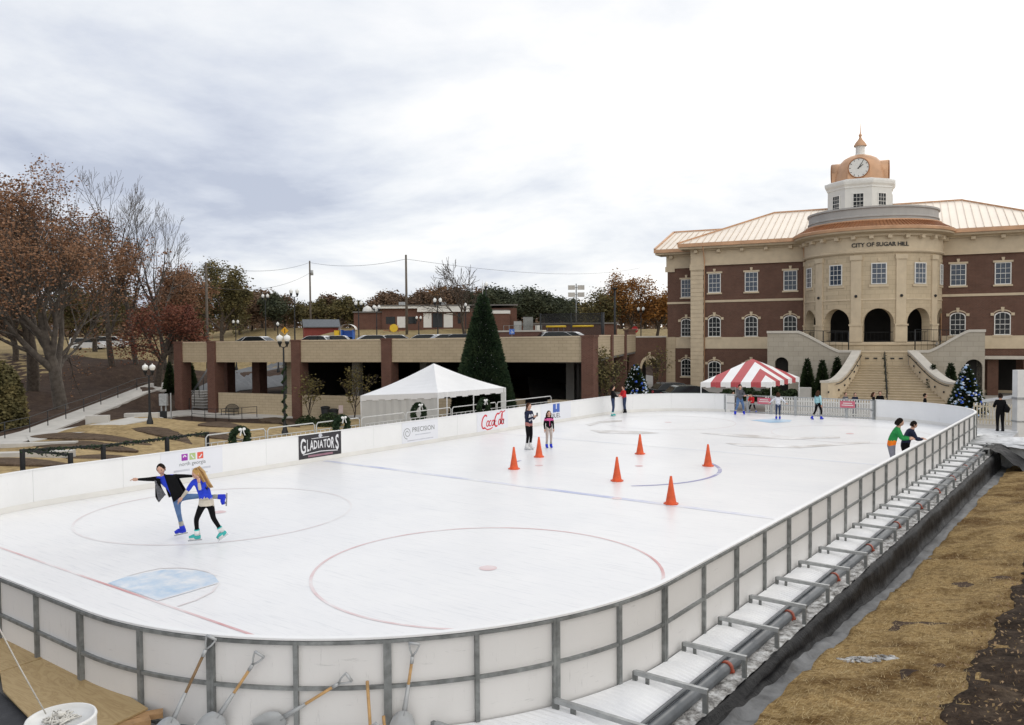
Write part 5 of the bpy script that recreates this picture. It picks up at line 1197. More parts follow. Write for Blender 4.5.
# ------------------------------------------------------------------ school, playground, ball field
loc = gd(440, 128); sch = empty("school", loc, YAW + .06, "long low brick school with white fascia and flat roof", "school")
def sx(px): return (px - 440) * 128 / 823
mb = MB(); mb.box((sx(355), 0, -.8), (sx(383), 9, 2.55)); mb.box((sx(383) + .01, -.5, -.8), (sx(517), 12, 3.15)); mb.build("wall", "deck_brick", sch)
mb = MB(); mb.box((sx(381), -1.0, 3.16), (sx(418), 12.3, 3.5)); mb.box((sx(418) + .01, -1.0, 2.6), (sx(470), -.52, 3.5)); mb.build("fascia", "white_trim", sch)
mb = MB(); mb.box((sx(354), -.3, 2.56), (sx(384), 9.2, 2.75)); mb.box((sx(380), -1.1, 3.51), (sx(518), 12.4, 3.7)); mb.build("roof", "slab_dark", sch)
for a, b_, m_, nm in ((387, 396, "dark_glass", "window"), (409, 417, "dark_glass", "window"), (433, 443, "dark_glass", "window"), (398, 406, "white_trim", "door"), (424, 432, "white_trim", "door"), (444, 453, "white_trim", "door"), (458, 461, "dark_glass", "window")):
    mb = MB(); mb.box((sx(a), -.56, .2 if m_ != "dark_glass" or a == 433 else .8), (sx(b_), -.505, 2.4 if a > 420 else 1.9)); mb.build(nm, m_, sch)
for x, r_ in ((367, .75), (375, .45)): mb = MB(); mb.lathe([(r_, 2.76), (r_, 3.0), (r_ * .8, 3.4), (.02, 3.75)], (sx(x), 2, 0), 12); mb.build("roof_vent", "white_trim", sch)
mb = MB(); mb.box((sx(398), 3, 3.7), (sx(404), 5, 4.3)); mb.box((sx(440), 3, 3.7), (sx(446), 5, 4.2)); mb.build("roof_unit", "galv_light", sch)
loc = gd(497, 122); an = empty("brick_annex", loc, YAW, "small brick building with white cornice right of the holiday tree", "building")
mb = MB(); mb.box((-2.2, 0, -1), (1.9, 6, 2.9)); mb.build("wall", "deck_brick", an); mb = MB(); mb.box((-2.3, -.15, 2.91), (2.0, 6.1, 3.35)); mb.build("cornice", "white_trim", an); mb = MB(); mb.box((-2.2, .3, 3.351), (1.9, 6, 3.5)); mb.build("roof", "slab_dark", an)
loc = gd(522, 118); yd = empty("service_yard", loc, YAW, "grey rooftop units and fence between the annex and the ball field", "equipment")
for x, z, w_, m_ in ((-.6, 2.0, 1.1, "galv_light"), (.9, 2.6, 1.4, "galv"), (2.4, 1.4, .9, "white_trim")): mb = MB(); mb.box((x - w_ / 2, 0, .2), (x + w_ / 2, 1.2, z)); mb.build("cabinet", m_, yd)
mb = MB(); mb.bar((-2.6, -.4, 1.4), (6, -.4, 1.4), .05, .05)
for k in range(12): mb.cyl((-2.6 + .78 * k, -.4, -.5), (-2.6 + .78 * k, -.4, 1.4), .04, n=5)
mb.build("yard_fence", "galv", yd)
loc = gd(561, 132); lw = empty("field_building", loc, YAW, "low brown building behind the ball field fence", "building")
mb = MB(); mb.box((-9, 0, -1), (9, 6, 1.9)); mb.build("wall", "deck_brick", lw); mb = MB(); mb.box((-9.2, -.3, 1.91), (9.2, 6.2, 2.15)); mb.build("roof", "slab_dark", lw)
# brick wall on the deck roof
p0, p1 = atd(494, 340, 72), atd(543, 340, 68); mb = MB(); p0.z = p1.z = 0; wl = empty("brick_wall", p0, math.atan2(p1.y - p0.y, p1.x - p0.x), "short red brick wall with pale cap on the deck roof", "brick wall"); Lw = (p1 - p0).length
mb.box((0, 0, 2.9), (Lw, .3, 4.62)); mb.build("wall", "deck_brick", wl); mb = MB(); mb.box((-.05, -.05, 4.623), (Lw + .05, .35, 4.75)); mb.build("coping", "coping_stone", wl)
def signpost(name, px, loc, yc, size, kind, lab):
    d = depth(loc); z = H + (335 - .0078 * (px - 512) - yc) * d / 823 - loc.z; o = empty(name, loc, YAW, lab, "sign")
    mb = MB(); mb.cyl((0, .04, 0), (0, .04, z + size * .5), .03, n=6); mb.build("post", "galv", o)
    M("sign_yellow", (.75, .38, .02), .4, .03); M("sign_red", (.55, .03, .03), .4, .03); M("sign_blue", (.05, .15, .5), .4, .03)
    n, a0, m_ = {"diamond": (4, 0, "sign_yellow"), "octagon": (8, PI / 8, "sign_red"), "square": (4, PI / 4, "sign_blue")}[kind]
    mb = MB(); mb.prism([(size * math.cos(a0 + 2 * PI * k / n), z + size * math.sin(a0 + 2 * PI * k / n)) for k in range(n)], lambda x, dd, zz_: (x, dd, zz_), -.02, 0); b_ = mb.build("panel", m_, o)
    mb = MB(); F_ = lambda x, y, zz_: (x, -.022 - zz_, z + y)
    if kind == "octagon": mapped_text(mb, "STOP", size * .75, lambda x, y, q: F_(x, y - size * .27, q), .002); mb.build("lettering", "white_trim", b_)
    elif kind == "square":
        mb.tube([F_(.0 + size * .25 * math.cos(t), -size * .15 + size * .25 * math.sin(t), .004) for t in np.linspace(2.6, 6.2, 10)], .02, 4); mb.tube([F_(-.05 * size, size * .4, .004), F_(-.02 * size, 0, .004), F_(size * .25, 0, .004), F_(size * .4, -size * .35, .004)], .02, 4); mb.build("wheelchair_symbol", "white_trim", b_)
    else: mb.prism([(-.04, z - .25), (.04, z - .25), (.04, z + .2), (-.04, z + .2)], lambda x, dd, q: (x, dd, q), -.026, -.021); mb.build("symbol", "black_iron", b_)
signpost("warning_sign", 285, onroof(285, 88), 330.5, .42, "diamond", "orange yellow diamond warning sign behind the deck"); signpost("stop_sign", 635, gd(635, 100), 329.5, .42, "octagon", "red octagonal stop sign left of the city hall"); signpost("parking_sign", 512, onroof(512, 67), 331.5, .3, "square", "small blue parking sign before the brick wall on the deck")
# playground
M("play_yellow", (.75, .5, .03), .4, .05); M("play_blue", (.04, .14, .5), .4, .05); M("shed_red", (.22, .045, .035), .7, .1)
loc = gd(394, 122); o = empty("play_panel", loc, YAW, "round yellow playground panel before the school", "play equipment"); mb = MB(); mb.tube([(0, -.1, .55), (0, .1, .55)], .6, 16); mb.build("panel", "play_yellow", o); mb = MB(); mb.cyl((-.6, .2, -.3), (-.6, .2, 1), .06, n=6); mb.cyl((.6, .2, -.3), (.6, .2, 1), .06, n=6); mb.bar((-1.6, .3, .2), (1.6, .3, .2), .06, .06); mb.build("frame", "rust_red", o)
loc = gd(348, 118); o = empty("playhouse", loc, YAW, "blue playhouse with pale curved roof beside the school", "play equipment"); mb = MB(); mb.box((-.9, -.6, -.4), (-.75, .8, 1.5)); mb.box((.75, -.6, -.4), (.9, .8, 1.5)); mb.box((-.9, .7, .2), (.9, .8, 1.4)); mb.box((-.74, -.6, .5), (.74, .69, .6)); mb.build("frame", "play_blue", o)
mb = MB(); mb.grid(lambda a, c: (1.2 * math.cos(PI * a), -.8 + 1.8 * c, 1.5 + .8 * math.sin(PI * a)), 10, 1); mb.build("roof", "white_trim", o); mb = MB(); mb.box((-1.9, -.3, 0), (-1.2, .3, 1.4)); mb.build("side_panel", "play_yellow", o)
loc = gd(322, 140); o = empty("shed", loc, YAW + .3, "dark red shed with grey gable roof behind the deck", "shed"); mb = MB(); mb.box((-2.9, 0, -.6), (2.9, 4, 1.7)); mb.prism([(0, 1.7), (4, 1.7), (2, 2.7)], lambda y, x, z: (x, y, z), -2.88, 2.88); mb.build("wall", "shed_red", o); mb = MB(); mb.prism([(-.4, 1.52), (2, 2.8), (4.4, 1.52), (4.4, 1.66), (2, 2.95), (-.4, 1.66)], lambda y, x, z: (x, y, z), -3.1, 3.1); mb.build("roof", "pipe_grey", o)
mt, nt, b = new_mat("net"); b.inputs["Base Color"].default_value = (.015, .016, .016, 1); b.inputs["Alpha"].default_value = .55
p0, p1 = gd(541, 104), gd(603, 101); fz_ = min(p0.z, p1.z); bs = empty("backstop", (p0.x, p0.y, fz_), math.atan2(p1.y - p0.y, p1.x - p0.x), "black ball field backstop with netting and yellow rail pads", "sports fence"); Lb = (p1 - p0).length; zt = H + 21 * 102 / 823 - fz_
mb = MB(); mb.grid(lambda a, c: (Lb * a, .02 * math.sin(a * 9), .2 + (zt - .2) * c), 8, 4); mb.build("net", "net", bs)
for x, r_ in ((0, .1), (Lb * .5, .08), (Lb, .2)): mb = MB(); mb.cyl((x, -.1, -.3), (x, -.1, zt + .1), r_, n=8); mb.build("post", "black_iron", bs)
mb = MB(); mb.bar((0, -.1, zt), (Lb, -.1, zt), .08, .08); mb.build("top_rail", "black_iron", bs)
for a, c in ((.1, .42), (.53, .86)): mb = MB(); zy = H + 8.4 * 102 / 823 - fz_; mb.cyl((Lb * a, -.25, zy), (Lb * c, -.25, zy), .12, n=8); mb.build("rail_pad", "play_yellow", bs)
# ------------------------------------------------------------------ tents
def tentpts(cs, zs): return [Vector((c.x, c.y, z)) for c, z in zip(cs, zs)]
m0 = cam2w(-4.0, 44.2); 
U = Vector((1, 0, 0)); Vv = Vector((0, 1, 0)); SZ = 6.0
cs = [m0, m0 + Vv * SZ, m0 + Vv * SZ - U * SZ, m0 - U * SZ]; ez = [1.28, 1.22, .95, .9]; pk = (cs[0] + cs[2]) / 2; pk.z = 2.72
wt = empty("white_tent", (0, 0, 0), 0, "white peaked canopy tent with side walls behind the rink boards", "tent")
C4 = tentpts(cs, ez)
mb = MB(); mb.smooth = False
def sag(a, b_, n=12):
    for i in range(n):
        for j in range(8):
            q = lambda s, t: (a.lerp(b_, s).lerp(pk, t) - Vector((0, 0, .22 * math.sin(PI * t) * (.5 + .5 * math.sin(PI * s)) - .0)))
            mb.poly([q(i / n, j / 8), q((i + 1) / n, j / 8), q((i + 1) / n, (j + 1) / 8), q(i / n, (j + 1) / 8)])
for k in range(4): sag(C4[k], C4[(k + 1) % 4])
mb.build("roof", "tent_white", wt)
mb = MB(); c0 = sum(C4, Vector()) / 4
for k in range(4):
    a, b_ = C4[k], C4[(k + 1) % 4]
    for i in range(24):
        p, q = a.lerp(b_, i / 24), a.lerp(b_, (i + 1) / 24); o1 = (p - c0); o1.z = 0; o1 = o1.normalized() * .03; dz = .27 + (.05 if i % 4 < 2 else 0)
        mb.poly([p + o1, q + o1, q + o1 - Vector((0, 0, dz)), p + o1 - Vector((0, 0, dz))])
mb.build("valance", "tent_white", wt)
mb = MB()
def tw_(a, b_, t0, t1):
    n = 20
    for i in range(n):
        s0, s1 = t0 + (t1 - t0) * i / n, t0 + (t1 - t0) * (i + 1) / n; p, q = a.lerp(b_, s0), a.lerp(b_, s1); w0 = .03 * math.sin(s0 * 60); w1 = .03 * math.sin(s1 * 60); nn = (b_ - a).cross(Vector((0, 0, 1))).normalized()
        mb.poly([p + nn * w0, q + nn * w1, Vector((q.x, q.y, -1.25)) + nn * w1, Vector((p.x, p.y, -1.25)) + nn * w0])
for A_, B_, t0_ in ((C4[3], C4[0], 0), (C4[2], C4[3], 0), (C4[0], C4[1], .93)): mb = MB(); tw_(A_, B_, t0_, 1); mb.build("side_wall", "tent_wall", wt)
for k, t in ((0, 0), (0, .5), (1, 0), (2, 0), (3, 0), (0, .12)):
    p = C4[k].lerp(C4[(k + 1) % 4], t); mb = MB(); mb.cyl((p.x, p.y, -1.4), (p.x, p.y, p.z), .035, n=8); mb.build("pole", "white_metal", wt)
# red and white tent
rt_ = empty("striped_tent", (0, 0, 0), 0, "red and white striped canopy tent before the city hall", "tent")
q0, q1, q2 = atd(701, 381, 54), atd(771, 382, 53.5), atd(799, 374.5, 59.5); q3 = q0 + q2 - q1; ze_ = 1.15
Q = [Vector((p.x, p.y, ze_)) for p in (q0, q1, q2, q3)]; pk2 = sum(Q, Vector()) / 4; pk2.z = H - 25.5 * 56.7 / 823
for mi_, nm in ((0, "white_stripes"), (1, "red_stripes")):
    pass
mb = MB(); NSs = 7
for k in range(4):
    a, b_ = Q[k], Q[(k + 1) % 4]
    mid = a.lerp(b_, .5)
    for i in range(NSs):
        s0, s1 = i / NSs, (i + 1) / NSs; mb.mi = 1 if i % 2 == 1 else 0
        h0, h1_ = 1 - abs(2 * s0 - 1), 1 - abs(2 * s1 - 1)
        def up_(s): h = 1 - abs(2 * s - 1); base = a.lerp(b_, s); v = pk2 - mid; return base + v * h
        pts_ = [a.lerp(b_, s0), a.lerp(b_, s1), up_(s1)] + ([up_(.5)] if s0 < .5 < s1 else []) + [up_(s0)]
        out_ = []
        for p in pts_:
            if not out_ or (p - out_[-1]).length > 1e-5: out_.append(p)
        if (out_[0] - out_[-1]).length < 1e-5: out_.pop()
        if len(out_) > 2: mb.poly(out_)
mb.build("roof", ["tent_white", "tent_red"], rt_)
mb = MB(); c0 = sum(Q, Vector()) / 4
for k in range(4):
    a, b_ = Q[k], Q[(k + 1) % 4]
    for i in range(NSs * 2):
        p, q = a.lerp(b_, i / NSs / 2), a.lerp(b_, (i + 1) / NSs / 2); o1 = (p - c0).normalized() * .03; mb.mi = 1 if (i // 2) % 2 == 1 else 0; dz = .3 + (.05 if i % 2 else 0)
        mb.poly([p + o1, q + o1, q + o1 - Vector((0, 0, dz)), p + o1 - Vector((0, 0, dz))])
mb.build("valance", ["tent_white", "tent_red"], rt_)
for p in Q: mb = MB(); mb.cyl((p.x, p.y, -1.2), (p.x, p.y, p.z), .04, n=8); mb.build("pole", "white_metal", rt_)
# ------------------------------------------------------------------ rails, wreaths, fences behind the boards
def vL(px, u): r = ray(px, 440); return u / r.x * r.y
UB = -22.95
vs = [vL(px, UB) for px in (205, 267, 316, 361, 406, 452, 497, 552)]
grp = "white steel crowd barriers behind the left boards"
for a, b_ in zip(vs, vs[1:]):
    o = empty("crowd_barrier", (UB, a, 0), 0, "white tubular steel crowd barrier standing behind the left boards", "barrier", grp); Lb = b_ - a - .06
    mb = MB(); mb.tube([(0, .03, -.9), (0, .03, 1.22), (0, .10, 1.30), (0, Lb - .07, 1.30), (0, Lb, 1.22), (0, Lb, -.9)], .022, 6); M("barrier_grey", (.50, .50, .48), .5, .1, 5); mb.build("frame", "barrier_grey", o)
    mb = MB(); mb.tube([(0, .03, 1.04), (0, Lb, 1.04)], .018, 6); mb.build("lower_rail", "barrier_grey", o)
    mb = MB()
    for k in range(1, 10): mb.cyl((0, Lb * k / 10, -.5), (0, Lb * k / 10, 1.04), .01, n=5)
    mb.build("bars", "white_metal", o)
def wreath(loc, r, rz, lab):
    o = empty("wreath", loc, rz, lab, "wreath"); mb = MB(); rr = random.Random(int(r * 100 + loc[0] * 13))
    for k in range(1100):
        a = rr.uniform(0, 2 * PI); b_ = rr.uniform(0, 2 * PI); R = r + .11 * math.cos(b_) * rr.random() ** .4; leaf_face(mb, Vector((R * math.cos(a), .09 * math.sin(b_), R * math.sin(a))), .11, rr)
    mb.build("greenery", "needle", o); mb = MB()
    for s in (-1, 1): mb.sphere((s * .07, -.12, r), .06, 8, 5, (1.2, .5, .8)); mb.bar((s * .02, -.12, r), (s * .09, -.14, r - .2), .045, .02)
    mb.build("bow", "plastic_white", o)
for px, py, u, r, lab in ((240, 438, UB + .1, .29, "dark green wreath with white bow on the barrier near the garland rail"), (342, 426, UB + .1, .29, "dark green wreath with white bow on the barrier left of the tent")):
    v_ = vL(px, u); d = u * EF.x + v_ * EF.y; z = H - (py - 337) * d / 823; wreath((u, v_, z), r, PI / 2, lab)
for px, py, u, r, lab in ((419, 413, -23.3, .33, "dark green wreath hanging by the white tent wall"), (484, 408, UB + .12, .32, "dark green wreath on the barrier before the open tent side")):
    v_ = vL(px, u); d = u * EF.x + v_ * EF.y; z = H - (py - 336) * d / 823; wreath((u, v_, z), r, PI / 2, lab)
gf = empty("garland_fence", (0, 0, 0), 0, "black post rail with green garland behind the boards at left", "fence"); ug = -23.6
pv = [vL(px, ug) for px in (22, 103, 167, 207)]; zt_ = []
for px, v_, py in zip((22, 103, 167, 207), pv, (450, 446, 439, 434)):
    d = ug * EF.x + v_ * EF.y; zt_.append(H - (py - 338.3) * d / 823); mb = MB(); mb.box((ug - .05, v_ - .05, -1.2), (ug + .05, v_ + .05, zt_[-1] + .03)); mb.build("post", "black_iron", gf)
P3 = [Vector((ug, v_, z)) for v_, z in zip(pv, zt_)]; e_ = Vector((ug + .5, vL(70, ug + .5), zt_[0] - .2)); mb = MB()
for a, b_ in zip(P3, P3[1:]): mb.bar(a, b_, .05, .06); mb.bar(a - Vector((0, 0, .8)), b_ - Vector((0, 0, .8)), .04, .05)
mb.bar(P3[0], e_, .05, .06); mb.box((e_.x - .05, e_.y - .05, -1.2), (e_.x + .05, e_.y + .05, e_.z + .05)); mb.build("rail", "black_iron", gf)
mb = MB(); rr = random.Random(8)
for a, b_ in list(zip(P3, P3[1:])) + [(P3[0], e_)]:
    for k in range(int((b_ - a).length * 170)):
        p = a.lerp(b_, rr.random()) + Vector((rr.gauss(0, .03), rr.gauss(0, .03), rr.gauss(-.01, .03))); leaf_face(mb, p, .07, rr)
mb.build("garland", "needle", gf)
# walkway railing
wr = empty("walkway_railing", (0, 0, 0), 0, "thin dark railing following the pale walkway up the slope", "railing"); mb = MB(); pts_ = [gp(x, y) for x, y in ((-25, 452), (5, 440), (30, 434), (48, 427), (66, 420), (84, 413), (101, 406), (118, 399), (137, 391), (154, 386))]
for p in pts_: mb.cyl(p, p + Vector((0, 0, 1.05)), .03, n=5)
for z in (.55, 1.05): mb.tube([p + Vector((0, 0, z)) for p in pts_], .022, 5)
mb.build("rail", "black_iron", wr)
wr = empty("path_railing", (0, 0, 0), 0, "low dark railing round the bench landing before the deck", "railing"); mb = MB(); pts_ = [gp(x, y) for x, y in ((192, 420), (205, 421), (216, 421.5), (229, 421), (242, 420), (257, 418.5))]
for p in pts_: mb.cyl(p, p + Vector((0, 0, .95)), .028, n=5)
for z in (.5, .95): mb.tube([p + Vector((0, 0, z)) for p in pts_], .02, 5)
mb.build("rail", "black_iron", wr)
wr = empty("stair_railing", (0, 0, 0), 0, "dark stair handrails between the two left brick piers", "railing"); mb = MB()
for off in (0, 1.3):
    a, b_ = gd(188, 70 + off) + Vector((0, 0, 1)), gd(207, 80 + off) + Vector((0, 0, 2.2)); mb.tube([a, a.lerp(b_, .8), b_], .035, 5)
    for k in range(5): p = a.lerp(b_, k / 4); mb.cyl(p, p - Vector((0, 0, 1.3)), .03, n=5)
mb.build("rail", "black_iron", wr)
# concrete stair between piers
mb = MB()
for k in range(8): a = gd(192, 71 + k * 1.1); mb.box((a.x - 1.3, a.y, -2.6), (a.x + 1.3, a.y + 1.1, -1.95 + .17 * k), BANG, (a.x, a.y))
tag(mb.build("concrete_steps", "concrete"), "concrete steps rising between the left brick piers of the deck", "steps")
# bench, bins, cabinet, blocks
o = empty("bench", gp(230, 416.5), YAW - .35, "dark slatted metal bench before the tan low wall", "bench"); W_ = .62
mb = MB()
for k in range(16): x = -W_ + 2 * W_ * k / 15; mb.bar((x, .22, .42), (x, .3, .62 + .36 * math.sqrt(max(0, 1 - (x / W_ * .92) ** 2))), .035, .015, (0, 1, 0))
mb.tube([(-W_, .3, .62)] + [(W_ * math.sin(t), .3, .62 + .37 * math.cos(t)) for t in np.linspace(-1.4, 1.4, 9)] + [(W_, .3, .62)], .025, 5); mb.build("backrest", "black_iron", o)
mb = MB()
for k in range(6): mb.box((-W_, -.3 + .09 * k, .41), (W_, -.24 + .09 * k, .44))
mb.build("seat", "black_iron", o)
for s in (-1, 1): mb = MB(); mb.bar((s * W_, -.28, 0), (s * W_, -.28, .64), .04, .04); mb.bar((s * W_, .25, 0), (s * W_, .25, .64), .04, .04); mb.bar((s * W_, -.3, .63), (s * W_, .28, .63), .05, .03); mb.build("leg", "black_iron", o)
for px, py, h_, lab in ((325.5, 420, .95, "taller dark trash bin behind the boards beside the low wall"), (334, 420, .75, "shorter dark trash bin right of the taller one")):
    o = empty("trash_bin", gp(px, py), 0, lab, "trash bin"); mb = MB(); mb.lathe([(.26, 0), (.34, h_), (.30, h_), (.24, .1)], n=16); mb.build("body", "rubber", o); mb = MB(); mb.lathe([(.36, h_ - .02), (.37, h_ + .05), (.2, h_ + .12), (.01, h_ + .12)], n=16); mb.build("lid", "rubber", o)
o = empty("utility_cabinet", gp(164, 419), YAW, "grey electrical cabinet on posts beside the end brick pier", "cabinet"); mb = MB(); mb.box((-.28, -.15, 1.0), (.28, .15, 1.85)); mb.build("box", "galv_light", o); mb = MB(); mb.box((-.2, -.05, -.2), (-.12, .05, 1)); mb.box((.12, -.05, -.2), (.2, .05, 1)); mb.box((.5, -.05, -.2), (.56, .05, 1.9)); mb.build("posts", "galv_light", o); mb = MB(); mb.box((-.32, -.3, -.1), (.3, -.16, .6)); mb.build("base_box", "black_iron", o)
for px, py, w_, h_, d_, lab in ((98, 424, 1.35, .55, .5, "pale concrete block between the two walkways"), (142, 418, 2.2, .35, .6, "low pale concrete kerb block below the walkway"), (40, 448, 3.6, .3, .5, "long low pale kerb on the terraced lawn"), (8, 460, 5.5, .35, .6, "pale concrete ledge at the left edge of the lawn")):
    p = gp(px, py); mb = MB(); mb.box((p.x - w_ / 2, p.y - d_ / 2, p.z - .4), (p.x + w_ / 2, p.y + d_ / 2, p.z + h_), YAW + .2); tag(mb.build("concrete_block", "concrete_light"), lab, "concrete block")
p = gp(341, 420); o = empty("small_sign", p, YAW, "small pinkish board on a stake beside the tent", "sign"); M("pinkish", (.62, .5, .48), .6); mb = MB(); mb.box((-.16, -.02, .5), (.16, .02, 1.1)); mb.build("panel", "pinkish", o); mb = MB(); mb.cyl((0, .03, -.1), (0, .03, .9), .02, n=5); mb.build("stake", "bark", o)
p = gd(805, 63); mb = MB(); mb.box((p.x - .45, p.y - .4, p.z), (p.x + .45, p.y + .4, p.z + 1.15), BANG); tag(mb.build("utility_box", "concrete_light"), "pale utility box between evergreens left of the stairs", "utility box")
# ------------------------------------------------------------------ far gate and picket fences
gt = empty("rink_gate", (0, V1, 0), 0, "grey tubular rail gate closing the gap in the far boards", "gate")
gx = np.linspace(GAP0 + .05, GAP1 - .05, 7)
for x in gx: mb = MB(); mb.box((x - .06, -.05, -.2), (x + .06, .05, 1.0)); mb.build("post", "galv_light", gt)
for z in (.95, .5, .06): mb = MB(); mb.bar((gx[0], 0, z), (gx[-1], 0, z), .05, .05); mb.build("rail", "galv_light", gt)
M("notice_pink", (.55, .14, .19), .5, .05)
for px, lab in ((764, "red notice panel on the left of the gate"), (847.5, "red notice panel on the right of the gate")):
    r = ray(px, 400); x = r.x / r.y * (V1 - .07); o = empty("notice_panel", (x, V1 - .07, .70), 0, lab, "sign"); mb = MB(); mb.box((-.36, -.01, -.17), (.36, .01, .17)); mb.build("panel", "notice_pink", o)
    mb = MB(); mb.box((-.28, -.013, -.06), (.28, -.0105, -.02)); mb.box((-.22, -.013, .04), (.22, -.0105, .08)); mb.build("stripes", "white_trim", o)
def picket(p, q, h_, lab, mat="white_trim", sp_=.13):
    p, q = Vector(p), Vector(q); Lf_ = (q - p).length; o = empty("picket_fence", p, math.atan2(q.y - p.y, q.x - p.x), lab, "picket fence")
    mb = MB(); n = int(Lf_ / sp_)
    for k in range(n): x = sp_ * k; mb.prism([(x, .05), (x + .07, .05), (x + .07, h_ - .05), (x + .035, h_), (x, h_ - .05)], lambda a, d, z: (a, d, z), 0, .02)
    mb.build("pickets", mat, o); o.children[-1]["kind"] = "stuff"
    for z in (.25, h_ - .25): mb = MB(); mb.box((0, .021, z), (Lf_, .05, z + .08)); mb.build("rail", mat, o)
picket((-16.2, V1 + 1.7, -.27), (-9.9, V1 + 1.9, -.27), 1.1, "white picket fence behind the gate in the far boards")
M("fence_wood", (.58, .51, .38), .7, .15, 3)
a, b_ = gd(974, 47), gd(1030, 45); picket(a, b_, 1.25, "tan and white picket fence right of the decorated tree", "fence_wood", .16)
o = empty("white_panel_post", gd(1022, 38), YAW, "tall white panelled post at the right edge", "post"); mb = MB(); mb.box((-.3, -.2, -.2), (.5, .2, 3.55)); mb.build("post", "plastic_white", o); mb = MB(); mb.box((-.33, -.23, 2.2), (.53, .23, 2.3)); mb.box((-.33, -.23, 1.15), (.53, .23, 1.22)); mb.build("band", "galv_light", o)
a, b_ = atd(985, 401, 40), atd(1019, 396, 38); mb = MB(); mb.bar(a, b_, .35, .14); sg = mb.build("awning_beam", "plastic_white"); tag(sg, "white slanted beam reaching left from the tall white post", "beam")
pl = empty("tarp_stack", (0, 0, 0), 0, "white tarp covered stack past the end of the brackets", "tarp"); mb = MB(); p = at(1000, 444, -.1); 
mb.box((p.x - .9, p.y - .8, -.9), (p.x + 1.2, p.y + 1.6, .02)); mb.build("crate", "galv_light", pl)
mb = MB(); mb.smooth = True; mb.grid(lambda s, t: (p.x - 1.1 + 2.5 * s, p.y - 1. + 2.8 * t, .10 + .06 * vn(s * 5, t * 5) - .35 * max(abs(s - .5), abs(t - .5)) ** 4 * 8), 16, 16); mb.build("tarp", "platform_frost", pl)
mb = MB(); mb.smooth = True; mb.grid(lambda s, t: (p.x - .3 + 1.4 * s, p.y - 2.6 + 1.6 * t, .02 - .9 * s ** 2 * (1 - t * .3) + .08 * vn(s * 7, t * 7)), 14, 14); mb.build("black_cover", "liner", pl)
# ------------------------------------------------------------------ banners on the left boards
XB = UL + .004
def banner(px0, px1, z0, z1, lab, mat):
    v0, v1 = vL(px0, XB), vL(px1, XB); o = empty("banner", (XB, (v0 + v1) / 2, (z0 + z1) / 2), PI / 2, lab, "banner")
    w_, h_ = (v1 - v0) / 2, (z1 - z0) / 2; mb = MB(); mb.box((-w_, -.006, -h_), (w_, 0, h_)); mb.build("sheet", mat, o); return o, w_, h_
M("banner_white", (.74, .75, .79), .5, .02, 1); M("banner_dark", (.03, .027, .032), .5, .25, 3); M("ink_grey", (.20, .21, .21), .6, .03); M("ink_black", (.03, .03, .04), .6); M("ink_red", (.62, .03, .05), .5, .03); M("ink_blue", (.06, .13, .45), .5); M("ink_purple", (.32, .03, .38), .5); M("ink_green", (.40, .50, .22), .5); M("ink_orange", (.68, .10, .06), .5); M("ink_pale", (.52, .53, .58), .6); M("ink_pink", (.30, .16, .2), .6, .1); M("ink_white", (.72, .72, .74), .5, .05)
o, w_, h_ = banner(160, 222, .07, .97, "pale banner with purple green and orange squares, north georgia", "banner_white")
Fb = lambda x, y, z: (x, -.0075 - z, y)
def txt(o, s, size, x, y, mat, dep=0., **k):
    mb = MB(); mapped_text(mb, s, size, lambda a, b_, c: Fb(x + a, y + b_, c + .001 + dep), .001, **k); return mb.build("lettering", mat, o)
for k, (m_, ch) in enumerate((("ink_purple", 0), ("ink_green", 1), ("ink_orange", 2))):
    x = -.26 + .26 * k; mb = MB(); mb.prism([(x - .1, h_ - .30), (x + .1, h_ - .30), (x + .1, h_ - .1), (x - .1, h_ - .1)], lambda a, d, z: (a, d, z), -.0095, -.0061); mb.build("square", m_, o); mb = MB(); ribbon(mb, [(x - .05 + .1 * t, h_ - .2 + .05 * math.sin(3 * t + ch * 2)) for t in np.linspace(0, 1, 9)], .035, lambda a, b_, c: (a, -.0098 - c * .1, b_)); mb.build("mark", "ink_white", o)
txt(o, "north georgia", .16, 0, .0, "ink_grey"); mb = MB(); mb.box((-.62, -.0075, -.17), (-.1, -.0062, -.11)); mb.box((-.04, -.0075, -.17), (.6, -.0062, -.11)); mb.box((-.5, -.0075, -.30), (.5, -.0062, -.27)); mb.build("fine_print", "ink_pale", o)
o, w_, h_ = banner(298.5, 341, .10, 1.0, "black banner reading GLADIATORS in white capitals", "banner_dark")
s_ = "GLADIATORS"; W0 = w_ * 1.86; xs0 = -W0 / 2; wd = [1.5, .9, 1., 1., .5, 1., 1., 1., 1., 1.5]; tot = sum(wd)
mb = MB(); mo = MB(); x = xs0
for ch, ww in zip(s_, wd):
    cw = W0 * ww / tot; cx_ = x + cw / 2
    def fm(a, b_, c, cx_=cx_, cw=cw, ch=ch, big=1.):
        X = cx_ + a / (.30 if ch == "I" else .68) * cw * .92; t = abs(2 * X / W0); hh = .26 + .34 * t ** 2.0; return (X, -.0085 - c, .05 + (b_ / .7 - .5) * hh - .0)
    mapped_text(mb, ch, 1., fm, .001, bold=.02); x += cw
mb.build("lettering", "ink_white", o)
mb = MB(); ribbon(mb, [(W0 * .44 * t, -.2 - .1 * t * t * 0 + -.05 * abs(t)) for t in np.linspace(-1, 1, 16)], .03, Fb); ribbon(mb, [(W0 * .45 * t, .27 - .0 * t) for t in np.linspace(-.5, .5, 10)], .02, Fb); mb.build("border_line", "ink_white", o)
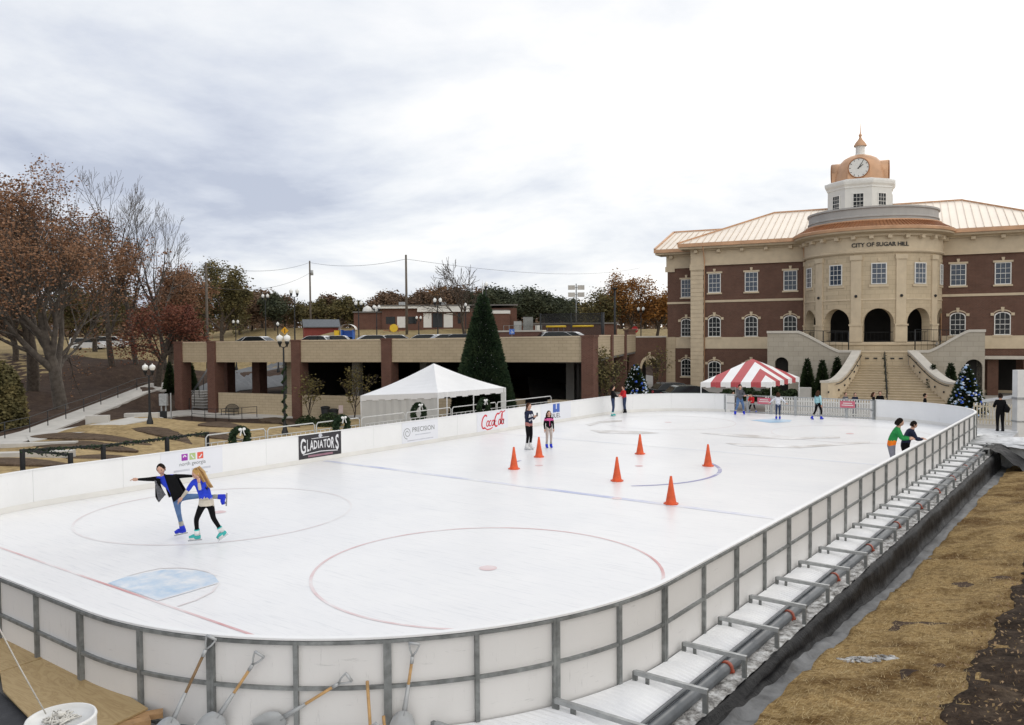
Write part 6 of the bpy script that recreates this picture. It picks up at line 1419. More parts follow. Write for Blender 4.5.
mb = MB(); mb.prism([(-.09, .33), (0, .26), (.09, .33), (.05, .42), (-.05, .42)], lambda a, d, z: (a, d, z), -.0085, -.0061); mb.build("crest", "ink_pale", o); mb = MB(); mb.box((-.55, -.008, -.36), (.55, -.0062, -.29)); mb.build("fine_print", "ink_pink", o)
o, w_, h_ = banner(402, 438, .06, .96, "pale banner reading PRECISION beside a grey spiral", "banner_white")
txt(o, "PRECISION", .27, .18, .04, "ink_grey"); mb = MB(); ribbon(mb, [(-w_ * .72 + (.05 + .018 * t) * math.cos(t * 1.1), .03 + (.05 + .018 * t) * math.sin(t * 1.1)) for t in np.linspace(0, 10, 60)], .022, Fb); mb.build("spiral_emblem", "ink_grey", o); mb = MB(); mb.box((-.3, -.0075, -.10), (.6, -.0062, -.06)); mb.box((-.75, -.0075, -.30), (.75, -.0062, -.265)); mb.build("fine_print", "ink_pale", o)
o, w_, h_ = banner(477, 508, .06, .97, "pale banner with flowing red script reading Coca-Cola", "banner_white")
mb = MB(); sc2 = w_ * .74
def strk(pts, w=.055): ribbon(mb, [(sc2 * (x + .22 * y), sc2 * y * .95 + .02) for x, y in pts], w, Fb)
arc = lambda cx_, cy_, rx, ry, a0, a1, n=14: [(cx_ + rx * math.cos(math.radians(a0 + (a1 - a0) * k / n)), cy_ + ry * math.sin(math.radians(a0 + (a1 - a0) * k / n))) for k in range(n + 1)]
strk(arc(-.72, .02, .22, .36, 50, 300), .075); strk(arc(-.42, -.1, .10, .15, 0, 360)); strk(arc(-.20, -.1, .10, .15, 60, 310)); strk(arc(.02, -.1, .10, .15, 0, 360)); strk([(.13, .05), (.12, -.2), (.2, -.24)]); strk([(-.62, -.32), (-.4, -.44), (-.1, -.42), (.05, -.34)], .05)
strk(arc(.36, .04, .2, .36, 60, 300), .075); strk([(.44, .36), (.62, .5), (.82, .44), (.98, .52)], .05); strk(arc(.6, -.1, .09, .15, 0, 360)); strk(arc(.74, .1, .05, .32, -90, 270)); strk(arc(.88, -.1, .08, .14, 0, 360)); strk([(.97, .05), (.96, -.2), (1.03, -.22)]); strk([(.22, -.02), (.3, -.02)], .04)
mb.build("script_lettering", "ink_red", o)
o, w_, h_ = banner(541, 571, .08, .97, "pale banner with small blue column emblem and dark capitals", "banner_white")
mb = MB()
for x in (-.17, .17): mb.box((x - .13, -.0085, .0), (x + .13, -.0061, .42))
mb.box((-.05, -.0085, .02), (.05, -.0061, .16)); mb.build("emblem", "ink_blue", o); txt(o, "BUEL", .32, 0, -.27, "ink_black")
# ------------------------------------------------------------------ cones
cg = "orange cones on the ice"
cone0 = None
for (px, py, ang, lab) in ((514, 469, .3, "orange traffic cone leftmost on the ice, left of the standing pair"), (539, 457, .5, "orange traffic cone in front of the standing pair, with a dark smudge"), (617, 481, .1, "orange traffic cone standing midway between the nearest cone and the leftmost one"), (640, 454, .9, "orange traffic cone farthest back on the ice"), (671, 504, .2, "nearest and largest orange traffic cone, beside the blue line"), (708, 466, .6, "rightmost orange traffic cone, by the dark arc of the centre circle")):
    if cone0 is None:
        cone0 = empty("traffic_cone", (0, 0, 0), 0, lab, "traffic cone", cg)
        mb = MB(); mb.prism([(.19 * math.cos(a), .19 * math.sin(a)) for a in np.linspace(0, 2 * PI, 9)[:-1] + PI / 8], lambda x, d, y: (x, y, d), 0, .035); mb.build("base", "orange_cone", cone0)
        mb = MB(); mb.lathe([(.145, .0355), (.135, .06), (.075, .40), (.03, .71), (.022, .72), (.0, .715)], n=24); mb.build("body", "orange_cone", cone0); o = cone0
    else: o = copy_tree(cone0); tag(o, lab)
    o.location = at(px, py, .002); o.rotation_euler = (0, 0, ang)
# ------------------------------------------------------------------ people
for nm, c in dict(black_cloth=(.007, .007, .008), navy_cloth=(.02, .025, .05), denim=(.10, .17, .32), denim_dark=(.035, .05, .10), royal_blue=(.03, .06, .55), red_cloth=(.52, .03, .035), green_cloth=(.03, .25, .07), orange_cloth=(.85, .20, .02), grey_cloth=(.11, .11, .125), grey_pants=(.22, .22, .25), white_cloth=(.66, .66, .70), teal_cloth=(.35, .58, .62), cream_cloth=(.55, .50, .42), pink_cloth=(.65, .12, .32), tan_leg=(.42, .36, .33), plaid=(.40, .17, .15), hair_dark=(.014, .010, .008), hair_brown=(.06, .03, .018), hair_blonde=(.44, .27, .10), skate_blue=(.03, .05, .55), skate_teal=(.06, .42, .40), skate_white=(.66, .66, .66), skate_black=(.015, .015, .017), sock_grey=(.35, .34, .30), eye_dark=(.02, .015, .012), lip=(.42, .16, .14), phone=(.03, .03, .035)).items(): M(nm, c, .92, .2, 9, .25, spec=.12, bscale=30)
M("blade", (.45, .46, .48), .25, .05, metal=.9)
NODES = ["pel", "bel", "che", "nec", "hed"]
EDG = [("pel", "bel"), ("bel", "che"), ("che", "nec"), ("nec", "hed"), ("che", "shL"), ("shL", "elL"), ("elL", "haL"), ("che", "shR"), ("shR", "elR"), ("elR", "haR"), ("pel", "hiL"), ("hiL", "knL"), ("knL", "anL"), ("pel", "hiR"), ("hiR", "knR"), ("knR", "anR")]
RAD = dict(pel=.112, bel=.105, che=.118, nec=.055, hed=.05, shL=.062, shR=.062, elL=.043, elR=.043, haL=.028, haR=.028, hiL=.088, hiR=.088, knL=.058, knR=.058, anL=.042, anR=.042)
def person(label, loc, rz, J, mats, h=1.65, hair="hair_dark", hairlen=0., face=(0, -1, 0), skate="skate_blue", toes=None, girth=1., group=None, fat={}, hands=True):
    """J joints in local metres (z up); mats: dict part -> material for torso, sleeve, forearm, pants, shin"""
    k = h / 1.65; J = {a: Vector(b_) for a, b_ in J.items()}
    root = empty("person", loc, rz, label, "person", group)
    names = list(RAD); me = bpy.data.meshes.new("sk"); me.from_pydata([J[n] for n in names], [(names.index(a), names.index(b_)) for a, b_ in EDG], [])
    o = bpy.data.objects.new("sk", me); COL.objects.link(o); md = o.modifiers.new("s", "SKIN"); md.use_smooth_shade = True
    for i, n in enumerate(names):
        v = me.skin_vertices[0].data[i]; r = RAD[n] * k * girth * fat.get(n, 1.14 if n in ("pel", "bel", "che", "shL", "shR", "elL", "elR") else 1.06); v.radius = (r, r); v.use_root = n == "pel"
    ms = o.modifiers.new("b", "SUBSURF"); ms.levels = ms.render_levels = 2
    ev = bpy.data.meshes.new_from_object(o.evaluated_get(bpy.context.evaluated_depsgraph_get()))
    mb = MB(); mlist = ["skin"]
    def mi(m_):
        if m_ not in mlist: mlist.append(m_)
        return mlist.index(m_)
    seg = dict(zip(EDG, ["top", "top", "top", "skin", "top", "sleeve", "fore", "top", "sleeve", "fore", "pants", "pants", "shin", "pants", "pants", "shin"]))
    seg[("nec", "hed")] = "skin"
    vs_ = [v.co.copy() for v in ev.vertices]
    for v in vs_: mb.V(v)
    for p in ev.polygons:
        c = sum((vs_[i] for i in p.vertices), Vector()) / len(p.vertices); best = None
        for (a, b_), nm in seg.items():
            A, B = J[a], J[b_]; ab = B - A; t = max(0, min(1, (c - A).dot(ab) / max(ab.length_squared, 1e-9))); rr_ = RAD[a] * (1 - t) + RAD[b_] * t; dd = (c - A - ab * t).length / (rr_ * k)
            if best is None or dd < best[0]: best = (dd, nm, t, a, b_)
        nm, t = best[1], best[2]
        if nm == "top" and "hem" in mats and c.z < mats["hem"][1]: m_ = mats["hem"][0]
        elif nm == "top" and "yoke" in mats and c.z > mats["yoke"][1] and c.z < mats["yoke"][2]: m_ = mats["yoke"][0]
        elif nm == "pants" and "hem" in mats and c.z > mats["hem"][2]: m_ = mats["hem"][0]
        elif nm == "sleeve" and "yoke" in mats and mats["yoke"][1] < c.z < mats["yoke"][2]: m_ = mats["yoke"][0]
        else: m_ = mats.get(nm, {"sleeve": mats["top"], "fore": mats.get("sleeve", mats["top"]), "shin": mats.get("pants"), "skin": "skin"}.get(nm, "skin"))
        mb.mi = mi(m_); mb.smooth = True; mb.Fc(list(p.vertices))
    bpy.data.objects.remove(o)
    # head with face, in a frame looking along `face`
    f = Vector(face).normalized(); upd = (J["hed"] - J["nec"]).normalized(); f = (f - upd * f.dot(upd)).normalized(); s = f.cross(upd)
    HR = .108 * k * (1.06 if h < 1.45 else 1.); hc = J["hed"] + upd * HR * .72
    X = lambda x, y, z: hc + s * (x * HR) + f * (y * HR) + upd * (z * HR)
    mb.mi = mi("skin"); N, K = 16, 12; rows = []
    for i in range(K + 1):
        z = math.cos(PI * i / K); r = math.sin(PI * i / K); row = []
        for j in range(N):
            a = 2 * PI * j / N; x, y = math.cos(a) * r * .80, math.sin(a) * r * .95
            if z < -.1: t = (-.1 - z) / .9; x *= 1 - .32 * t; y = y * (1 - .25 * t) + .12 * t
            if abs(a - PI / 2) < .3 and -.45 < z < .15: y += .13 * (1 - abs(z + .22) / .4)
            row.append(mb.V(X(x, y, z * 1.16)))
        rows.append(row)
    for A, B in zip(rows, rows[1:]):
        for j in range(N): mb.Fc([A[j], B[j], B[(j + 1) % N], A[(j + 1) % N]])
    mb.mi = mi("eye_dark")
    for e in (-.33, .33): c = X(e, .86, .02); mb.sphere(c, .085 * HR, 6, 4); a, b_ = X(e - .17, .86, .22), X(e + .17, .84, .2); mb.tube([a, b_], .035 * HR, 4)
    mb.mi = mi("lip"); mb.tube([X(-.22, .86, -.56), X(0, .93, -.57), X(.22, .86, -.56)], .05 * HR, 5)
    mb.mi = mi("skin")
    for e in (-1, 1): mb.sphere(X(e * .80, -.02, -.05), .2 * HR, 6, 4, (.6, .8, 1.2))
    # hands: palm, four unequal fingers, thumb
    for sd_ in "LR":
        w_, e_ = J["ha" + sd_], J["el" + sd_]; d = (w_ - e_).normalized(); x, y = ngon_basis(d); q = k
        mb.mi = mi("skin"); mb.tube([w_ - d * .02 * q, w_ + d * .03 * q, w_ + d * .085 * q], [.026 * q, .038 * q, .034 * q], 8)
        for n_, (off, ln) in enumerate(((-.027, .060), (-.009, .072), (.009, .068), (.027, .050))):
            a = w_ + d * .08 * q + x * off * q; b_ = a + d * ln * .55 * q + y * .006 * q; c = b_ + (d * .75 + y * .6).normalized() * ln * .45 * q
            mb.tube([a, b_, c], [.0105 * q, .009 * q, .007 * q], 5)
        a = w_ + d * .025 * q - x * .028 * q; mb.tube([a, a + (d * .6 - x * .8).normalized() * .035 * q, a + (d * .9 - x * .55).normalized() * .065 * q], [.014 * q, .011 * q, .008 * q], 5)
    mb.build("body", mlist, root)
    # hair
    hb_ = MB(); N, K = 16, 8; rows = []
    for i in range(K + 1):
        t = i / K; row = []
        for j in range(N):
            a = 2 * PI * j / N; front = max(0, math.sin(a)); lim_ = PI * (.23 + .42 * (1 - front) ** .8); th = lim_ * t; z = math.cos(th); r = math.sin(th)
            wv = 1 + .03 * math.sin(j * 2.6 + i * 1.7); row.append(hb_.V(X(math.cos(a) * r * .87 * wv, math.sin(a) * r * 1.0 * wv - .05, z * 1.22 + .03 * math.sin(j * 4.1 + i * 2.3))))
        rows.append(row)
    hb_.smooth = True
    for A, B in zip(rows, rows[1:]):
        for j in range(N): hb_.Fc([A[j], B[j], B[(j + 1) % N], A[(j + 1) % N]])
    if hairlen:
        rr_ = random.Random(3)
        for j in range(26):
            a = PI + PI * j / 25 if hairlen < 3 else 0; sx_ = math.cos(a) * .85; by = math.sin(a) * .95
            st_p = X(sx_, by + .05, .15); ln = HR * hairlen * rr_.uniform(.85, 1.1)
            dn = Vector((0, 0, -1)) * .85 + f * -.18 + s * sx_ * .08 + (mats.get("hairdir", Vector())); dn.normalize()
            hb_.tube([st_p, st_p + dn * ln * .4 - f * HR * .12, st_p + dn * ln * .75 - f * HR * .15, st_p + dn * ln], [.24 * HR, .27 * HR, .2 * HR, .05 * HR], 6)
    hb_.build("hair", hair, root)
    # skates or boots
    toes = toes or {}
    for sd_ in "LR":
        an, kn = J["an" + sd_], J["kn" + sd_]; dn = (an - kn).normalized(); td = Vector(toes.get(sd_, tuple(f)))
        td = td - dn * td.dot(dn) * .9; td.normalize(); q = k; sb = MB(); sb.smooth = True
        heel = an + dn * .085 * q - td * .03 * q; toe = an + dn * .09 * q + td * .17 * q
        if skate == "skate_blue": sk = MB(); sk.smooth = True; sk.tube([an - dn * .13 * q, an - dn * .02 * q, an + dn * .02 * q], [.05 * q, .052 * q, .05 * q], 10); sk.build("sock", "sock_grey", root)
        if skate == "skate_teal": sk = MB(); sk.smooth = True; sk.tube([an - dn * .06 * q, an + dn * .04 * q], [.062 * q, .064 * q], 10); sk.tube([an + dn * .1 * q + td * .06 * q, an + dn * .1 * q + td * .165 * q], [.052 * q, .038 * q], 10); sk.build("boot_trim", "skate_white", root)
        sb.tube([an - dn * (.03 if skate == "skate_blue" else .085) * q, an - dn * .02 * q, an + dn * .03 * q, an + dn * .09 * q], [.058 * q, .055 * q, .062 * q, .052 * q], 10)
        sb.tube([heel - td * .03 * q, heel + td * .04 * q, an + dn * .07 * q + td * .09 * q, toe], [.042 * q, .054 * q, .05 * q, .034 * q], 10)
        if skate is None: sb.build("shoe", "skate_black", root); continue
        b_ = sb.build("skate", skate, root); bl = MB(); a0 = an + dn * .155 * q - td * .09 * q; a1 = an + dn * .155 * q + td * .2 * q; sdv = td.cross(dn)
        bl.bar(a0, a1, .008 * q, .03 * q, dn)
        for t in (.2, .75): p = a0.lerp(a1, t); bl.bar(p, p - dn * .05 * q, .02 * q, .05 * q, td)
        bl.build("blade", "blade", b_)
    return root
def stance(h, lean=(0, 0), turn=0., arms="down", legs="stand", crouch=0.):
    """generic upright joints facing -y before `turn`"""
    k = h / 1.65; J = {}
    z0 = .115 * k
    J["pel"] = (0, 0, .93 * k - crouch); lx, ly = lean
    J["bel"] = (lx * .3, ly * .3, 1.06 * k - crouch); J["che"] = (lx * .75, ly * .75, 1.25 * k - crouch); J["nec"] = (lx, ly, 1.385 * k - crouch); J["hed"] = (lx * 1.08, ly * 1.1, 1.46 * k - crouch)
    for s, sd_ in ((-1, "L"), (1, "R")):
        J["sh" + sd_] = (s * .155 * k + lx * .85, ly * .85, 1.325 * k - crouch); J["hi" + sd_] = (s * .085 * k, 0, .87 * k - crouch)
        J["kn" + sd_] = (s * .095 * k, -.03 * k - crouch * .6, .50 * k - crouch * .4); J["an" + sd_] = (s * .10 * k, .02 * k, .16 * k)
        sx_ = J["sh" + sd_]
        if arms == "down": J["el" + sd_] = (sx_[0] + s * .05 * k, sx_[1] + .02 * k, sx_[2] - .27 * k); J["ha" + sd_] = (sx_[0] + s * .05 * k, sx_[1] - .04 * k, sx_[2] - .49 * k)
        elif arms == "phone": J["el" + sd_] = (sx_[0] + s * .05 * k, sx_[1] - .04 * k, sx_[2] - .26 * k); J["ha" + sd_] = (s * .04 * k, sx_[1] - .26 * k, sx_[2] - .14 * k)
        elif arms == "front": J["el" + sd_] = (sx_[0] + s * .06 * k, sx_[1] - .12 * k, sx_[2] - .24 * k); J["ha" + sd_] = (s * .12 * k, sx_[1] - .33 * k, sx_[2] - .24 * k)
        elif arms == "out": J["el" + sd_] = (sx_[0] + s * .2 * k, sx_[1] - .03 * k, sx_[2] - .19 * k); J["ha" + sd_] = (sx_[0] + s * .34 * k, sx_[1] - .12 * k, sx_[2] - .32 * k)
    if legs == "stride":
        J["knL"] = (-.10 * k, -.16 * k, .50 * k); J["anL"] = (-.12 * k, -.12 * k, .16 * k); J["knR"] = (.11 * k, .08 * k, .49 * k); J["anR"] = (.14 * k, .30 * k, .17 * k)
    if legs == "wide":
        J["knL"] = (-.17 * k, -.06 * k, .50 * k); J["anL"] = (-.25 * k, 0, .16 * k); J["knR"] = (.17 * k, -.06 * k, .50 * k); J["anR"] = (.27 * k, .02 * k, .16 * k)
    return J
# --- the two skaters: joints measured from the photograph, in metres across the view
def pix(px0, py0, d, pts):
    k = d / 823.; out = {}
    for n, q in pts.items(): out[n] = ((q[0] - px0) * k, q[2] if len(q) > 2 else 0., (py0 - q[1]) * k)
    return out
g0 = at(181, 537); d0 = depth(g0)
Z = lambda x, y: (120 + x / 6.908, 450 + y / 6.905)
Jm = {n: Z(*p[:2]) + tuple(p[2:]) for n, p in dict(pel=(405, 325, .02), bel=(375, 275), che=(335, 210), nec=(304, 172), hed=(301, 147, -.02), shL=(275, 190, -.03), elL=(205, 192, -.06), haL=(140, 190, -.1), shR=(372, 180, .03), elR=(440, 180, .10), haR=(505, 182, .12), hiL=(398, 350, -.02), knL=(412, 430, -.03), anL=(430, 530, 0), hiR=(430, 325, .06), knR=(535, 325, .16), anR=(670, 335, .22)).items()}
J = pix(181, 537, d0, Jm)
mpr = person("dark haired skater in open black blazer gliding on one leg with arms spread", g0, YAW, J, dict(top="royal_blue", sleeve="black_cloth", fore="black_cloth", pants="denim", shin="denim"), 1.62, "hair_dark", 0, (.05, -1, -.05), "skate_blue", {"L": (-1, -.25, 0), "R": (.25, -.1, -1)}, .92, fat={"bel": .95, "pel": .95})
kp = d0 / 823.
def Zl(x, y, dy=0.): p = Z(x, y); return Vector(((p[0] - 181) * kp, dy, (537 - p[1]) * kp))
jb = MB(); jb.smooth = True                                   # open blazer: right body panel, back, left flap
def panel(quad, dys, n=10, m=8, puff=.03):
    def fn(a, c):
        top = Vector(quad[0]).lerp(Vector(quad[1]), a); bot = Vector(quad[3]).lerp(Vector(quad[2]), a); p = top.lerp(bot, c); dy = (dys[0] * (1 - a) + dys[1] * a) * (1 - c) + (dys[3] * (1 - a) + dys[2] * a) * c
        return Zl(p.x, p.y, dy - puff * math.sin(PI * a) * 1. + .008 * math.sin(a * 14 + c * 5))
    jb.grid(fn, n, m)
jb.mi = 0; panel([(322, 152), (388, 168), (455, 300), (395, 348)], (-.09, .02, -.02, -.14), puff=.05); panel([(282, 178), (388, 165), (458, 290), (330, 330)], (.08, .10, .12, .10), puff=-.06)
jb.mi = 1; panel([(258, 195), (290, 205), (330, 300), (278, 355)], (-.08, -.11, -.06, -.02), puff=.02)
jb.mi = 0; panel([(255, 190), (275, 195), (276, 352), (248, 322)], (-.02, -.07, -.02, .04), puff=.01); panel([(284, 180), (300, 185), (312, 255), (280, 215)], (-.11, -.12, -.12, -.12), puff=.01)
M("lining", (.10, .10, .11), .6, .5, 25); jo = jb.build("blazer", ["black_cloth", "lining"], mpr); sdm = jo.modifiers.new("t", "SOLIDIFY"); sdm.thickness = .012
jb = MB(); jb.smooth = True
for a, b_ in ((Zl(398, 310, -.02), Zl(418, 345, -.02)),): pass
g1 = at(207, 544); d1 = depth(g1); Jf = {n: Z(*p[:2]) + tuple(p[2:]) for n, p in dict(pel=(600, 345), bel=(592, 305), che=(572, 240), nec=(557, 195), hed=(552, 178, -.01), shL=(522, 205, -.03), elL=(492, 262, -.12), haL=(448, 318, -.14), shR=(605, 215, .02), elR=(580, 262, -.16), haR=(575, 205, -.17), hiL=(575, 375, -.02), knL=(535, 475, -.05), anL=(537, 570, -.02), hiR=(628, 372, .02), knR=(645, 470, .03), anR=(692, 560, .08)).items()}
J = pix(207, 544, d1, Jf)
fpr = person("long haired blonde skater in blue top and black leggings beside the gliding skater", g1, YAW, J, dict(top="royal_blue", sleeve="royal_blue", fore="cream_cloth", pants="black_cloth", shin="black_cloth", hem=("cream_cloth", (544 - (450 + 325 / 6.905)) * d1 / 823, (544 - (450 + 378 / 6.905)) * d1 / 823), hairdir=Vector((.42, .05, 0))), 1.6, "hair_blonde", 0, (-.8, -.55, -.1), "skate_teal", {"L": (-1, -.2, 0), "R": (-.5, -.7, 0)}, .94)
rr = random.Random(2); k1 = d1 / 823.
def Zf(x, y, dy): p = Z(x, y); return Vector(((p[0] - 207) * k1, dy, (544 - p[1]) * k1))
M("hair_honey", (.30, .165, .06), .6, .2, 14); M("hair_light", (.55, .38, .17), .6, .2, 14)
for m_, n_ in (("hair_honey", 30), ("hair_blonde", 34), ("hair_light", 22)):
    hl_ = MB()
    for j in range(n_):
        o1, o2, cv = rr.uniform(-17, 15), rr.uniform(-.06, .07), rr.uniform(-9, 9); e_ = rr.uniform(.7, 1.05)
        P0 = [(554 + o1 * .7, 106 + abs(o1) * .8), (574 + o1, 146), (592 + o1 * .9 + cv * .5, 186), (610 + o1 * .8 + cv, 222), (634 + o1 * .6 + cv * 1.3, 256)]
        n0 = P0[-1]; P0[-1] = (P0[-2][0] + (n0[0] - P0[-2][0]) * e_, P0[-2][1] + (n0[1] - P0[-2][1]) * e_)
        hl_.tube([Zf(x, y, o2 - .03 * (i == 0)) for i, (x, y) in enumerate(P0)], [.012, .014, .012, .009, .003], 4)
    hl_.build("long_hair", m_, fpr)
hm_ = MB(); hm_.lathe([(.142, 0), (.15, -.05), (.155, -.125)], tuple(Zf(602, 335, 0)), 18); hm_.build("lace_hem", "cream_cloth", fpr)
# --- the others
def put(px, py): return at(px, py, 0)
def facing(dx_, dy_): return Vector((dx_, dy_, 0))
def std(label, px, py, h, turn, mats, arms="down", legs="stand", hair="hair_brown", hl=0, skate="skate_blue", lean=(0, 0), crouch=0., girth=1., loc=None, look=None):
    J = stance(h, lean, 0, arms, legs, crouch); L_ = loc if loc is not None else put(px, py)
    return person(label, L_, YAW + turn, J, mats, h, hair, hl, look or (0, -1, 0), skate, None, girth)
p_ = std("young woman in navy and white jacket and black leggings looking at her phone", 529, 449.5, 1.76, .9, dict(top="navy_cloth", sleeve="navy_cloth", pants="black_cloth", shin="black_cloth", hem=("plaid", 1.0, .90)), "phone", hair="hair_brown", hl=3.2, skate="skate_white", look=(0, -1, -.25))
mb = MB(); mb.box((-.04, -.40, 1.28), (.04, -.39, 1.42)); tag(mb.build("smartphone", "phone", None), "dark phone held by the young woman in navy jacket", "phone"); bpy.data.objects["smartphone"].location = p_.location; bpy.data.objects["smartphone"].rotation_euler = p_.rotation_euler
mb = MB(); k = 1.76 / 1.65
for s in (-1, 1): mb.sphere((s * .07, -.1, 1.14 * k), .11, 8, 6, (.6, .35, 1.3)); mb.sphere((s * .19 * k, -.0, 1.2 * k), .07, 8, 6, (.6, .9, 1.2))
mb.build("jacket_panels", "white_cloth", p_)
p_ = std("girl in black jacket with pink stripes and pale leggings standing by a cone", 549, 448, 1.42, .25, dict(top="black_cloth", sleeve="black_cloth", pants="tan_leg", shin="tan_leg", yoke=("pink_cloth", 1.06, 1.14)), "down", hair="hair_brown", hl=2.2)
mb = MB(); mb.bar((0, -.108, .86), (0, -.122, 1.12), .02, .012, (0, 1, 0)); mb.build("zip", "pink_cloth", p_)
std("skater in dark hoodie and jeans with teal skates near the far corner", 613, 416.2, 1.62, 1.3, dict(top="black_cloth", pants="denim_dark"), "front", hair="hair_dark", hl=1.2, skate="skate_teal")
std("skater in red top and dark jeans reaching to the one in the dark hoodie", 624.5, 413, 1.5, -1.2, dict(top="red_cloth", pants="denim_dark"), "front", "stand", hair="hair_brown", skate="skate_black", lean=(0, -.06))
# leaning pair at the right boards
q = at(897, 452, 0); q.x = UR - 1.0; J = stance(1.68, (0, -.42), 0, "front", "stand", .05); 
std("dark haired skater in green jacket with orange hem leaning over the near boards", 0, 0, 1.75, 0, dict(top="green_cloth", sleeve="green_cloth", pants="grey_pants", hem=("orange_cloth", 1.04, .89)), "front", "stand", hair="hair_dark", hl=1.0, skate="skate_black", lean=(0, -.20), crouch=.04, girth=1.2, loc=Vector((-5.78, vL(891, -5.78), 0)), look=(0, -1, -.35)).rotation_euler = (0, 0, math.radians(100))
std("skater in navy jacket leaning on the near boards beside the green jacket", 0, 0, 1.62, 0, dict(top="navy_cloth", sleeve="navy_cloth", pants="black_cloth"), "front", "stand", hair="hair_dark", skate="skate_black", lean=(0, -.22), crouch=.06, girth=1.25, loc=Vector((-5.56, vL(904.5, -5.56), 0)), look=(0, -1, -.5)).rotation_euler = (0, 0, math.radians(115))
# far end
std("bending man in grey top and blue jeans near the gate", 739.5, 414.5, 1.72, .35, dict(top="grey_cloth", pants="denim"), "front", "wide", hair="hair_dark", lean=(-.18, -.28), crouch=.08, look=(-.5, -1, -.3), girth=1.1)
std("child in white top and dark blue leggings skating towards the gate", 778, 419.5, 1.36, PI - .2, dict(top="white_cloth", pants="denim_dark"), "out", "stand", hair="hair_brown", hl=1.5, look=(0, -1, -.1))
std("child in pale teal jacket and black leggings skating by the gate", 818, 419.5, 1.45, PI / 2 + .5, dict(top="teal_cloth", pants="black_cloth"), "down", "stride", hair="hair_brown", hl=2.2)
std("crouching child in dark clothes beside the bending man", 752.5, 413, 1.15, -.6, dict(top="red_cloth", pants="black_cloth"), "front", "wide", hair="hair_dark", lean=(0, -.2), crouch=.08)
def behind(px, d, lab, h, turn, mats, hair, z=-.27, arms="down", hl=0): p = ray(px, 400) * d; return std(lab, 0, 0, h, turn, mats, arms, hair=hair, hl=hl, skate=None, loc=Vector((p.x, p.y, z)))
behind(733, 46.5, "seated looking spectator in grey behind the left end of the gate", 1.3, .3, dict(top="grey_cloth", pants="black_cloth"), "hair_brown")
behind(845.5, 45, "spectator in grey behind the right end of the gate", 1.32, .2, dict(top="grey_cloth", pants="denim_dark"), "hair_brown")
behind(855, 45, "spectator in dark top beside the one in grey at the right end of the gate", 1.3, -.2, dict(top="navy_cloth", pants="denim_dark"), "hair_dark")
behind(873.5, 44, "brown haired spectator seen just above the far boards, beside the gate", 1.40, 1., dict(top="black_cloth", pants="black_cloth"), "hair_brown", hl=2)
behind(880, 44, "dark haired spectator seen above the far boards beside the brown haired one", 1.46, -.4, dict(top="black_cloth", pants="black_cloth"), "hair_dark")
behind(925, 42.5, "dark spectator looking over the far boards before the stairs", 1.42, 1.2, dict(top="black_cloth", pants="black_cloth"), "hair_dark")
g = gd(1001, 38); g.z = -.32; pq = std("man in black jacket standing by the picket fence at the right edge", 0, 0, 1.78, PI - .3, dict(top="black_cloth", pants="black_cloth"), "front", hair="hair_dark", skate=None, girth=1.2, loc=g)
mb = MB(); mb.tube([(-.2, .1, 1.3), (-.24, .2, 1.1), (-.2, .24, .95)], [.05, .13, .1], 8); mb.build("shoulder_bag", "black_cloth", pq)
# ------------------------------------------------------------------ things in the lower left corner
def ondeck(px, py, z=-.26): return at(px, py, z)
mt, nt, b = new_mat("plywood"); b.inputs["Roughness"].default_value = .65
tcs = node(nt, "ShaderNodeTexCoord"); mp = node(nt, "ShaderNodeMapping"); mp.inputs["Scale"].default_value = (.6, 3.2, 1); mp.inputs["Rotation"].default_value = (0, 0, .25); nt.links.new(tcs.outputs["Object"], mp.inputs[0])
wv = noise(nt, 1.3, 4, .6, mp.outputs[0]); wv.inputs["Distortion"].default_value = 1.2
mm = node(nt, "ShaderNodeMath", operation="MULTIPLY"); mm.inputs[1].default_value = 9.; nt.links.new(wv.outputs[0], mm.inputs[0]); fr = node(nt, "ShaderNodeMath", operation="FRACT"); nt.links.new(mm.outputs[0], fr.inputs[0])
r = ramp(nt, fr.outputs[0], [(.0, (.36, .25, .115)), (.5, (.44, .32, .16)), (.85, (.40, .285, .135)), (1., (.33, .22, .10))])
vk = node(nt, "ShaderNodeTexVoronoi"); vk.inputs["Scale"].default_value = 1.5; mp2 = node(nt, "ShaderNodeMapping"); mp2.inputs["Scale"].default_value = (.8, 1.7, 1); nt.links.new(tcs.outputs["Object"], mp2.inputs[0]); nt.links.new(mp2.outputs[0], vk.inputs["Vector"])
rk = ramp(nt, vk.outputs["Distance"], [(.05, (.42, .30, .22)), (.13, (1, 1, 1))]); nt.links.new(mixc(nt, 1., r.outputs[0], rk.outputs[0], "MULTIPLY"), b.inputs["Base Color"])
def sheet(name, corners, z, th, mat, lab, cat):
    P = [at(x, y, z) for x, y in corners]; mb = MB(); c = sum(P, Vector()) / len(P)
    mb.prism([(p.x - c.x, p.y - c.y) for p in P], lambda x, d, y: (x, y, d), 0, -th); o = mb.build(name, mat); o.location = c; return tag(o, lab, cat)
sheet("plywood_sheet", [(3, 690), (0, 672), (47, 657), (60, 653), (148, 708), (104, 729), (60, 760), (32, 720)], .09, .02, "plywood", "large knotty plywood sheet lying beside the boards", "plywood")
sheet("plywood_sheet", [(-70, 640), (0, 628), (14, 634), (50, 655), (46, 656.5), (0, 671.5), (-70, 690)], .095, .02, "plywood", "second plywood sheet at the left edge above the first", "plywood")
M("rubber_mat", (.045, .046, .05), .8, .2, 6, .3)
sheet("rubber_mat", [(-80, 700), (0, 692), (32, 722), (60, 770), (-60, 820)], -.0, .012, "rubber_mat", "dark grey mat under the plywood in the corner", "mat")
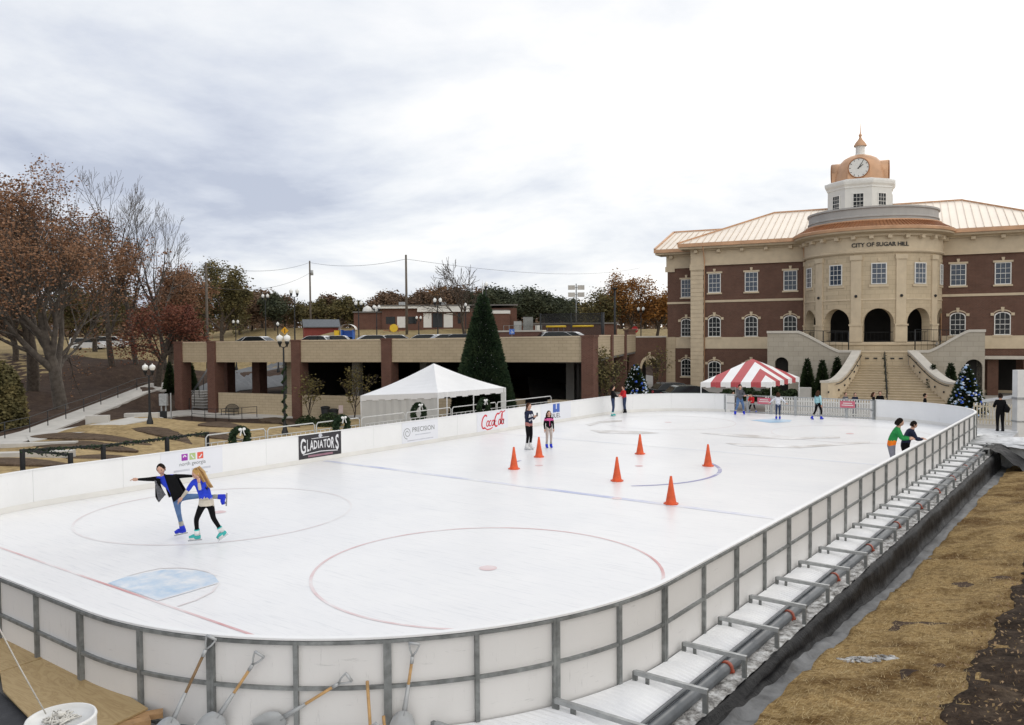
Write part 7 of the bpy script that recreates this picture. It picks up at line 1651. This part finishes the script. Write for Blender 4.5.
mb = MB(); mb.box((-14.5, 2.6, -1), (-9.9, 4.6, -.03)); nb_ = mb.build("work_pad", "slab_dark"); tag(nb_, "dark packed ground beside the rink end", "ground", kind="structure")
M("lumber", (.42, .25, .12), .7, .2, 9)
for (a, b_, lab) in (((128, 719), (163, 713), "short end of sawn lumber under the plywood edge, nearest the boards"), ((112, 729), (150, 720), "second end of sawn lumber under the plywood edge"), ((92, 742), (118, 729), "third end of sawn lumber, partly below the frame")):
    p, q = at(*a, .035), at(*b_, .035); mb = MB(); mb.bar(p - (q - p) * .6, q, .13, .06); tag(mb.build("lumber_piece", "lumber"), lab, "lumber")
# white barrel with rope
bl = atd(61, 716.5, 7.6); br_ = empty("white_barrel", (bl.x, bl.y, -.14), 0, "white plastic barrel with rope on its lid at the lower left corner", "barrel"); Hb = bl.z + .14; R = .30
mb = MB(); mb.lathe([(R * .93, 0), (R, .04), (R, Hb * .33), (R * 1.03, Hb * .35), (R, Hb * .37), (R, Hb * .66), (R * 1.03, Hb * .68), (R, Hb * .7), (R, Hb - .04), (R * 1.02, Hb - .02), (R * .99, Hb), (R * .93, Hb), (R * .92, Hb - .035), (.01, Hb - .035)], n=40); mb.build("drum", "plastic_white", br_)
M("rope_white", (.62, .60, .55), .8, .15, 30)
mb = MB(); rr = random.Random(4); pth = [(.02, .02, Hb - .02)]
for k in range(40): a = k * 1.9; q = rr.uniform(.03, .2); pth.append((q * math.cos(a), q * math.sin(a) * .8, Hb - .025 + rr.uniform(0, .03)))
mb.tube(pth, .008, 5); mb.cyl((-.05, .03, Hb - .03), (-.05, .03, Hb + .02), .035, n=10); mb.build("rope_coil", "rope_white", br_)
ro_ = Vector((bl.x, bl.y, bl.z)) + Vector((-.05, .03, .0)); e2 = atd(-30, 575, 7.2); mb = MB(); mb.tube([atd(46, 714, 7.55), atd(20, 668, 7.4), atd(0, 630, 7.3), atd(-30, 572, 7.15)], .0065, 6); tag(mb.build("taut_rope", "rope_white"), "thin white rope running up from the barrel lid to the left", "rope")
mb = MB(); a = atd(-32, 570, 7.15); mb.box((a.x - .05, a.y - .05, -.14), (a.x + .05, a.y + .05, a.z + .1)); tag(mb.build("rope_post", "lumber"), "wooden post holding the rope beyond the left edge", "post")
# shovels leaning on the boards
def shovel(top, bot, dtop, zb, lab, grip="d", handle="wood_handle", scoop=True, span=.16):
    a = dtop if isinstance(dtop, Vector) else atd(*top, dtop); b_ = at(*bot, zb); o = empty("snow_shovel" if scoop else "wooden_stake", b_, 0, lab, "shovel" if scoop else "stake")
    d = (a - b_); L = d.length; d.normalize(); sdv = CR - d * CR.dot(d); sdv.normalize(); n = d.cross(sdv); Q = lambda t, x=0, y=0: d * t + sdv * x + n * y
    if not scoop: mb = MB(); mb.tube([Q(-.25), Q(L)], .018, 8); mb.build("stick", handle, o); return o
    mb = MB(); mb.tube([Q(.15), Q(L - .17)], .017, 8); mb.build("handle", handle, o)
    mb = MB(); mb.tube([Q(L - .22), Q(L - .14)], .021, 8); mb.tube([Q(L - .14), Q(L - .08, .035), Q(L, .06), Q(L + .01, .05)], .011, 6); mb.tube([Q(L - .14), Q(L - .08, -.035), Q(L, -.06), Q(L + .01, -.05)], .011, 6); mb.tube([Q(L, -.06), Q(L, .06)], .017, 8); mb.build("grip", "scoop_grey", o)
    mb = MB(); mb.tube([Q(.0), Q(.34)], [.032, .02], 8); mb.smooth = True
    mb.grid(lambda u, v: Q(.06 - .36 * v - .05 * (2 * (u - .5)) ** 2 * (1 - v), (u - .5) * 2 * span * (1 - .45 * (1 - v) ** 4), .05 * (2 * (u - .5)) ** 2 - .03 + .004 * math.sin(u * 40)), 14, 8); mb.build("scoop", "scoop_grey", o); return o
def lean(px, py, z): return at(px, py, z) 
def onboard(px, z, off=.09):                                 # point beside the outer face of the boards at a column
    best = None
    for i in range(1200):
        s = TOT * .25 + (TOT * .55 - TOT * .25) * i / 1200; p = pp(s).to_3d() + pnorm(s) * off; v = Vector((p.x, p.y, z)) - Vector((0, 0, H)); x = 512 + F * v.dot(CR) / v.dot(FWD)
        if best is None or abs(x - px) < best[0]: best = (abs(x - px), Vector((p.x, p.y, z)))
    return best[1]
shovel(None, (172, 722), onboard(212, .98), .1, "long handled shovel with weathered wooden shaft leaning on the boards, its grip at the rim", handle="old_handle")
shovel(None, (218, 717), onboard(260, .84, .12), .12, "snow shovel with pale wooden shaft right of the weathered one")
shovel(None, (281, 719), onboard(349, .60, .14), .10, "snow shovel leaning far over with its grip at the middle rail")
shovel(None, (404, 715), onboard(415, .92, .1), .14, "upright snow shovel with ribbed grey scoop below the heavy post", span=.15)
shovel(None, (330, 738), onboard(378, .12, .3), -.1, "low snow shovel whose grip shows beside the wooden stakes")
shovel(None, (372, 752), onboard(366.5, .55, .14), -.2, "taller bare wooden stake leaning on the boards", scoop=False)
shovel(None, (387, 755), onboard(384, .18, .2), -.2, "shorter bare wooden stake beside the taller one", scoop=False)
